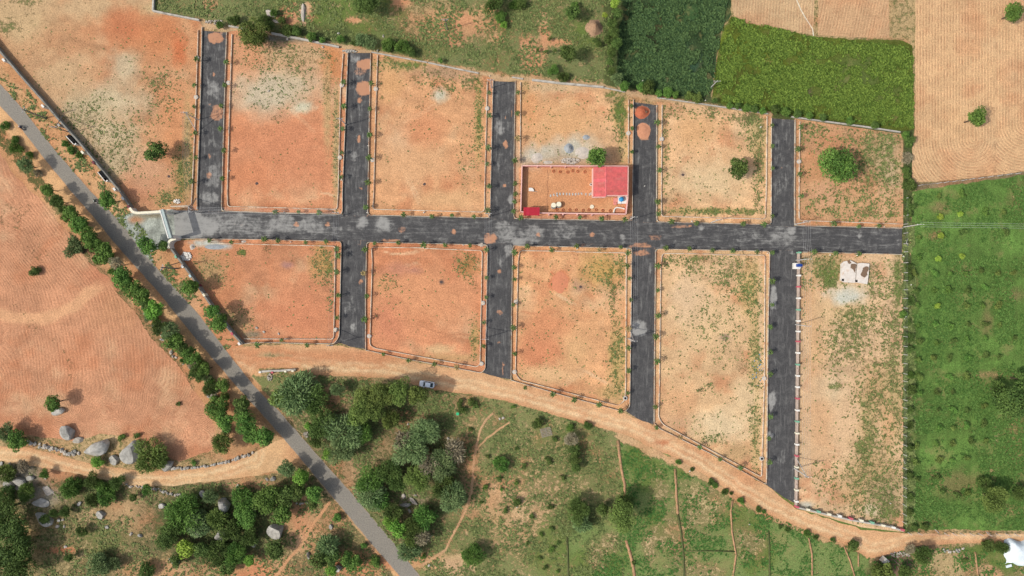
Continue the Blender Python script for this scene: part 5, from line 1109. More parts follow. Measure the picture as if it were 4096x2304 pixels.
wst = [(t(1, 1, 215, 152), 'on the verge above the main street near the second street'), (t(1, 1, 265, 378), 'on the verge below the first long block, left one'), (t(1, 1, 388, 380), 'on the verge below the first long block, right one'), (t(1, 1, 845, 155), 'at the corner right of the second street'),
       (t(1, 1, 1565, 402), 'on the verge above the second lower plot'), (t(1, 1, 1270, 155), 'on the verge below the third upper plot'), (t(1, 1, 1700, 400), 'at the corner left of the third street'), (t(2, 1, 285, 415), 'on the verge above the third lower plot, left'), (t(2, 1, 492, 425), 'on the verge above the third lower plot, middle'), (t(2, 1, 865, 430), 'on the verge above the third lower plot, right'),
       (t(2, 1, 1355, 222), 'on the verge below the fifth upper plot'), (t(3, 1, 480, 250), 'on the verge below the upper right plot, left'), (t(3, 1, 685, 258), 'on the verge below the upper right plot, middle'), (t(3, 1, 870, 265), 'on the verge below the upper right plot, right'), (t(3, 1, 465, 475), 'at the top edge of the long walled plot, left'), (t(3, 1, 670, 478), 'at the top edge of the long walled plot, right'), (t(3, 1, 1018, 485), 'at the top right corner of the long walled plot'),
       (t(1, 0, 920, 385), 'at the top of the second side street'), (t(1, 0, 850, 1100), 'on the right kerb of the second side street'), (t(1, 0, 640, 1295), 'on the left verge of the second street, upper'), (t(1, 0, 650, 1357), 'on the left verge of the second street, lower'), (t(2, 0, 985, 610), 'in the grass above the fourth street'), (t(2, 0, 1000, 1405), 'on the asphalt right of the house shadow'), (t(2, 2, 1340, 655), 'at the track edge among the bushes'), (t(2, 2, 1790, 1057), 'in the green triangle field'), (t(2, 2, 135, 995), 'in the dry grass left of the dark trees'), (t(2, 2, 38, 928), 'below the small shrub at bottom centre'), (t(3, 2, 920, 898), 'in the lower part of the long walled plot'), (t(2, 0, 1458, 760), 'in the hedge under the bright crop'), (t(1, 0, 625, 255), 'in the green scrub at the top'), (t(1, 0, 1765, 575), 'at the top of the third side street'),
       (t(2, 1, 1925, 462), 'at the left kerb corner of the rightmost street'), (t(3, 1, 1075, 700), 'by the orchard fence'), (t(2, 0, 1875, 960), 'in the fifth plot near its right kerb'), (t(0, 0, 1735, 1290), 'in the second plot near its left edging'), (t(0, 0, 1100, 1207), 'under the tree in the upper left plot')]
for i, ((x, y), lb) in enumerate(wst):
    o = obj('white_stone', wsm[i % 3], None, (*W(x, y), .25), 'white painted stone ' + lb, 'stone', 'white marker stones', None, random.uniform(.2, 1.2), random.uniform(.8, 1.25))

# ------------------------------------------------------------------ heaps
def heap_mesh(name, rx, ry, h, mat, seed, rough=.3):
    n = 22; m = 9; vs = [(0, 0, h)]; rs = seed
    for j in range(1, m+1):
        f = j/m
        for i in range(n):
            a = 2*math.pi*i/n; k = 1+.3*(vnoise(np.array([math.cos(a)*1.7+seed]), np.array([math.sin(a)*1.7]), seed)[0]-.5)
            z = h*(math.cos(f*math.pi)*.5+.5)*(1+rough*(random.random()-.5))
            vs.append((rx*f*k*math.cos(a), ry*f*k*math.sin(a), max(z, 0) if j < m else -.05))
    fs = [(0, 1+i, 1+(i+1) % n) for i in range(n)]
    for j in range(m-1):
        for i in range(n): fs.append((1+j*n+i, 1+(j+1)*n+i, 1+(j+1)*n+(i+1) % n, 1+j*n+(i+1) % n))
    return MB().add(vs, fs).mesh(name, mat, True)
def heap(name, px, py, rx, ry, h, mat, label, cat='heap'):
    return obj(name, heap_mesh(name, rx/PXM, ry/PXM, h, mat, px % 17), None, (*W(px, py), .05), label, cat)
heap('sand_heap', 2569, 450, 31, 28, 1.1, M['redsand'], 'red earth heap with a dark hollow at the top of the fourth side street')
obj('hollow', MB().lathe([(.42, 0), (.3, .5)], n=9).mesh('hollow', M['mud_shadow']), None, (*W(2582, 450), .35), 'dark hollow dug into the red earth heap', 'hole')
heap('sand_heap', 2574, 524, 32, 34, .35, M['sand'], 'flat orange sand heap below the red one on the fourth side street')
heap('sand_heap', 2238, 1130, 38, 46, .12, M['spread'], 'low spread of red earth in the third lower plot')
heap('gravel_heap', 2276, 594, 21, 22, .9, M['gravel'], 'blue grey gravel heap in the house plot above the yard')
heap('mortar_heap', 2345, 550, 17, 11, .3, M['gravel'], 'small grey gravel spill above the larger heap')
heap('mortar_heap', 2148, 632, 26, 22, .3, M['lime'], 'pale mortar spread at the upper left of the yard wall')
heap('mortar_heap', 2330, 612, 34, 26, .25, M['lime'], 'pale mortar spread between gravel heap and tree')
heap('mortar_heap', 2190, 650, 22, 8, .2, M['lime'], 'flat grey mortar patch by the middle of the upper yard wall')
heap('gravel_heap', 770, 988, 11, 12, .5, M['lime'], 'round pale heap near the gate end of the lower compound wall')
heap('gravel_heap', 860, 988, 42, 11, .18, M['gravel'], 'flat long grey gravel spill below the main street near the gate')
heap('gravel_heap', 975, 966, 12, 6, .3, M['lime'], 'small white heap on the verge right of the gate')
hs = heap('haystack', 2378, 113, 36, 38, 2.6, M['straw'], 'large pinkish straw stack in the green scrub at the top')
def rubble(px, py, rx, ry, n, size, mat, label, z=.1):
    mb = MB(); rs = np.random.RandomState(int(px) % 1000)
    for i in range(n):
        a, r = rs.uniform(0, 6.3), math.sqrt(rs.uniform(0, 1)); s_ = size*rs.uniform(.5, 1.4); f = 1-r
        mb.box(math.cos(a)*r*rx/PXM, math.sin(a)*r*ry/PXM, z+f*.5*rs.uniform(0, 1), s_, s_*rs.uniform(.4, 1), s_*.5, rs.uniform(0, 3), rs.uniform(.5, 1))
    me = mb.mesh('rubble_heap', mat); return obj('rubble_heap', me, None, (*W(px, py), 0), label, 'rubble', None, 'stuff')
rubble(747, 1025, 20, 17, 150, .4, M['whitestone'], 'heap of white broken stones beside the lower compound wall')
rubble(2280, 645, 40, 12, 170, .34, M['lime'], 'broken bricks and mortar along the upper yard wall')
rubble(1080, 1508, 10, 14, 60, .34, M['rockpale'], 'small heap of pale rubble below the fallen beam')
rubble(1207, 1518, 12, 9, 50, .4, M['rockpale'], 'pale rubble at the edge of the thorny tree')
rubble(1225, 1738, 12, 12, 40, .34, M['rockpale'], 'small rubble pile between the scrub and grey road')
rubble(710, 806, 12, 8, 30, .4, M['whitestone'], 'white scraps lying inside the gate')
rubble(1925, 979, 14, 7, 40, .36, M['lime'], 'loose rubble at the corner of the second lower plot')
rubble(848, 1583, 22, 11, 60, .4, M['rockpale'], 'tumbled stones between roadside trees and field')
rubble(1400, 206, 30, 6, 60, .4, M['greywall'] if 'greywall' in M else M['rock'], 'broken stones at the top end of the second street')
rubble(860, 90, 40, 8, 60, .36, M['rockpale'], 'broken stones where the top left wall has collapsed')
rubble(3600, 2216, 40, 10, 50, .4, M['rockpale'], 'scattered debris at the bend of the dirt track')
# litter of pale grit and pebbles, uncountable
def scatter(name, label, polys, n, fn, mat, cond=None, seed=1, z=.0):
    rs = np.random.RandomState(seed); mb_v = []; mb_f = []
    P = np.array(polys[0]) if len(polys) == 1 else np.vstack(polys)
    x0, y0 = P.min(0); x1, y1 = P.max(0); got = 0; pts = []
    while got < n:
        X = rs.uniform(x0, x1, n*3); Y = rs.uniform(y0, y1, n*3); ok = np.zeros(len(X), bool)
        for pl in polys: ok |= pip(X, Y, pl)
        if cond is not None: ok &= cond(X, Y, rs)
        X, Y = X[ok], Y[ok]; pts.append(np.stack([X, Y], 1)); got += len(X)
        if len(pts) > 40: break
    pts = np.vstack(pts)[:n]
    return pts

# ------------------------------------------------------------------ foliage
def leaf_crown(seed, kind, nleaf, size, lobes=14, flat=.72):
    """unit crown: leaf sized faces gathered in clumps over an uneven crown; origin at the crown centre"""
    rs = np.random.RandomState(seed); V = []; F = []; T = []
    lob = []
    for i in range(lobes):
        while True:
            p = rs.uniform(-1, 1, 3)
            if .12 < np.linalg.norm(p) < 1: break
        p = p/np.linalg.norm(p)*rs.uniform(.35, .72); p[2] = p[2]*flat
        lob.append((p, rs.uniform(.24, .42)))
    lob.append((np.zeros(3), .5))
    wts = np.array([r**2 for _, r in lob]); wts /= wts.sum()
    pick = rs.choice(len(lob), nleaf, p=wts)
    C = np.array([lob[k][0] for k in pick]); R = np.array([lob[k][1] for k in pick])
    d = rs.normal(size=(nleaf, 3)); d[:, 2] = d[:, 2]*.8+.25; d /= np.linalg.norm(d, axis=1)[:, None]
    pos = C+d*(R*rs.uniform(.72, 1.12, nleaf))[:, None]
    tone = rs.uniform(0, 1, len(lob))[pick]*.6+rs.uniform(0, .4, nleaf)
    if kind == 'thorn':
        out = pos/np.maximum(np.linalg.norm(pos, axis=1), .2)[:, None]
        ax1 = out*.8+rs.normal(size=(nleaf, 3))*.45; ax1[:, 2] -= .25; ax1 /= np.linalg.norm(ax1, axis=1)[:, None]
        ax2 = np.cross(ax1, rs.normal(size=(nleaf, 3))); ax2 /= np.linalg.norm(ax2, axis=1)[:, None]
        l = size*2.6*rs.uniform(.6, 1.4, nleaf)[:, None]; w_ = size*.30*rs.uniform(.7, 1.3, nleaf)[:, None]
        q = [pos-ax2*w_*.5, pos+ax1*l*.5-ax2*w_, pos+ax1*l, pos+ax1*l*.5+ax2*w_]
    else:
        nrm = d*.55+rs.normal(size=(nleaf, 3))*.55; nrm[:, 2] += .35; nrm /= np.linalg.norm(nrm, axis=1)[:, None]
        ax1 = np.cross(nrm, rs.normal(size=(nleaf, 3))); ax1 /= np.linalg.norm(ax1, axis=1)[:, None]; ax2 = np.cross(nrm, ax1)
        l = size*rs.uniform(.6, 1.35, nleaf)[:, None]; w_ = l*.55
        q = [pos-ax1*l*.5, pos-ax2*w_*.5, pos+ax1*l*.5, pos+ax2*w_*.5]
    vs = np.stack(q, 1).reshape(-1, 3)
    me = bpy.data.meshes.new('crown'); me.vertices.add(len(vs)); me.vertices.foreach_set('co', vs.astype(np.float32).ravel())
    me.loops.add(len(vs)); me.loops.foreach_set('vertex_index', np.arange(len(vs), dtype=np.int32))
    me.polygons.add(nleaf); me.polygons.foreach_set('loop_start', np.arange(0, len(vs), 4, dtype=np.int32)); me.polygons.foreach_set('loop_total', np.full(nleaf, 4, dtype=np.int32))
    a = me.attributes.new('tone', 'FLOAT', 'POINT'); a.data.foreach_set('value', np.repeat(tone, 4).astype(np.float32))
    me.update(calc_edges=True); return me
def branch_mesh(seed, thorn=False):
    """unit trunk with limbs, from z=-1.5 (ground, scaled) up into the crown"""
    rs = np.random.RandomState(seed); mb = MB()
    mb.tube((0, 0, -1.6), (rs.uniform(-.05, .05), rs.uniform(-.05, .05), -.45), .085, .06, 7)
    for i in range(6 if not thorn else 10):
        a = i*2*math.pi/(6 if not thorn else 10)+rs.uniform(-.3, .3); r = rs.uniform(.4, .72); z = rs.uniform(-.1, .4)
        m1 = (r*.4*math.cos(a), r*.4*math.sin(a), -.3+z*.3); e = (r*math.cos(a+.2), r*math.sin(a+.2), z)
        mb.tube((0, 0, -.55), m1, .05, .035, 5, False); mb.tube(m1, e, .035, .012, 5, False)
    return mb.mesh('trunk', M['bark'])
TR = [branch_mesh(i, i > 2) for i in range(5)]
CRB = {}
def crown_for(kind, mat, big, i):
    key = (kind, mat, big, i)
    if key not in CRB:
        if kind == 'thorn': me = leaf_crown(100+i, 'thorn', 4400 if big else 1900, .064 if big else .10, 16 if big else 10, .55)
        elif kind == 'shrub': me = leaf_crown(200+i, 'leaf', 420, .26, 6, .6)
        elif kind == 'dry': me = leaf_crown(300+i, 'thorn', 900, .12, 9, .5)
        else: me = leaf_crown(i, 'leaf', 5200 if big else 2300, .095 if big else .15, 26 if big else 15, .72)
        me.materials.append(L[mat]); CRB[key] = me
    return CRB[key]
TI = [0]
def tree(px, py, rpx, kind, mat, label, cat='tree', group=None, hc=None, name=None, squash=1.0):
    """px,py,rpx: crown as seen; hc height of the crown centre"""
    TI[0] += 1; i = TI[0]; r = rpx/PXM; rs = random.Random(i*7)
    hc = hc if hc is not None else (r*1.1 if kind != 'shrub' else r*.6)
    q = W(px, py, hc); r2 = r*(1-hc/H)*(1.0 if kind == 'thorn' else 1.07)
    nm = name or ('shrub' if kind in ('shrub', 'dry') else 'tree')
    o = thing(nm, label, cat, (q[0], q[1], 0), group=group)
    c = obj('crown', crown_for(kind, mat, rpx > 50, i % (4 if kind != 'shrub' else 5)), o, (0, 0, hc), rotz=rs.uniform(0, 6.28), scale=(r2*rs.uniform(.92, 1.1), r2*rs.uniform(.92, 1.1)*squash, r2*rs.uniform(.8, .95)))
    tz = hc/1.6
    obj('trunk', TR[i % 3 if kind == 'leaf' else 3+i % 2], o, (0, 0, hc), rotz=rs.uniform(0, 6.28), scale=(r2*.8, r2*.8, tz))
    return o
def series(items, kind, mat, lab, cat, group, end, **kw):
    """label a row of alike things by their order"""
    for i, it in enumerate(items):
        tree(it[0], it[1], it[2], it[3] if len(it) > 3 else kind, it[4] if len(it) > 4 else mat, lab % (ORD[i] + ' ' + end), cat, group, **kw)
# standing alone in the plots
tree(622, 604, 48, 'leaf', 'dark', 'dark round tree with its own shadow in the upper left plot', hc=5.2)
tree(1012, 132, 62, 'leaf', 'olive', 'big dark tree at the top, over the boundary wall of the second plot', hc=5.5)
tree(2393, 630, 47, 'leaf', 'mid', 'round green tree overhanging the upper wall of the house yard', hc=5.4)
tree(2952, 673, 50, 'leaf', 'dark', 'round dark green tree in the fifth upper plot', hc=5.0)
tree(3353, 655, 76, 'leaf', 'mid', 'large round dense tree in the upper right plot', hc=5.6)
tree(2271, 215, 42, 'leaf', 'dark', 'square looking dark tree below the straw stack', hc=6.0)
tree(2292, 55, 38, 'leaf', 'dark', 'dark tree left of the straw stack at the top edge', hc=4)
tree(1464, 14, 56, 'leaf', 'dark', 'wide dark tree cut by the top edge', hc=6)
tree(1975, 8, 42, 'thorn', 'dark', 'dark thorny tree cut by the top edge near the middle', hc=4)
tree(4058, 48, 46, 'leaf', 'mid', 'tree standing alone in the tan field at the top right corner', hc=5)
tree(3904, 472, 46, 'leaf', 'mid', 'tree standing alone in the tan field, lower one', hc=5)
tree(430, 800, 40, 'leaf', 'mid', 'leafy tree between the public road and compound wall above the gate', hc=4.5)
tree(588, 985, 40, 'leaf', 'mid', 'bright tree on the gravel apron just left of the gate', hc=4.5); tree(650, 982, 26, 'leaf', 'dark', 'dark small tree touching the lower gate wall', hc=3)
tree(758, 1152, 38, 'leaf', 'mid', 'tree beside the lower compound wall, uppermost of three', hc=4.8); tree(851, 1245, 33, 'leaf', 'mid', 'tree beside the lower compound wall, middle of three', hc=4.8); tree(875, 1295, 40, 'leaf', 'mid', 'tree beside the lower compound wall, lowest of three', hc=5)
# row between the ploughed field and the public road
series([(100, 660, 34, 'thorn', 'grey'), (190, 756, 30, 'leaf', 'mid'), (228, 805, 34, 'thorn', 'dark'), (281, 853, 38), (313, 893, 44), (350, 930, 36), (371, 966, 44), (300, 985, 44, 'thorn', 'grey'), (413, 1014, 50), (466, 1058, 30, 'dry', 'dry'), (493, 1110, 46), (525, 1152, 44), (562, 1187, 44), (585, 1225, 30, 'leaf', 'dark'), (617, 1238, 48, 'leaf', 'bright'), (638, 1312, 32, 'thorn', 'dark'), (676, 1322, 40, 'thorn', 'grey'), (705, 1372, 46), (740, 1405, 36, 'leaf', 'dark'), (766, 1428, 40), (786, 1490, 32, 'thorn', 'dark'), (822, 1476, 32, 'leaf', 'mid')],
       'leaf', 'mid', 'roadside tree between ploughed field and grey road, %s', 'tree', 'trees in a row beside the ploughed field', 'from the top', hc=4.3)
series([(836, 1556, 30, 'thorn', 'dark'), (890, 1540, 34), (866, 1632, 54), (901, 1680, 44), (966, 1622, 42, 'leaf', 'dark'), (981, 1688, 54), (1012, 1738, 46), (1052, 1752, 46), (888, 1770, 44, 'thorn', 'olive')],
       'leaf', 'mid', 'tree of the clump above the lower track mouth, %s', 'tree', 'clump of trees above the lower dirt track mouth', 'in reading order', hc=4.6)
fill_ = [(250, 835), (262, 872), (330, 905), (345, 955), (335, 1000), (392, 985), (390, 1040), (440, 1035), (452, 1085), (478, 1120), (545, 1165), (575, 1210), (600, 1262), (625, 1285), (655, 1300), (660, 1345), (690, 1345), (728, 1390), (735, 1440), (770, 1455), (800, 1500), (806, 1460), (830, 1510), (838, 1535), (860, 1560), (860, 1595), (900, 1590), (905, 1720)]
for i, (x, y) in enumerate(fill_): tree(x, y, random.Random(i+3).uniform(15, 27), 'thorn', ['dark', 'olive', 'grey', 'mid', 'dry'][i % 5], 'scrub filling the gaps of the roadside tree row, %s from the top' % ORD[i], 'bush', 'scrub between the roadside trees', hc=1.3, name='bush')
tree(139, 1085, 22, 'leaf', 'dark', 'small dark bush alone in the ploughed field', 'bush', name='bush', hc=1.2)
tree(212, 1612, 37, 'leaf', 'mid', 'leafy tree with a long shadow in the lower ploughed field', hc=4.2)
tree(716, 1618, 12, 'shrub', 'dark', 'tiny round shrub in the lower ploughed field', 'shrub')
tree(392, 1848, 30, 'leaf', 'bright', 'bright bush below the largest boulder', 'bush', name='bush', hc=1.6); tree(602, 1832, 70, 'thorn', 'olive', 'big light green feathery bush right of the boulders', 'bush', name='bush', hc=3.2)
tree(485, 1748, 18, 'shrub', 'mid', 'small green bush above the second big boulder', 'bush'); tree(548, 1743, 16, 'shrub', 'dark', 'dark small bush right above the pale boulder', 'bush')
tree(72, 1760, 46, 'leaf', 'mid', 'green tree at the left edge above the lower track', hc=3); tree(24, 1732, 38, 'thorn', 'grey', 'grey green thorny tree at the left edge above the lower track', hc=3)
tree(775, 1850, 14, 'shrub', 'mid', 'small bush on the stone row beside the lower track', 'bush')
# south west scrub
series([(21, 1896, 42, 'thorn', 'olive'), (95, 1868, 26, 'dry', 'dry'), (180, 1896, 22), (27, 1978, 40, 'thorn', 'dark'), (100, 1968, 40, 'thorn', 'olive'), (281, 1955, 48, 'thorn', 'mid'), (371, 1925, 34, 'thorn', 'dark'), (400, 1942, 26, 'thorn', 'mid'), (419, 1980, 46, 'thorn', 'mid'), (371, 2000, 34, 'thorn', 'dark'), (470, 1930, 30, 'thorn', 'dark'), (533, 1989, 20, 'leaf', 'dark'), (583, 1958, 22), (215, 2052, 20, 'thorn', 'dark'), (262, 2048, 24, 'thorn', 'dark'), (180, 2078, 26, 'leaf', 'dark'), (329, 2124, 24, 'thorn', 'dark'), (276, 2230, 20, 'leaf', 'dark'), (402, 2262, 56, 'thorn', 'grey'), (583, 2286, 36, 'thorn', 'dark'), (455, 2260, 30, 'thorn', 'grey')],
       'thorn', 'mid', 'scrub tree left of the dense clump at bottom left, %s', 'tree', 'scattered scrub trees at the bottom left', 'in reading order', hc=2.0)
series([(18, 2040, 60), (40, 2110, 66), (60, 2190, 74), (66, 2270, 74), (10, 2230, 60)], 'leaf', 'dark', 'tall dark tree in the mass at the bottom left corner, %s', 'tree', 'dark tree mass in the bottom left corner', 'from the top', hc=5.5)
series([(742, 2040, 84, 'thorn', 'mid'), (700, 2100, 44, 'thorn', 'dark'), (784, 2093, 60, 'thorn', 'grey'), (869, 2075, 48, 'thorn', 'olive'), (668, 2148, 54, 'leaf', 'dark'), (740, 2196, 44, 'leaf', 'lime'), (965, 2000, 58, 'thorn', 'mid'), (985, 2064, 54, 'leaf', 'mid'), (930, 2120, 46, 'thorn', 'dark'), (870, 2215, 58, 'thorn', 'dark'), (943, 2225, 54, 'thorn', 'mid'), (808, 2200, 40, 'leaf', 'dark'), (700, 2241, 28, 'leaf', 'dark'), (998, 2241, 26, 'leaf', 'bright'), (905, 2270, 40, 'leaf', 'dark'), (840, 1985, 34, 'thorn', 'grey'), (1000, 2150, 40, 'thorn', 'dark')],
       'leaf', 'dark', 'tree of the dense rocky clump at bottom left, %s', 'tree', 'dense clump of trees among rocks at the bottom left', 'in reading order', hc=3.0)
series([(1146, 1878, 36, 'thorn', 'grey'), (1200, 1912, 36, 'leaf', 'bright'), (1070, 1995, 68, 'leaf', 'mid'), (1140, 1985, 50, 'leaf', 'dark'), (1125, 2055, 50, 'leaf', 'mid'), (1257, 1968, 40, 'leaf', 'mid'), (1190, 1965, 44, 'leaf', 'dark'), (1250, 2010, 30, 'leaf', 'dark'), (1100, 2198, 44, 'leaf', 'dark')],
       'leaf', 'mid', 'tree of the group left of the grey road below the track, %s', 'tree', 'group of trees left of the grey road at the bottom', 'in reading order', hc=4.0)
series([(1353, 2071, 22), (1456, 2182, 15), (1501, 2246, 25)], 'leaf', 'mid', 'small bush left of the lowest stretch of grey road, %s', 'bush', 'small bushes beside the lowest grey road', 'from the top', name='bush', hc=1.0)
series([(1315, 2185, 50, 'thorn', 'grey'), (1273, 2241, 46, 'leaf', 'dark'), (1330, 2230, 40, 'leaf', 'dark'), (1408, 2250, 44, 'leaf', 'mid'), (1325, 2278, 28, 'leaf', 'bright')], 'leaf', 'dark', 'tree of the round clump at the bottom edge by the road, %s', 'tree', 'round clump at the bottom edge left of the road', 'in reading order', hc=3.4)
# centre scrub
series([(1112, 1590, 46, 'leaf', 'olive'), (1183, 1578, 92, 'thorn', 'grey'), (1245, 1600, 62, 'thorn', 'dark'), (1180, 1540, 46, 'leaf', 'dark'), (1231, 1706, 20, 'leaf', 'bright'), (1347, 1557, 32, 'thorn', 'grey'), (1285, 1702, 60, 'thorn', 'dark'), (1320, 1700, 50, 'thorn', 'grey'), (1370, 1735, 84, 'thorn', 'grey'), (1448, 1732, 52, 'thorn', 'mid'), (1370, 1800, 60, 'thorn', 'grey'), (1310, 1817, 28, 'leaf', 'bright'), (1265, 1760, 34, 'thorn', 'dark')],
       'thorn', 'grey', 'thorny tree right of the grey road below the fallen beam, %s', 'tree', 'thorny trees right of the grey road, upper group', 'in reading order', hc=3.6)
series([(1445, 1640, 60), (1470, 1600, 60), (1527, 1580, 64), (1596, 1566, 56), (1668, 1580, 50), (1500, 1650, 40), (1420, 1670, 46)], 'leaf', 'olive', 'olive green tree of the arc beside the parked car, %s', 'tree', 'arc of olive green trees beside the car', 'of seven', hc=7.0)
series([(1565, 1684, 44, 'thorn', 'olive'), (1702, 1725, 68, 'thorn', 'grey'), (1655, 1800, 76, 'thorn', 'grey'), (1610, 1760, 40, 'dry', 'dry'), (1777, 1865, 74, 'thorn', 'grey'), (1720, 1850, 50, 'dry', 'dry'), (1676, 1918, 54, 'thorn', 'olive'), (1808, 1990, 72, 'thorn', 'grey'), (1770, 1940, 50, 'thorn', 'dark'), (1812, 1800, 46, 'dry', 'dry')],
       'thorn', 'grey', 'large feathery thorn tree left of the footpath, %s', 'tree', 'feathery thorn trees left of the footpath', 'in reading order', hc=4.0)
series([(1474, 1925, 60, 'thorn', 'mid'), (1480, 1975, 66, 'thorn', 'grey'), (1554, 1895, 58, 'thorn', 'dark'), (1520, 2000, 46, 'thorn', 'mid'), (1590, 1930, 40, 'thorn', 'dark'), (1697, 2066, 50, 'thorn', 'mid'), (1575, 2045, 40, 'thorn', 'dark'), (1596, 2114, 46, 'leaf', 'bright'), (1565, 2092, 34, 'leaf', 'bright'), (1655, 2110, 54, 'thorn', 'dark'), (1640, 2150, 40, 'thorn', 'olive'), (1633, 2204, 50, 'thorn', 'grey'), (1690, 2150, 34, 'dry', 'dry')],
       'thorn', 'mid', 'tree in the clump right of the lower grey road, %s', 'tree', 'trees right of the lower grey road', 'in reading order', hc=3.6)
tree(1893, 2222, 52, 'thorn', 'mid', 'round feathery bush alone near the bottom centre left', 'bush', name='bush', hc=2.6); tree(1999, 1859, 36, 'thorn', 'mid', 'round thorny bush right of the footpath', 'bush', name='bush', hc=1.8)
series([(1838, 1612, 20), (1850, 1640, 20), (1880, 1605, 20), (1905, 1622, 16)], 'shrub', 'dark', 'small dark shrub below the track near the green tub, %s', 'shrub', 'shrubs near the green tub', 'of four', name='shrub')
sm = tl(1, 2, [(1730, 780), (1700, 895), (1885, 955), (1855, 800), (1750, 545), (1840, 710), (1265, 1305), (1620, 340)])+tl(2, 2, [(40, 490), (35, 745), (90, 620), (300, 1090), (220, 1135), (125, 1200), (350, 1200), (295, 1250), (210, 1312), (250, 1385), (340, 1415), (385, 705), (320, 415), (10, 170), (290, 930), (150, 990)])
for i, (x, y) in enumerate(sm): tree(x, y, random.Random(i).uniform(9, 15), 'shrub', 'dark' if i % 3 else 'mid', 'low shrub dotted in the dry grass right of the footpath, %s counted along' % ORD[i], 'shrub', 'low shrubs dotted in the dry grass')
tree(2149, 1693, 27, 'leaf', 'dark', 'bush beside the weathered pallet', 'bush', name='bush', hc=1.4); tree(2281, 1711, 18, 'leaf', 'mid', 'small bush right of the pallet', 'bush', name='bush', hc=.9); tree(2350, 1703, 19, 'thorn', 'dark', 'small dark bush at the lower edge of the wide track', 'bush', name='bush', hc=.9)
series([(2284, 1762, 30, 'thorn', 'dry'), (2298, 1800, 26, 'leaf', 'dark'), (2299, 1838, 30, 'leaf', 'dark'), (2303, 1868, 24, 'leaf', 'dark')], 'leaf', 'dark', 'tall bush in the vertical row below the bend, %s', 'bush', 'vertical row of tall bushes', 'from the top', name='bush', hc=2.6)
tree(2196, 1843, 16, 'shrub', 'dark', 'round shrub left of the vertical bush row', 'shrub'); tree(2067, 2008, 20, 'leaf', 'dark', 'dark bush at left of the bottom centre meadow', 'bush', name='bush', hc=1)
tree(2318, 2040, 52, 'thorn', 'dark', 'dark thorny tree left of the yellowish tree', hc=4.0); tree(2324, 2088, 44, 'thorn', 'grey', 'grey green thorny tree under the dark one at bottom centre', hc=2.4)
tree(2408, 2040, 30, 'leaf', 'dark', 'small dark tree squeezed between the two bottom centre trees', hc=3); tree(2498, 2008, 46, 'thorn', 'dark', 'dark thorny tree behind the yellowish tree', hc=5.0); tree(2487, 2066, 62, 'leaf', 'olive', 'big yellowish green tree with a wide shadow at bottom centre', hc=7.5)
tree(2536, 2248, 10, 'shrub', 'dark', 'tiny bush on the bund at the bottom', 'shrub')
hd = tl(2, 2, [(1150, 545), (1245, 590), (1370, 640), (1440, 700), (1490, 735), (1540, 765), (1580, 785), (1615, 810), (1650, 828), (1680, 850), (1715, 868), (1745, 888), (1830, 920), (1865, 940), (1900, 965)])+tl(3, 2, [(20, 1030), (90, 1070), (150, 1090), (220, 1110), (300, 1130), (370, 1145), (440, 1155), (500, 1165)])
for i, (x, y) in enumerate([h_ for j_, h_ in enumerate(hd) if j_ % 3]): tree(x+random.Random(i).uniform(-8, 8), y+random.Random(i+9).uniform(-3, 6), random.Random(i+50).uniform(8, 17), 'thorn', 'dark' if i % 3 else 'mid', 'hedge bush on the lower edge of the wide track, %s from the left' % ORD[i], 'bush', 'hedge bushes along the lower edge of the track', hc=.5, name='bush')
tree(3411, 2183, 30, 'leaf', 'dark', 'dark bush at the corner where the track widens', 'bush', name='bush', hc=1.6)
tree(3697, 2225, 40, 'thorn', 'dark', 'dark tree below the track right of the ruin', hc=3); tree(3640, 2200, 22, 'dry', 'dry', 'dry bush beside the ruin debris', 'bush', name='bush'); tree(3533, 2296, 50, 'leaf', 'olive', 'leafy tree at the bottom edge below the ruin', hc=4); tree(3620, 2290, 34, 'leaf', 'dark', 'dark tree at the bottom edge right of the ruin', hc=3)
tree(3947, 2185, 34, 'leaf', 'dark', 'dark bush below the track left of the white sheet', 'bush', name='bush', hc=1.8); tree(4010, 2192, 28, 'thorn', 'dark', 'thorny bush touching the white sheet', 'bush', name='bush', hc=1.5); tree(3860, 2240, 14, 'shrub', 'dark', 'small shrub in the pale grass at the lower right', 'shrub')
tree(4056, 1602, 80, 'leaf', 'dark', 'huge dark tree at the right edge of the orchard', hc=6.5); tree(3990, 1560, 40, 'thorn', 'dark', 'thorny tree left of the huge dark tree', hc=3); tree(4094, 1520, 40, 'leaf', 'dark', 'dark tree cut by the right edge, upper', hc=5)
tree(3985, 2000, 56, 'leaf', 'olive', 'yellow green tree with dark shadow in the lower right corner', hc=5.5); tree(4080, 1975, 34, 'thorn', 'dark', 'grey green thorny tree at the right edge, lower', hc=3); tree(3940, 1940, 34, 'thorn', 'dark', 'thorny bush above the yellow green tree', 'bush', name='bush', hc=2)
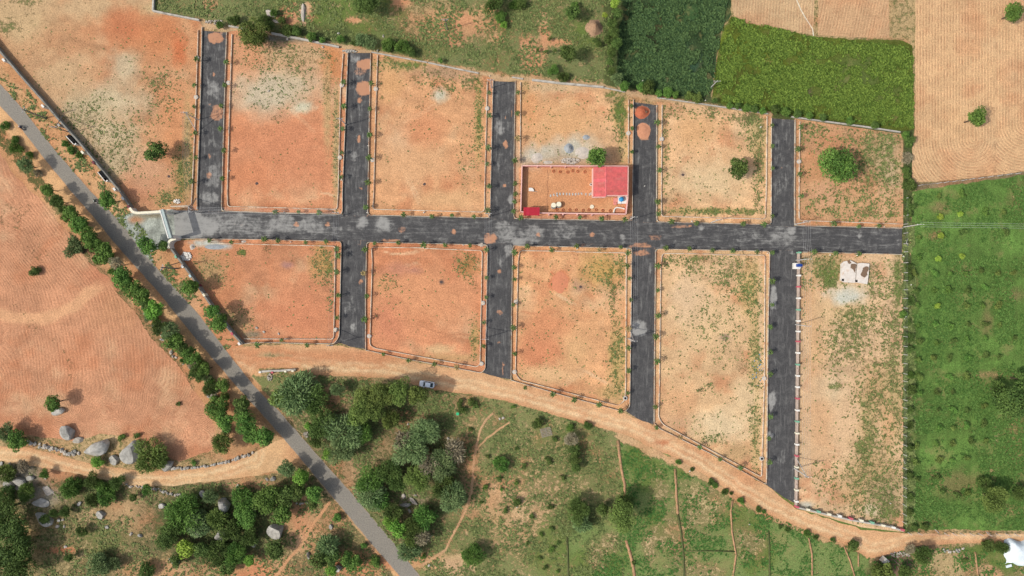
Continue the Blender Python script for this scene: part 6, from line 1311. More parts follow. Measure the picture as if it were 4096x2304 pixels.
# north edge
nb = [(1056, 82, 26, 'thorn', 'dark'), (1075, 110, 22, 'thorn', 'dark'), (1125, 80, 18, 'leaf', 'dark'), (1095, 52, 18, 'thorn', 'mid'), (1146, 120, 30, 'leaf', 'dark'), (1185, 128, 24, 'leaf', 'dark'), (1247, 148, 24, 'leaf', 'mid'), (1289, 160, 15, 'leaf', 'mid'), (1363, 156, 19, 'thorn', 'mid'), (1416, 173, 15, 'leaf', 'dark'), (1453, 156, 30, 'dry', 'grey'), (1480, 178, 22, 'dry', 'grey'), (1554, 180, 34, 'leaf', 'mid'), (1607, 192, 32, 'thorn', 'mid'), (1644, 209, 24, 'leaf', 'dark'), (1761, 241, 13, 'leaf', 'mid'), (880, 100, 18, 'thorn', 'mid'), (940, 82, 26, 'thorn', 'dark')]
for i, it in enumerate(sorted(nb)): tree(it[0], it[1], it[2], it[3], it[4], 'scrub bush behind the northern boundary walls, %s from the left' % ORD[i], 'bush', 'scrub bushes behind the northern walls', hc=1.5, name='bush')
nb2 = [(2004, 69, 28, 'leaf', 'mid'), (2018, 100, 18, 'leaf', 'bright'), (2056, 20, 22, 'thorn', 'mid'), (2080, 15, 26, 'leaf', 'dark'), (2150, 200, 9), (2200, 155, 10), (2184, 205, 10), (2220, 202, 9), (2215, 280, 22, 'thorn', 'mid'), (2254, 305, 24, 'thorn', 'dark'), (2300, 20, 18, 'leaf', 'mid'), (2380, 160, 12), (2395, 175, 16, 'leaf', 'dark')]
for i, it in enumerate(sorted(nb2, key=lambda z: z[0])): tree(it[0], it[1], it[2], it[3] if len(it) > 3 else 'shrub', it[4] if len(it) > 4 else 'dark', 'scrub bush in the meadow left of the crop, %s from the left' % ORD[i], 'bush', 'scrub bushes in the northern meadow', hc=1.3, name='bush')
hc_ = [(2456, 12, 24, 'leaf', 'lime'), (2419, 61, 13, 'leaf', 'lime'), (2470, 50, 24), (2448, 95, 26), (2455, 130, 28), (2432, 160, 22), (2462, 175, 26), (2448, 210, 24), (2440, 250, 20), (2446, 285, 20), (2467, 316, 27, 'thorn', 'grey'), (2498, 345, 24, 'leaf', 'mid')]
for i, it in enumerate(hc_): tree(it[0], it[1], it[2], it[3] if len(it) > 3 else 'leaf', it[4] if len(it) > 4 else 'dark', 'hedge tree along the left edge of the dark crop, %s from the top' % ORD[i], 'tree', 'hedge left of the dark crop', hc=4.0)
hn = [(2560, 352, 22), (2594, 352, 36), (2635, 372, 18), (2673, 371, 26, 'leaf', 'mid'), (2700, 380, 18), (2755, 384, 22, 'leaf', 'olive'), (2789, 392, 26, 'leaf', 'olive'), (2860, 402, 14), (2917, 421, 18), (2950, 424, 17), (2985, 432, 20), (3018, 436, 20), (3050, 442, 18), (3100, 438, 22), (3140, 446, 22), (3190, 455, 20), (3240, 462, 18), (3290, 470, 18), (3400, 484, 18), (3500, 500, 20)]
for i, it in enumerate(hn): tree(it[0], it[1], it[2], it[3] if len(it) > 3 else 'leaf', it[4] if len(it) > 4 else ('dark' if i % 2 else 'mid'), 'hedge bush between the crops and upper plots, %s from the left' % ORD[i], 'bush', 'hedge bushes between crops and plots', hc=1.5, name='bush')
he = [(3634, 567, 28, 'leaf', 'dark'), (3622, 540, 20, 'leaf', 'mid'), (3630, 630, 22, 'dry', 'dry'), (3622, 678, 18), (3630, 700, 18), (3634, 738, 32), (3648, 745, 20, 'thorn', 'dark'), (3628, 800, 18), (3636, 830, 24), (3632, 855, 20), (3632, 1070, 20, 'thorn', 'dark'), (3636, 1110, 20), (3640, 1200, 20, 'thorn', 'dark'), (3612, 1258, 20, 'leaf', 'mid'), (3634, 1290, 15), (3634, 1350, 22, 'thorn', 'dark'), (3638, 1400, 18), (3640, 1500, 18, 'thorn', 'mid'), (3644, 1560, 26), (3640, 1640, 18), (3636, 1700, 20, 'thorn', 'dark'), (3640, 1790, 18), (3638, 1900, 20), (3640, 1990, 20), (3636, 2050, 18), (3700, 2108, 18), (3660, 2110, 16)]
for i, it in enumerate(he): tree(it[0], it[1], it[2], it[3] if len(it) > 3 else 'leaf', it[4] if len(it) > 4 else 'dark', 'bush tangled in the orchard fence, %s from the top' % ORD[i], 'bush', 'bushes along the orchard fence', hc=1.0, name='bush')
series([(260, 575, 15), (286, 602, 16), (318, 620, 16), (64, 592, 26), (154, 694, 18, 'dry', 'dry'), (20, 500, 20), (60, 560, 18), (120, 620, 18)], 'thorn', 'mid', 'low bush on the verges of the upper public road, %s', 'bush', 'low bushes on the verges of the public road', 'of eight', name='bush', hc=.8)
# orchard
ob = [((x, y), 1) for x, y in tl(3, 1, [(1305, 185), (1450, 165), (1305, 330), (1285, 505), (1465, 487), (1280, 860)])]
od = [(p, 0) for p in tl(3, 1, [(1640, 150), (1780, 150), (1150, 185), (1470, 300), (1140, 335), (1140, 492), (1105, 612), (1262, 612), (1372, 610), (1492, 612), (1612, 590), (1740, 612), (1852, 612), (1122, 742), (1262, 742), (1362, 742), (1510, 742), (1640, 720), (1130, 852), (1502, 858), (1622, 852), (1742, 858), (1132, 1012), (1262, 1002), (1382, 1012), (1512, 1000), (1642, 998), (1752, 1002), (1865, 1105), (1142, 1122), (1272, 1142), (1402, 1122), (1502, 1112), (1642, 1102), (1132, 1262), (1252, 1252), (1372, 1252), (1512, 1252), (1642, 1222), (1742, 1242), (1142, 1392), (1372, 1392), (1502, 1390), (1292, 30), (1462, 12), (1802, 300)])]
oe = [(p, 0) for p in tl(3, 2, [(1142, 72), (1272, 62), (1392, 62), (1282, 202), (1402, 192), (1502, 202), (1632, 168), (1292, 332), (1392, 332), (1502, 312), (1632, 302), (1122, 472), (1272, 452), (1402, 452), (1532, 432), (1642, 432), (1112, 592), (1292, 572), (1392, 572), (1502, 562), (1122, 722), (1272, 702), (1322, 812), (1432, 842), (1502, 822)])]
allo = sorted(ob+od+oe, key=lambda z: (round(z[0][1]/62), z[0][0])); row = -1; last = None; k = 0
for (x, y), bright in allo:
    rw = round(y/62)
    if rw != last: row += 1; k = 0; last = rw
    rr = random.Random(int(x*3+y)); 
    tree(x, y, rr.uniform(11, 15) if bright else rr.uniform(11, 18), 'shrub' if not bright else 'leaf', 'lime' if bright else rr.choice(['olive', 'mid', 'dark', 'mid', 'olive']), '%s orchard bush, %s row from the top, %s from the left' % ('yellow green' if bright else 'young', ORD[row], ORD[k]), 'bush', 'young bushes planted in the orchard', hc=.9, name='orchard_bush'); k += 1

# ------------------------------------------------------------------ young palms
def palm_meshes(seed, mat):
    rs = np.random.RandomState(seed); mb = MB(); nf = 10
    for i in range(nf):
        a = 2*math.pi*i/nf+rs.uniform(-.25, .25); L_ = rs.uniform(1.15, 1.6); up = rs.uniform(.25, .7); c, s_ = math.cos(a), math.sin(a); seg = 6; prev = None
        for j in range(seg+1):
            f = j/seg; r = L_*f*(1-.15*f); z = 3.0+up*math.sin(f*2.6)-.75*f*f; w_ = .17*math.sin(math.pi*min(1, f*.9+.12))+.02
            row_ = [(r*c-s_*w_, r*s_+c*w_, z-.09), (r*c, r*s_, z), (r*c+s_*w_, r*s_-c*w_, z-.09)]
            if prev: mb.add(prev+row_, [(0, 1, 4, 3), (1, 2, 5, 4)])
            prev = row_
    fr = mb.mesh('fronds', mat); at = fr.attributes.new('tone', 'FLOAT', 'POINT'); at.data.foreach_set('value', np.random.RandomState(seed).uniform(0, 1, len(fr.vertices)).astype(np.float32))
    return fr
PT = MB().tube((0, 0, 0), (.05, .03, 1.6), .11, .08, 7).tube((.05, .03, 1.6), (0, 0, 3.05), .08, .1, 7).mesh('trunk', M['palmbark'])
PF = [palm_meshes(i, L['palm']) for i in range(4)]+[palm_meshes(9, L['palmdry'])]
protos = []
for f in PF:
    o = thing('palm', 'x', 'palm tree', (0, 0, 0)); obj('trunk', PT, o); obj('fronds', f, o); protos.append(o)
PN = 0; used_p = set()
def palms(pts, where, end, dry=()):
    """pts: pixels of the seen crowns"""
    global PN
    for i, (x, y) in enumerate(pts):
        v = 4 if i in dry else PN % 4; rr = random.Random(PN*13+5)
        o = protos[v] if v not in used_p else copy_tree(protos[v]); used_p.add(v); PN += 1
        sc = rr.uniform(.65, 1.0); q = W(x, y, 3.0*sc)
        o.location = (*q, .02); o.rotation_euler = (rr.uniform(-.1, .1), rr.uniform(-.1, .1), rr.uniform(0, 6.28)); o.scale = (sc, sc, sc)
        o['label'] = 'young %spalm %s, %s %s' % ('dry ' if i in dry else '', where, ORD[i], end); o['category'] = 'palm tree'; o['group'] = 'young palms along the kerbs'
palms(tl(0, 0, [(1480, 440), (1465, 640), (1460, 803), (1470, 1005), (1475, 1190), (1445, 1370)]), 'left of the first side street', 'from the top')
palms(tl(0, 0, [(1700, 465), (1690, 640), (1670, 800), (1665, 970), (1690, 1135), (1670, 1345)]), 'right of the first side street', 'from the top')
palms(tl(1, 0, [(665, 620), (660, 795), (655, 970), (648, 1155), (640, 1330)]), 'left of the second side street, upper half', 'from the top')
palms(tl(1, 0, [(872, 630), (860, 815), (860, 1010), (850, 1188), (840, 1380)])+tl(1, 1, [(828, 108)]), 'right of the second side street, upper half', 'from the top')
palms(tl(1, 0, [(1765, 700), (1762, 870), (1758, 1118), (1750, 1240), (1758, 1405)])+tl(1, 1, [(1745, 130)]), 'left of the third side street, upper half', 'from the top')
palms(tl(2, 0, [(42, 700), (45, 860), (42, 1048), (28, 1210), (25, 1385)])+tl(2, 1, [(28, 15), (22, 78), (18, 150)]), 'right of the third side street, upper half', 'from the top', (2,))
palms(tl(2, 0, [(905, 800), (908, 970), (905, 1145)]), 'left of the fourth side street, upper half', 'from the top')
palms(tl(2, 0, [(1105, 920), (1112, 1108), (1112, 1282)])+tl(2, 1, [(1105, 72), (1105, 165)]), 'right of the fourth side street, upper half', 'from the top')
palms(tl(3, 0, [(35, 940), (35, 1102), (35, 1272)])+tl(3, 1, [(30, 182)]), 'left of the rightmost street, upper half', 'from the top')
palms(tl(3, 0, [(250, 960), (235, 1130), (245, 1318)])+tl(3, 1, [(250, 25)]), 'right of the rightmost street, upper half', 'from the top')
palms(tl(1, 1, [(140, 148), (322, 150), (470, 152), (1110, 172), (1330, 178), (1480, 180), (1650, 185)]), 'above the main street, left part', 'from the left')
palms(tl(2, 1, [(70, 190), (332, 190), (512, 195), (672, 200), (855, 212), (1205, 222), (1395, 230), (1745, 235), (1905, 240)]), 'above the main street, middle part', 'from the left')
palms(tl(3, 1, [(500, 235), (690, 258), (835, 252)]), 'above the main street, right part', 'from the left')
palms(tl(0, 1, [(1582, 362), (1742, 372)])+tl(1, 1, [(55, 355), (160, 362), (372, 376), (532, 380), (898, 385), (1075, 387), (1262, 392), (1430, 396), (1612, 402)]), 'below the main street, left part', 'from the left')
palms(tl(2, 1, [(120, 408), (300, 428), (490, 412), (660, 430), (825, 420), (1162, 425), (1340, 436), (1512, 442), (1668, 450), (1852, 455)]), 'below the main street, middle part', 'from the left', (3,))
palms(tl(3, 1, [(350, 458), (520, 462), (690, 465)]), 'below the main street, right part', 'from the left')
palms(tl(1, 1, [(612, 428), (625, 482), (610, 600), (625, 780), (612, 945)]), 'left of the second side street, lower half', 'from the top')
palms(tl(1, 1, [(820, 432), (812, 615), (835, 786), (822, 966)]), 'right of the second side street, lower half', 'from the top', (1,))
palms(tl(1, 1, [(1735, 438), (1745, 650), (1735, 800), (1722, 985), (1715, 1165)]), 'left of the third side street, lower half', 'from the top')
palms(tl(2, 1, [(18, 462), (12, 570), (12, 660), (8, 850), (12, 1022), (18, 1222)]), 'right of the third side street, lower half', 'from the top')
palms(tl(2, 1, [(878, 452), (875, 562), (888, 650), (898, 808), (885, 1035), (880, 1182), (880, 1345)])+tl(2, 2, [(872, 68)]), 'left of the fourth side street, lower half', 'from the top', (4,))
palms(tl(2, 1, [(1105, 560), (1100, 742), (1104, 925), (1092, 1095), (1095, 1275)])+tl(2, 2, [(1086, 178), (1090, 330)]), 'right of the fourth side street, lower half', 'from the top')
palms(tl(3, 1, [(32, 458), (38, 672), (32, 850), (18, 1020), (18, 1210), (22, 1372)])+tl(3, 2, [(24, 240), (14, 412), (16, 590)]), 'left of the rightmost street, lower half', 'from the top')
palms(tl(1, 1, [(15, 1152), (198, 1120), (385, 1150)]), 'below the plot beside the gate, along the track', 'from the left')
palms(tl(1, 1, [(965, 1228), (1150, 1275), (1340, 1295), (1515, 1325)]), 'below the second lower plot, along the track', 'from the left', (3,))
palms(tl(2, 2, [(92, 28), (305, 72), (475, 120), (655, 160), (822, 210)]), 'below the third lower plot, along the track', 'from the left')
palms(tl(2, 2, [(1270, 400), (1420, 480), (1570, 565), (1720, 635)]), 'below the fourth lower plot, along the track', 'from the left', (0,))

# ------------------------------------------------------------------ rocks
RM = [stone_mesh(i, M['rock'], 3, (1, 1, .75)) for i in range(6)]; RP = [stone_mesh(20+i, M['rockpale'], 2, (1, 1, .7)) for i in range(5)]
def boulder(px, py, rx, ry, label, i=0, pale=False, rot=0, h=None):
    hh = h if h is not None else (rx+ry)/2/PXM*.8; q = W(px, py, hh*.5)
    return obj('boulder', (RP if pale else RM)[i % 5], None, (q[0], q[1], hh*.3), label, 'boulder', None, None, rot, (rx/PXM*1.12, ry/PXM*1.12, hh))
boulder(268, 1727, 27, 33, 'upright angular grey boulder at the edge of the ploughed field', 0, rot=.3, h=2.6); boulder(310, 1761, 24, 12, 'flat tan boulder lying right of the angular one', 1, True, .1, .9)
boulder(231, 1648, 26, 16, 'grey boulder under the leafy tree in the ploughed field', 2, rot=.1, h=1.5); boulder(384, 1796, 50, 35, 'largest grey boulder beside the lower track', 3, rot=.65, h=3.4)
boulder(518, 1809, 36, 46, 'tall pale grey boulder left of the feathery bush', 4, rot=-.35, h=3.2); boulder(458, 1841, 22, 20, 'dark grey boulder between the two largest boulders', 1, h=1.5); boulder(671, 1866, 25, 18, 'dark boulder at the right end of the feathery bush', 2, rot=.5, h=1.8)
boulder(1103, 2126, 34, 31, 'large pale angular boulder inside the bottom left tree group', 1, rot=.4, h=3.0); boulder(890, 2024, 24, 32, 'upright pale boulder in the dense rocky clump', 3, rot=-.3, h=3.2); boulder(1007, 2052, 18, 26, 'tilted boulder at the right of the dense clump', 2, rot=.6, h=2.6)
boulder(877, 2143, 20, 18, 'round dark boulder in the middle of the dense clump', 4, h=2.0); boulder(790, 2136, 20, 12, 'flat grey boulder under the feathery clump tree', 0, rot=-.6, h=1.6); boulder(172, 2078, 38, 26, 'broad dark boulder with a bush on top', 3, rot=-.3, h=1.6); boulder(403, 2060, 19, 17, 'grey boulder in the dry grass, middle left', 1, h=1.3)
boulder(647, 2026, 13, 11, 'grey boulder left of the dense clump', 2, h=.9); boulder(395, 1985, 14, 20, 'boulder among the scrub trees below the track', 4, h=1.6); boulder(818, 1980, 22, 14, 'grey boulder below the lower dry stone row', 0, rot=-.5, h=1.2)
boulder(70, 1925, 30, 20, 'dark rock outcrop at the left edge, upper', 3, h=1.4); boulder(40, 1940, 28, 18, 'dark rock outcrop at the left edge, lower', 1, h=1.2); boulder(120, 1915, 16, 11, 'grey stone right of the outcrop', 2, h=.9)
boulder(160, 2010, 36, 17, 'flat grey slab of rock in the left scrub', 4, h=.8, rot=-.2); boulder(190, 1965, 28, 20, 'pale flat rock in the left scrub', 2, True, 0, .6); boulder(80, 1950, 30, 10, 'thin pale rock ledge in the left scrub', 1, True, .2, .6)
boulder(1080, 55, 26, 13, 'grey rock in the northern scrub near the top', 3, True, -.4, .7); boulder(1104, 86, 20, 6, 'thin grey rock ledge in the northern scrub', 2, True, -.2, .5); boulder(1212, 50, 10, 34, 'long pale rock face in the northern scrub', 1, True, .05, .8)
boulder(1615, 1985, 14, 10, 'pale rock among trees right of the lower road', 0, True, .3, .8); boulder(1620, 2020, 22, 10, 'flat grey rock among trees right of the lower road', 3, rot=.2, h=.8); boulder(1655, 2005, 20, 9, 'streaky white rock among trees', 4, True, -.7, .7); boulder(1638, 2045, 9, 9, 'small white stone below the rocks', 2, True, h=.6)
boulder(1352, 2275, 17, 14, 'grey boulder in the clump at the bottom edge', 1, h=1.6); boulder(1234, 2225, 10, 16, 'pale boulder left of the round bottom clump', 2, True, h=1.2); boulder(1090, 1915, 12, 9, 'small stone above the lower left trees', 4, h=.8); boulder(1068, 1918, 9, 7, 'pale pebble left of the small stone', 2, True, h=.5)
boulder(695, 2245, 22, 18, 'cracked rock beneath a bush at bottom left', 3, h=1.4); boulder(1325, 2108, 9, 11, 'two tone stone beside the red footpath', 1, h=.7); boulder(1015, 2165, 14, 24, 'dark rock right of the clump, lower', 0, h=1.6)
pb = tl(0, 2, [(485, 1075), (807, 1078), (988, 1132), (1058, 1145), (495, 1230), (445, 1030), (432, 1075), (600, 905), (475, 1025), (222, 718), (340, 708), (10, 605), (70, 605), (60, 410), (1790, 770)])
for i, (x, y) in enumerate(pb): boulder(x, y, 6+i % 4*1.5, 7, 'small field stone in the dry grass at the lower left, %s counted' % ORD[i], i, i % 2 == 0, i, .6)
pb = tl(1, 2, [(440, 455), (1450, 412), (1148, 303), (1840, 262), (1865, 258), (1160, 962), (1305, 1370), (1205, 840), (1815, 568)])+tl(1, 1, [(58, 1057), (170, 1070), (5, 1025)])+tl(1, 0, [(960, 272), (505, 355), (235, 292), (95, 685)])
for i, (x, y) in enumerate(pb): boulder(x, y, 6, 5.5, 'small loose stone in the middle scrub and plots, %s counted' % ORD[i], i, True, i, .45)
SMM = [stone_mesh(40+i, M['rock'] if i % 2 else M['rockpale'], 1, (1, .75, .7)) for i in range(6)]
def stonerow(pts, rmin, rmax, label, wid=4, step=11):
    c0 = W(*pts[len(pts)//2]); o = thing('stone_wall', label, 'stone wall', (*c0, 0)); k = 0
    for a, b in zip(pts[:-1], pts[1:]):
        L_ = math.hypot(b[0]-a[0], b[1]-a[1]); n = max(1, int(L_/step))
        for i in range(n):
            f = i/n; r = random.uniform(rmin, rmax)/PXM; q = rel(W(a[0]+(b[0]-a[0])*f+random.uniform(-wid, wid), a[1]+(b[1]-a[1])*f+random.uniform(-wid, wid)), c0)
            obj('stone', SMM[k % 6], o, (q[0], q[1], r*.4), None, rotz=random.uniform(0, 6), scale=(r*1.3, r*1.1, r)); k += 1
stonerow(tl(0, 2, [(1300, 640), (1400, 630), (1500, 625), (1600, 612), (1680, 595), (1760, 570), (1850, 540), (1932, 512)]), 7, 11, 'row of dry stones along the upper side of the lower track', 2, 12)
stonerow(tl(0, 2, [(210, 440), (270, 447), (330, 470), (400, 485), (460, 505), (520, 520), (600, 520)]), 7, 12, 'tumbled stone row left of the largest boulder', 7, 7)
stonerow(tl(0, 2, [(930, 755), (1010, 770), (1100, 780), (1200, 795), (1290, 825), (1400, 848), (1500, 855)]), 4, 8, 'low dry stone row below the lower track', 4, 8)
stonerow([(560, 1225), (590, 1272), (625, 1320), (660, 1365), (700, 1425), (745, 1470)], 5, 9, 'broken line of stones between field and roadside trees', 6, 13)
stonerow([(3770, 2196), (3800, 2206), (3850, 2195)], 5, 8, 'row of pale stones below the track at the lower right', 8, 7)
stonerow([(1190, 2013), (1245, 2008)], 5, 7, 'few flat stones beside the grey road at lower left', 2, 10)

# ------------------------------------------------------------------ car
def build_car():
    q = W(1708, 1537, .7); o = thing('car', 'silver hatchback parked on the dirt track beside the olive green trees', 'car', (*q, .0), math.radians(180-8))
    # body: stations along x (front is +x): half width, lower z, side z, top z
    st = [(2.18, .60, .35, .52, .58), (2.08, .74, .26, .62, .72), (1.7, .84, .22, .74, .86), (1.1, .87, .20, .84, .98), (.3, .88, .20, .90, 1.02), (-.6, .88, .20, .92, 1.04), (-1.4, .87, .20, .92, 1.04), (-1.95, .82, .24, .86, .98), (-2.14, .70, .34, .70, .80)]
    vs = []; fs = []; n = 10
    for x, w_, z0, z1, z2 in st: vs += [(x, -w_*.9, z0), (x, -w_, z0+.12), (x, -w_, z1-.05), (x, -w_*.96, z1), (x, -w_*.6, z2), (x, w_*.6, z2), (x, w_*.96, z1), (x, w_, z1-.05), (x, w_, z0+.12), (x, w_*.9, z0)]
    for i in range(len(st)-1):
        for j in range(n): fs.append((i*n+j, i*n+(j+1) % n, (i+1)*n+(j+1) % n, (i+1)*n+j))
    fs += [tuple(range(n)), tuple((len(st)-1)*n+j for j in range(n-1, -1, -1))]
    obj('body', MB().add(vs, fs).mesh('body', M['carpaint'], True), o)
    cab = [(1.05, .70, .98), (.35, .62, 1.46), (-.95, .62, 1.50), (-1.75, .68, 1.02)]
    vs = []; 
    for x, w_, z in cab: vs += [(x, -w_, z), (x, w_, z)]
    base = [(1.05, .80, .95), (.35, .82, .95), (-.95, .82, .95), (-1.75, .76, .95)]
    for x, w_, z in base: vs += [(x, -w_, z), (x, w_, z)]
    obj('cabin_glass', MB().add(vs, [(0, 1, 3, 2), (4, 5, 7, 6), (0, 2, 10, 8), (2, 4, 12, 10), (4, 6, 14, 12), (1, 9, 11, 3), (3, 11, 13, 5), (5, 13, 15, 7)]).mesh('cabin_glass', M['glass']), o)
    rf = [(.42, .60, 1.46), (.30, .63, 1.50), (-.3, .64, 1.54), (-.9, .62, 1.53), (-1.02, .58, 1.49)]; vs = []
    for x, w_, z in rf: vs += [(x, -w_, z-.05), (x, -w_*.8, z), (x, w_*.8, z), (x, w_, z-.05)]
    fs = [(i*4+j, i*4+j+1, i*4+j+5, i*4+j+4) for i in range(4) for j in range(3)]
    obj('roof', MB().add(vs, fs).mesh('roof', M['carpaint'], True), o)
    for s_ in (-1, 1):
        obj('pillar', MB().tube((1.05, s_*.74, .98), (.40, s_*.63, 1.47), .04, n=5).tube((-.98, s_*.63, 1.49), (-1.75, s_*.72, 1.02), .08, n=5).tube((-.2, s_*.64, 1.5), (-.2, s_*.83, .98), .03, n=5).mesh('pillar', M['carpaint']), o)
        obj('wing_mirror', MB().box(.75, s_*.98, .98, .12, .22, .14).mesh('wing_mirror', M['carpaint']), o)
        obj('headlight', MB().box(2.02, s_*.58, .58, .22, .3, .12).mesh('headlight', M['lamp']), o)
        obj('tail_light', MB().box(-2.08, s_*.6, .74, .14, .22, .2).mesh('tail_light', M['redlamp']), o)
        for x in (1.35, -1.35):
            wh = obj('wheel', MB().tube((x, s_*.70, .32), (x, s_*.89, .32), .32, n=18).mesh('wheel', M['dark']), o); obj('rim', MB().tube((x, s_*.88, .32), (x, s_*.905, .32), .2, n=12).mesh('rim', M['steel']), wh)
    obj('bumper', MB().box(2.14, 0, .3, .14, 1.4, .2).mesh('bumper', M['carpaint']), o); obj('number_plate', MB().box(-2.17, 0, .5, .04, .5, .12).mesh('number_plate', M['white']), o)
build_car()
# ------------------------------------------------------------------ people
def skin(name, joints, edges, mat, parent, root=0, sub=1):
    me = bpy.data.meshes.new(name); me.from_pydata([j[:3] for j in joints], edges, []); me.update()
    o = obj(name, me, parent); me.materials.append(mat)
    md = o.modifiers.new('skin', 'SKIN'); md.use_smooth_shade = True
    for i, j in enumerate(joints): me.skin_vertices[0].data[i].radius = (j[3], j[3]); me.skin_vertices[0].data[i].use_root = (i == root)
    s_ = o.modifiers.new('sub', 'SUBSURF'); s_.levels = sub; s_.render_levels = sub; return o
def person(loc, rotz, label, pose, shirt, leg, helmet=None):
    o = thing('person', label, 'person', loc, rotz)
    if pose == 'stand':
        J = [(0, 0, .95, .13), (0, 0, 1.2, .14), (0, 0, 1.42, .13), (0, 0, 1.52, .055), (.01, 0, 1.68, .10)]
        hands = {1: [(0, .17, 1.42, .07), (.04, .25, 1.15, .045), (.14, .22, .90, .035)], -1: [(0, -.17, 1.42, .07), (.02, -.26, 1.15, .045), (.16, -.2, .95, .035)]}
        legs = {1: [(0, .09, .88, .09), (.03, .1, .48, .065), (-.02, .1, .08, .045), (.14, .12, .05, .04)], -1: [(0, -.09, .88, .09), (-.02, -.1, .48, .065), (-.06, -.1, .08, .045), (.1, -.12, .05, .04)]}
    else:
        J = [(-.15, 0, .85, .14), (-.10, 0, 1.08, .15), (-.02, 0, 1.30, .13), (.02, 0, 1.40, .055), (.06, 0, 1.56, .10)]
        hands = {1: [(0, .18, 1.30, .07), (.2, .3, 1.12, .045), (.45, .28, 1.05, .035)], -1: [(0, -.18, 1.30, .07), (.2, -.3, 1.12, .045), (.45, -.28, 1.05, .035)]}
        legs = {1: [(-.12, .12, .82, .10), (.28, .2, .74, .07), (.12, .2, .35, .05), (.26, .22, .3, .04)], -1: [(-.12, -.12, .82, .10), (.28, -.2, .74, .07), (.12, -.2, .35, .05), (.26, -.22, .3, .04)]}
    V = list(J); E = [(0, 1), (1, 2), (2, 3), (3, 4)]
    for s_ in (1, -1):
        prev = 2
        for p in hands[s_]: V.append(p); E.append((prev, len(V)-1)); prev = len(V)-1
        w_ = hands[s_][-1]; V.append((w_[0]+.07, w_[1], w_[2]-.03, .032)); E.append((prev, len(V)-1)); pm = len(V)-1
        for k in range(4):
            V.append((w_[0]+.12, w_[1]+(k-1.5)*.02, w_[2]-.05, .009)); E.append((pm, len(V)-1)); V.append((w_[0]+.15+(.012 if k in (1, 2) else 0), w_[1]+(k-1.5)*.022, w_[2]-.08, .008)); E.append((len(V)-2, len(V)-1))
        V.append((w_[0]+.06, w_[1]-s_*.045, w_[2]-.05, .011)); E.append((pm, len(V)-1))
        prev = 0
        for p in legs[s_]: V.append(p); E.append((prev, len(V)-1)); prev = len(V)-1
    skin('body', V, E, M['skin'], o)
    T_ = [(a, b, c, r*1.18+.008) for a, b, c, r in J[:3]]; E2 = [(0, 1), (1, 2)]
    for s_ in (1, -1):
        prev = 2
        for p in hands[s_][:2]: T_.append((p[0], p[1], p[2], p[3]*1.3)); E2.append((prev, len(T_)-1)); prev = len(T_)-1
    skin('shirt', T_, E2, M[shirt], o)
    T_ = [(J[0][0], J[0][1], J[0][2]-.02, J[0][3]*1.14)]; E2 = []
    for s_ in (1, -1):
        prev = 0
        for p in legs[s_][:3]: T_.append((p[0], p[1], p[2], p[3]*1.22)); E2.append((prev, len(T_)-1)); prev = len(T_)-1
    skin('trousers', T_, E2, M[leg], o)
    hx_, hy_, hz_, _ = J[4]
    if helmet: obj('helmet', MB().lathe([(.13, hz_-.06), (.15, hz_+.02), (.13, hz_+.1), (.07, hz_+.15), (.01, hz_+.165)], hx_, hy_, 14).mesh('helmet', M[helmet], True), o)
    else: obj('hair', MB().lathe([(.115, hz_+.0), (.122, hz_+.05), (.1, hz_+.1), (.05, hz_+.13), (.01, hz_+.135)], hx_-.02, hy_, 14).mesh('hair', M['hair'], True), o)
    for s_ in (1, -1):
        obj('eye', MB().lathe([(.012, hz_), (.012, hz_+.015)], hx_+.105, hy_+s_*.035, 6).mesh('eye', M['white']), o); obj('ear', MB().box(hx_-.0, hy_+s_*.115, hz_-.03, .04, .02, .07).mesh('ear', M['skin']), o)
    obj('nose', MB().box(hx_+.115, hy_, hz_-.035, .03, .025, .04).mesh('nose', M['skin']), o); obj('mouth', MB().box(hx_+.105, hy_, hz_-.065, .012, .05, .012).mesh('mouth', M['ceramic']), o)
    return o
def motorcycle(px, py, rotz, label, tank):
    q = W(px, py, .5); o = thing('motorcycle', label, 'motorcycle', (*q, .05), rotz)
    for x in (.68, -.66):
        wh = obj('wheel', MB().tube((x, -.05, .3), (x, .05, .3), .3, n=18).mesh('wheel', M['dark']), o); obj('rim', MB().tube((x, -.055, .3), (x, .055, .3), .2, n=12).mesh('rim', M['steel']), wh)
    obj('frame', MB().tube((.6, 0, .35), (.35, 0, .95), .035, n=6).tube((.35, 0, .8), (-.6, 0, .6), .05, n=6).tube((-.65, 0, .32), (0, 0, .4), .04, n=6).mesh('frame', M['dark']), o)
    obj('fuel_tank', MB().lathe([(.1, .72), (.17, .78), (.18, .86), (.12, .92)], .2, 0, 12).mesh('fuel_tank', M[tank], True), o)
    obj('seat', MB().box(-.28, 0, .76, .72, .26, .1, 0, .85).mesh('seat', M['dark']), o); obj('engine', MB().box(.05, 0, .3, .4, .26, .32).mesh('engine', M['steel']), o)
    obj('handlebar', MB().tube((.38, -.36, 1.02), (.38, .36, 1.02), .022, n=6).mesh('handlebar', M['steel']), o); obj('headlight', MB().tube((.46, 0, .9), (.58, 0, .9), .09, n=10).mesh('headlight', M['lamp']), o)
    obj('mudguard', MB().box(.68, 0, .6, .4, .12, .04).box(-.68, 0, .62, .4, .14, .04).mesh('mudguard', M[tank]), o)
    return q
a1 = math.atan2(610-430, -(228-87))
q = motorcycle(87, 511, a1, 'dark motorcycle with a rider in navy on the upper left public road', 'shirtblue')
person((q[0], q[1], .05), a1, 'rider in navy shirt and white helmet on the upper motorcycle', 'ride', 'shirtblue', 'jeans', 'white')
a2 = math.atan2(-(874-768), 467-366)
q = motorcycle(384, 806, a2, 'dark motorcycle near the leafy tree above the gate on the public road', 'dark')
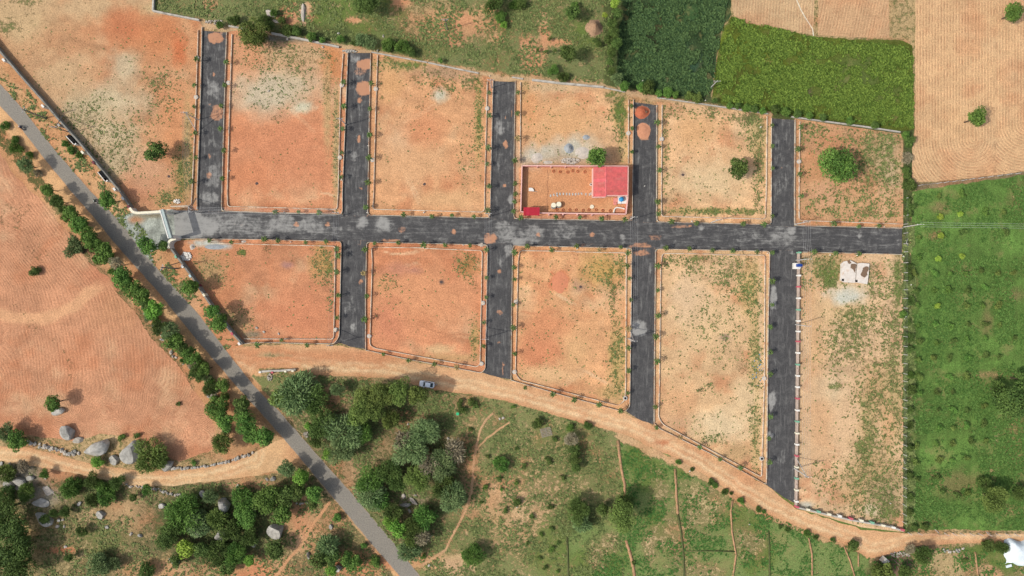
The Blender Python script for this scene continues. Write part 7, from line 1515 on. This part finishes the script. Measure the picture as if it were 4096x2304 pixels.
person((q[0]-.05*math.cos(a2), q[1]-.05*math.sin(a2), .05), a2, 'rider in green shirt and white helmet near the leafy tree above the gate', 'ride', 'shirtgreen', 'trousers', 'white')
person((*W(1745, 1539, 1), .03), 2.6, 'person in white shirt and dark trousers standing behind the silver car', 'stand', 'shirtwhite', 'trousers')

# ------------------------------------------------------------------ odd things
q0 = W(1110, 1482, .6); o = thing('fallen_wall', 'long grey broken wall piece with white ends beside the dirt track', 'wall', (*q0, 0))
FW = [(1042, 1487), (1080, 1484), (1120, 1483), (1150, 1481), (1182, 1478)]
for i, (a, b) in enumerate(zip(FW[:-1], FW[1:])): obj('wall_panel', MB().sweep([rel(W(*a, .8), q0), rel(W(*b, .8), q0)], .55, 0, .8+.03*(i % 2)).mesh('wall_panel', M['greywall']), o)
for x, y, m in ((1039, 1489, 'white'), (1088, 1490, 'wallred'), (1141, 1486, 'cream'), (1170, 1484, 'cream')): c = rel(W(x, y, 1), q0); obj('post', MB().box(c[0], c[1], 0, .65, .5, 1.0).mesh('post', M[m]), o)
q0 = W(*t(2, 2, 257, 362)); o = thing('pallet', 'weathered grey timber pallet lying in the grass', 'pallet', (*q0, 0), .25)
for i in range(6): obj('slat', MB().box(0, -1.1+i*.44, .2, 3.2, .26, .06).mesh('slat', M['wood']), o)
for x in (-1.3, 0, 1.3): obj('bearer', MB().box(x, 0, 0, .2, 2.4, .2).mesh('bearer', M['wood']), o)
q0 = W(*t(1, 2, 1523, 222)); o = thing('plastic_tub', 'bright green plastic tub in the scrub below the track', 'tub', (*q0, 0))
obj('tub_body', MB().lathe([(.28, 0), (.4, .7), (.42, .72)], n=14).mesh('tub_body', M['greentank']), o); obj('rim', MB().lathe([(.45, .7), (.45, .76)], n=14).mesh('rim', M['greentank']), o)
q0 = W(4085, 2216, 1.5); o = thing('covered_shed', 'shed covered with white sheeting cut by the right edge at the bottom', 'shed', (*q0, 0))
rs = np.random.RandomState(4); nxs, nys = 14, 14; vs = []
for i in range(nxs):
    for j in range(nys):
        x = -3.6+i*9/(nxs-1); y = -3.4+j*6.9/(nys-1); y += .5*math.sin(i*.8); x += .4*math.sin(j*.9) if i == 0 else 0
        e = min(i, nxs-1-i, j, nys-1-j); z = [.05, 1.5, 2.0, 2.25, 2.35, 2.4, 2.4, 2.4][e]+rs.uniform(-.08, .08); vs.append((x, y, z))
obj('sheeting', MB().add(vs, [(i*nys+j, (i+1)*nys+j, (i+1)*nys+j+1, i*nys+j+1) for i in range(nxs-1) for j in range(nys-1)]).mesh('sheeting', M['tarp'], True), o)
obj('loose_corner', MB().box(-2.6, -3.9, .05, 1.6, .7, .25, .3).mesh('loose_corner', M['tarp']), o)
q0 = W(3532, 2237); o = thing('ruined_hut', 'ruined grey cement hut stub with a painted shadow patch beside it', 'ruin', (*q0, 0))
obj('wall_block', MB().box(0, 0, 0, 1.7, 1.6, 1.6, -.7, .9).mesh('wall_block', M['concrete']), o); obj('brick_patch', MB().box(1.1, -.9, 0, 1.0, .8, 1.0, -.5, .8).mesh('brick_patch', M['wallred']), o)
obj('painted_shadow', poly_prism(MB(), [rel(W(x, y), q0) for x, y in jagged([(3534, 2222), (3590, 2210), (3630, 2206), (3650, 2240), (3640, 2300), (3590, 2320), (3560, 2270)], 14, 8)][::-1], 0.02, .06).mesh('painted_shadow', M['mud_shadow']), o)  # flat dark sheet standing in for the ruin's shadow on the ground
for i, (x0, y0, x1, y1) in enumerate([(3562, 2216, 3575, 2226), (3600, 2210, 3612, 2222), (3574, 2240, 3600, 2262), (3590, 2270, 3602, 2290)]): a, b = rel(W(x0, y0), q0), rel(W(x1, y1), q0); obj('beam', MB().tube((*a, .2), (*b, .6), .08, n=6).mesh('beam', M['wood']), o)
q0 = W(*t(2, 1, 1845, 1295)); mb = MB(); rs = np.random.RandomState(3)
for i in range(26): mb.box(rs.normal()*.8-(.0), rs.normal()*2.6, .05, rs.uniform(.12, .4), rs.uniform(.1, .3), .06, rs.uniform(0, 3))
obj('plastic_litter', mb.mesh('plastic_litter', M['bluetank']), None, (q0[0]+.3, q0[1]-2.5, 0), 'pale blue plastic litter near the right edging of the fourth lower plot', 'litter', None, 'stuff')
for (x, y), lb in ((t(2, 1, 518, 716), 'black burnt patch in the third lower plot'), (t(1, 1, 1398, 680), 'black burnt patch in the second lower plot'), (t(0, 0, 1275, 1332), 'small dark ash patch in the upper left plot'), (t(1, 0, 1272, 1390), 'small dark ash patch in the third upper plot'), (t(2, 0, 1290, 1320), 'dark ash patch in the fifth upper plot'), (t(1, 0, 8, 1385), 'small dark ash patch in the second upper plot')):
    obj('ash_patch', heap_mesh('ash_patch', .5, .45, .06, M['ash'], int(x) % 9), None, (*W(x, y), .05), lb, 'ash', None, None)

# ------------------------------------------------------------------ ground cover: real tufts over the painted weeds
FPATHS = [tl(1, 2, [(1790, 220), (1700, 330), (1668, 440), (1640, 620), (1622, 830), (1580, 960), (1480, 1150), (1430, 1250), (1340, 1310), (1250, 1370)]), tl(1, 2, [(1910, 290), (1820, 350), (1740, 410), (1665, 500)]), tl(1, 2, [(560, 885), (430, 1060), (330, 1230), (150, 1449)])]
ROADPOLYS = [hwp, main, TRK_U+TRK_D, LTRK]+list(ROADS.values())+list(RS.values())
def tufts(name, label, poly, n, size, mat, dens=None, seed=1, z=.05, nb=4, flat=.6):
    rs = np.random.RandomState(seed); P = np.array(poly); x0, y0 = P.min(0); x1, y1 = P.max(0); pts = []
    tot = 0
    for _ in range(30):
        X = rs.uniform(x0, x1, n*2); Y = rs.uniform(y0, y1, n*2); ok = pip(X, Y, poly)
        for rp in ROADPOLYS: ok &= ~pip(X, Y, rp)
        for fp in FPATHS: ok &= dist_line(X, Y, fp) > 8
        if dens is not None: ok &= rs.uniform(0, 1, len(X)) < dens(X, Y)
        pts.append(np.stack([X[ok], Y[ok]], 1)); tot += ok.sum()
        if tot >= n: break
    p = np.vstack(pts)[:n]; n = len(p); cx = (p[:, 0]-2048)/PXM; cy = (1152-p[:, 1])/PXM
    s_ = size*rs.uniform(.5, 1.5, n); V = []; tone = rs.uniform(0, 1, n)
    for k in range(nb):
        a = rs.uniform(0, 6.283, n); ln = s_*rs.uniform(.6, 1.1, n); h = s_*rs.uniform(.4, 1.0, n)*flat; w_ = ln*.42; dx, dy = np.cos(a), np.sin(a)
        q = [np.stack([cx, cy, np.full(n, z)], 1), np.stack([cx+dx*ln*.5-dy*w_, cy+dy*ln*.5+dx*w_, z+h], 1), np.stack([cx+dx*ln, cy+dy*ln, z+h*.6], 1), np.stack([cx+dx*ln*.5+dy*w_, cy+dy*ln*.5-dx*w_, z+h*.9], 1)]
        V.append(np.stack(q, 1))
    vs = np.stack(V, 1).reshape(-1, 3); nf = n*nb
    me = bpy.data.meshes.new(name); me.vertices.add(len(vs)); me.vertices.foreach_set('co', vs.astype(np.float32).ravel())
    me.loops.add(len(vs)); me.loops.foreach_set('vertex_index', np.arange(len(vs), dtype=np.int32)); me.polygons.add(nf)
    me.polygons.foreach_set('loop_start', np.arange(0, len(vs), 4, dtype=np.int32)); me.polygons.foreach_set('loop_total', np.full(nf, 4, dtype=np.int32))
    at = me.attributes.new('tone', 'FLOAT', 'POINT'); at.data.foreach_set('value', np.repeat(tone, nb*4).astype(np.float32)); me.update(calc_edges=True); me.materials.append(mat)
    return obj(name, me, None, None, label, 'grass' if 'grass' in name else 'weeds', None, 'stuff')
nz = lambda sc, lo, k, sd: (lambda X, Y: np.clip((fbm(X, Y, sc, 4, sd)-lo)*k, 0.02, 1))
def near(blobs, base=0.03, sd=7):
    def f(X, Y):
        d = np.full(len(X), base)
        for cx_, cy_, rx, ry, v in blobs: d = np.maximum(d, soft(X, Y, cx_, cy_, rx, ry, int(cx_) % 30, .9)*v)
        return d*np.clip((fbm(X, Y, 16, 3, sd)-.40)*6, .05, 1)
    return f
tufts('weeds', 'low weeds scattered over the upper left plot', [(100, 100), (780, 100), (775, 830), (540, 830), (250, 480), (60, 250)], 2240, 0.23, L['weed'], near([(440, 560, 150, 120, .6), (740, 690, 40, 110, 1), (660, 790, 60, 30, 1), (650, 420, 70, 60, .5), (640, 330, 70, 50, .6), (370, 470, 120, 80, .5)], .03), 11)
tufts('weeds', 'low weeds scattered over the middle upper plots', [(920, 120), (1960, 320), (1950, 860), (920, 840)], 2100, 0.23, L['weed'], near([(1150, 300, 160, 110, .5), (1150, 210, 200, 70, .7), (1600, 262, 140, 24, 1), (1790, 330, 130, 50, .8), (1915, 480, 22, 160, 1), (1345, 600, 16, 240, .9), (1880, 600, 60, 120, .4)], .02), 12)
tufts('weeds', 'low weeds scattered over the upper plots right of the house', [(2070, 330), (2530, 400), (2525, 650), (2640, 650), (2650, 420), (3075, 470), (3060, 880), (2650, 870), (2525, 655), (2070, 650)], 2100, 0.25, L['weed'], near([(2478, 460, 36, 80, 1), (2488, 560, 14, 80, 1), (3020, 520, 60, 80, 1), (2850, 845, 220, 14, 1), (3035, 700, 26, 160, .8), (2800, 440, 120, 40, .6), (2662, 560, 16, 200, .7)], .04), 13)
tufts('weeds', 'low weeds covering the upper right plot', [(3200, 490), (3605, 540), (3608, 890), (3200, 890)], 2660, 0.30, L['weed'], near([(3510, 640, 110, 140, .9), (3420, 830, 190, 60, .7), (3240, 530, 60, 60, .8), (3420, 560, 70, 40, .8)], .08), 14)
tufts('weeds', 'low weeds scattered over the lower left and second lower plots', [(720, 980), (1340, 980), (1345, 1370), (1470, 1385), (1490, 985), (1930, 995), (1925, 1460), (1480, 1390), (1330, 1370), (970, 1370)], 1190, 0.23, L['weed'], near([(840, 1080, 80, 60, .5), (1295, 1060, 50, 70, 1), (1320, 1130, 20, 100, 1), (930, 1290, 80, 60, .6), (970, 1008, 20, 14, 1), (1870, 1065, 50, 50, .8), (1550, 1140, 60, 40, .7), (1900, 1350, 20, 80, .8)], .02), 15)
tufts('weeds', 'low weeds scattered over the third and fourth lower plots', [(2075, 1010), (2500, 1015), (2500, 1600), (2640, 1680), (2645, 1020), (3060, 1025), (3050, 1900), (2640, 1690), (2495, 1610), (2075, 1500)], 3849, 0.25, L['weed'], near([(2430, 1090, 80, 70, .7), (2480, 1080, 16, 80, 1), (2455, 1200, 20, 100, .9), (2470, 1450, 34, 160, 1), (2820, 1060, 140, 50, .7), (2940, 1110, 90, 80, 1), (3010, 1180, 50, 120, 1), (3022, 1440, 30, 170, 1), (3018, 1660, 26, 220, 1), (2850, 1752, 50, 34, 1), (2900, 1300, 120, 140, .4), (2690, 1040, 50, 24, 1), (2805, 1560, 22, 18, 1), (2845, 1540, 16, 12, 1)], .06), 16)
tufts('weeds', 'low weeds covering the long walled plot', [(3205, 1020), (3605, 1030), (3608, 2120), (3440, 2100), (3205, 2030)], 5600, 0.28, L['weed'], near([(3300, 1080, 90, 70, 1), (3420, 1290, 100, 90, 1), (3360, 1380, 90, 90, .9), (3570, 1300, 50, 240, 1), (3500, 1560, 90, 120, .9), (3470, 1760, 50, 170, 1), (3570, 1750, 50, 250, .9), (3480, 1960, 130, 150, .9), (3590, 1130, 22, 120, 1), (3380, 1900, 100, 80, .7), (3500, 1110, 60, 60, .8)], .05), 17)
tufts('meadow_grass', 'short grass of the northern meadow', [(600, -40), (2450, -40), (2450, 340), (2050, 290), (1500, 195), (1000, 95), (620, 35)], 9000, 0.34, L['weed'], nz(60, .40, 5, 21), 21)
tufts('dry_grass', 'dry grass and scrub ground cover at the lower left', [(-40, 1860), (500, 1960), (1000, 1920), (1230, 1880), (1480, 2190), (1640, 2400), (-40, 2400)], 7500, 0.34, L['weed'], nz(60, .42, 5, 22), 22)
tufts('dry_grass', 'dry grass in the scrub between the tracks', [(1060, 1480), (1560, 1530), (2050, 1610), (2480, 1740), (2500, 2400), (1700, 2400), (1400, 1960)], 13000, 0.34, L['weed'], nz(60, .41, 5, 23), 23)
tufts('field_grass', 'grass in the bunded green fields at the bottom', [(2480, 1760), (2900, 1980), (3400, 2200), (4120, 2185), (4120, 2400), (2300, 2400), (2500, 2100)], 9000, .3, L['grasso'], nz(60, .44, 5, 24), 24)
tufts('crop_grass', 'stalks of the dark green crop', [(2485, -40), (2915, -40), (2870, 200), (2840, 390), (2600, 360), (2470, 320)], 18000, 0.46, L['grassd'], nz(40, .36, 6, 25), 25, flat=.9)
tufts('crop_grass', 'stalks of the bright green crop', [(2930, 70), (3247, 150), (3650, 190), (3650, 515), (3280, 470), (2860, 400), (2870, 220)], 26000, 0.4, L['grassb'], nz(40, .36, 6, 26), 26, flat=.9)
tufts('orchard_grass', 'tall grass between the orchard bushes', [(3655, 780), (4120, 700), (4120, 2120), (3650, 2110)], 16000, 0.36, L['grasso'], nz(70, .42, 5, 27), 27)
tufts('verge_grass', 'grass on the verges of the public road and track', [(-40, 300), (60, 300), (520, 850), (700, 1080), (960, 1390), (900, 1400), (560, 1000), (-40, 380)], 1500, 0.34, L['weed'], nz(40, .46, 7, 28), 28)
tufts('verge_grass', 'green grass strip below the coloured wall and track kerb', [(2650, 1725), (3060, 1950), (3190, 2045), (3440, 2115), (3600, 2140), (3560, 2160), (3420, 2150), (3150, 2060), (3000, 1950), (2680, 1755)], 900, .36, L['grasso'], None, 29)
tufts('verge_grass', 'rank grass under the orchard fence', [(3606, 1020), (3650, 760), (3660, 1200), (3655, 2110), (3615, 2125)], 3500, 0.45, L['weed'], nz(30, .4, 6, 30), 30)
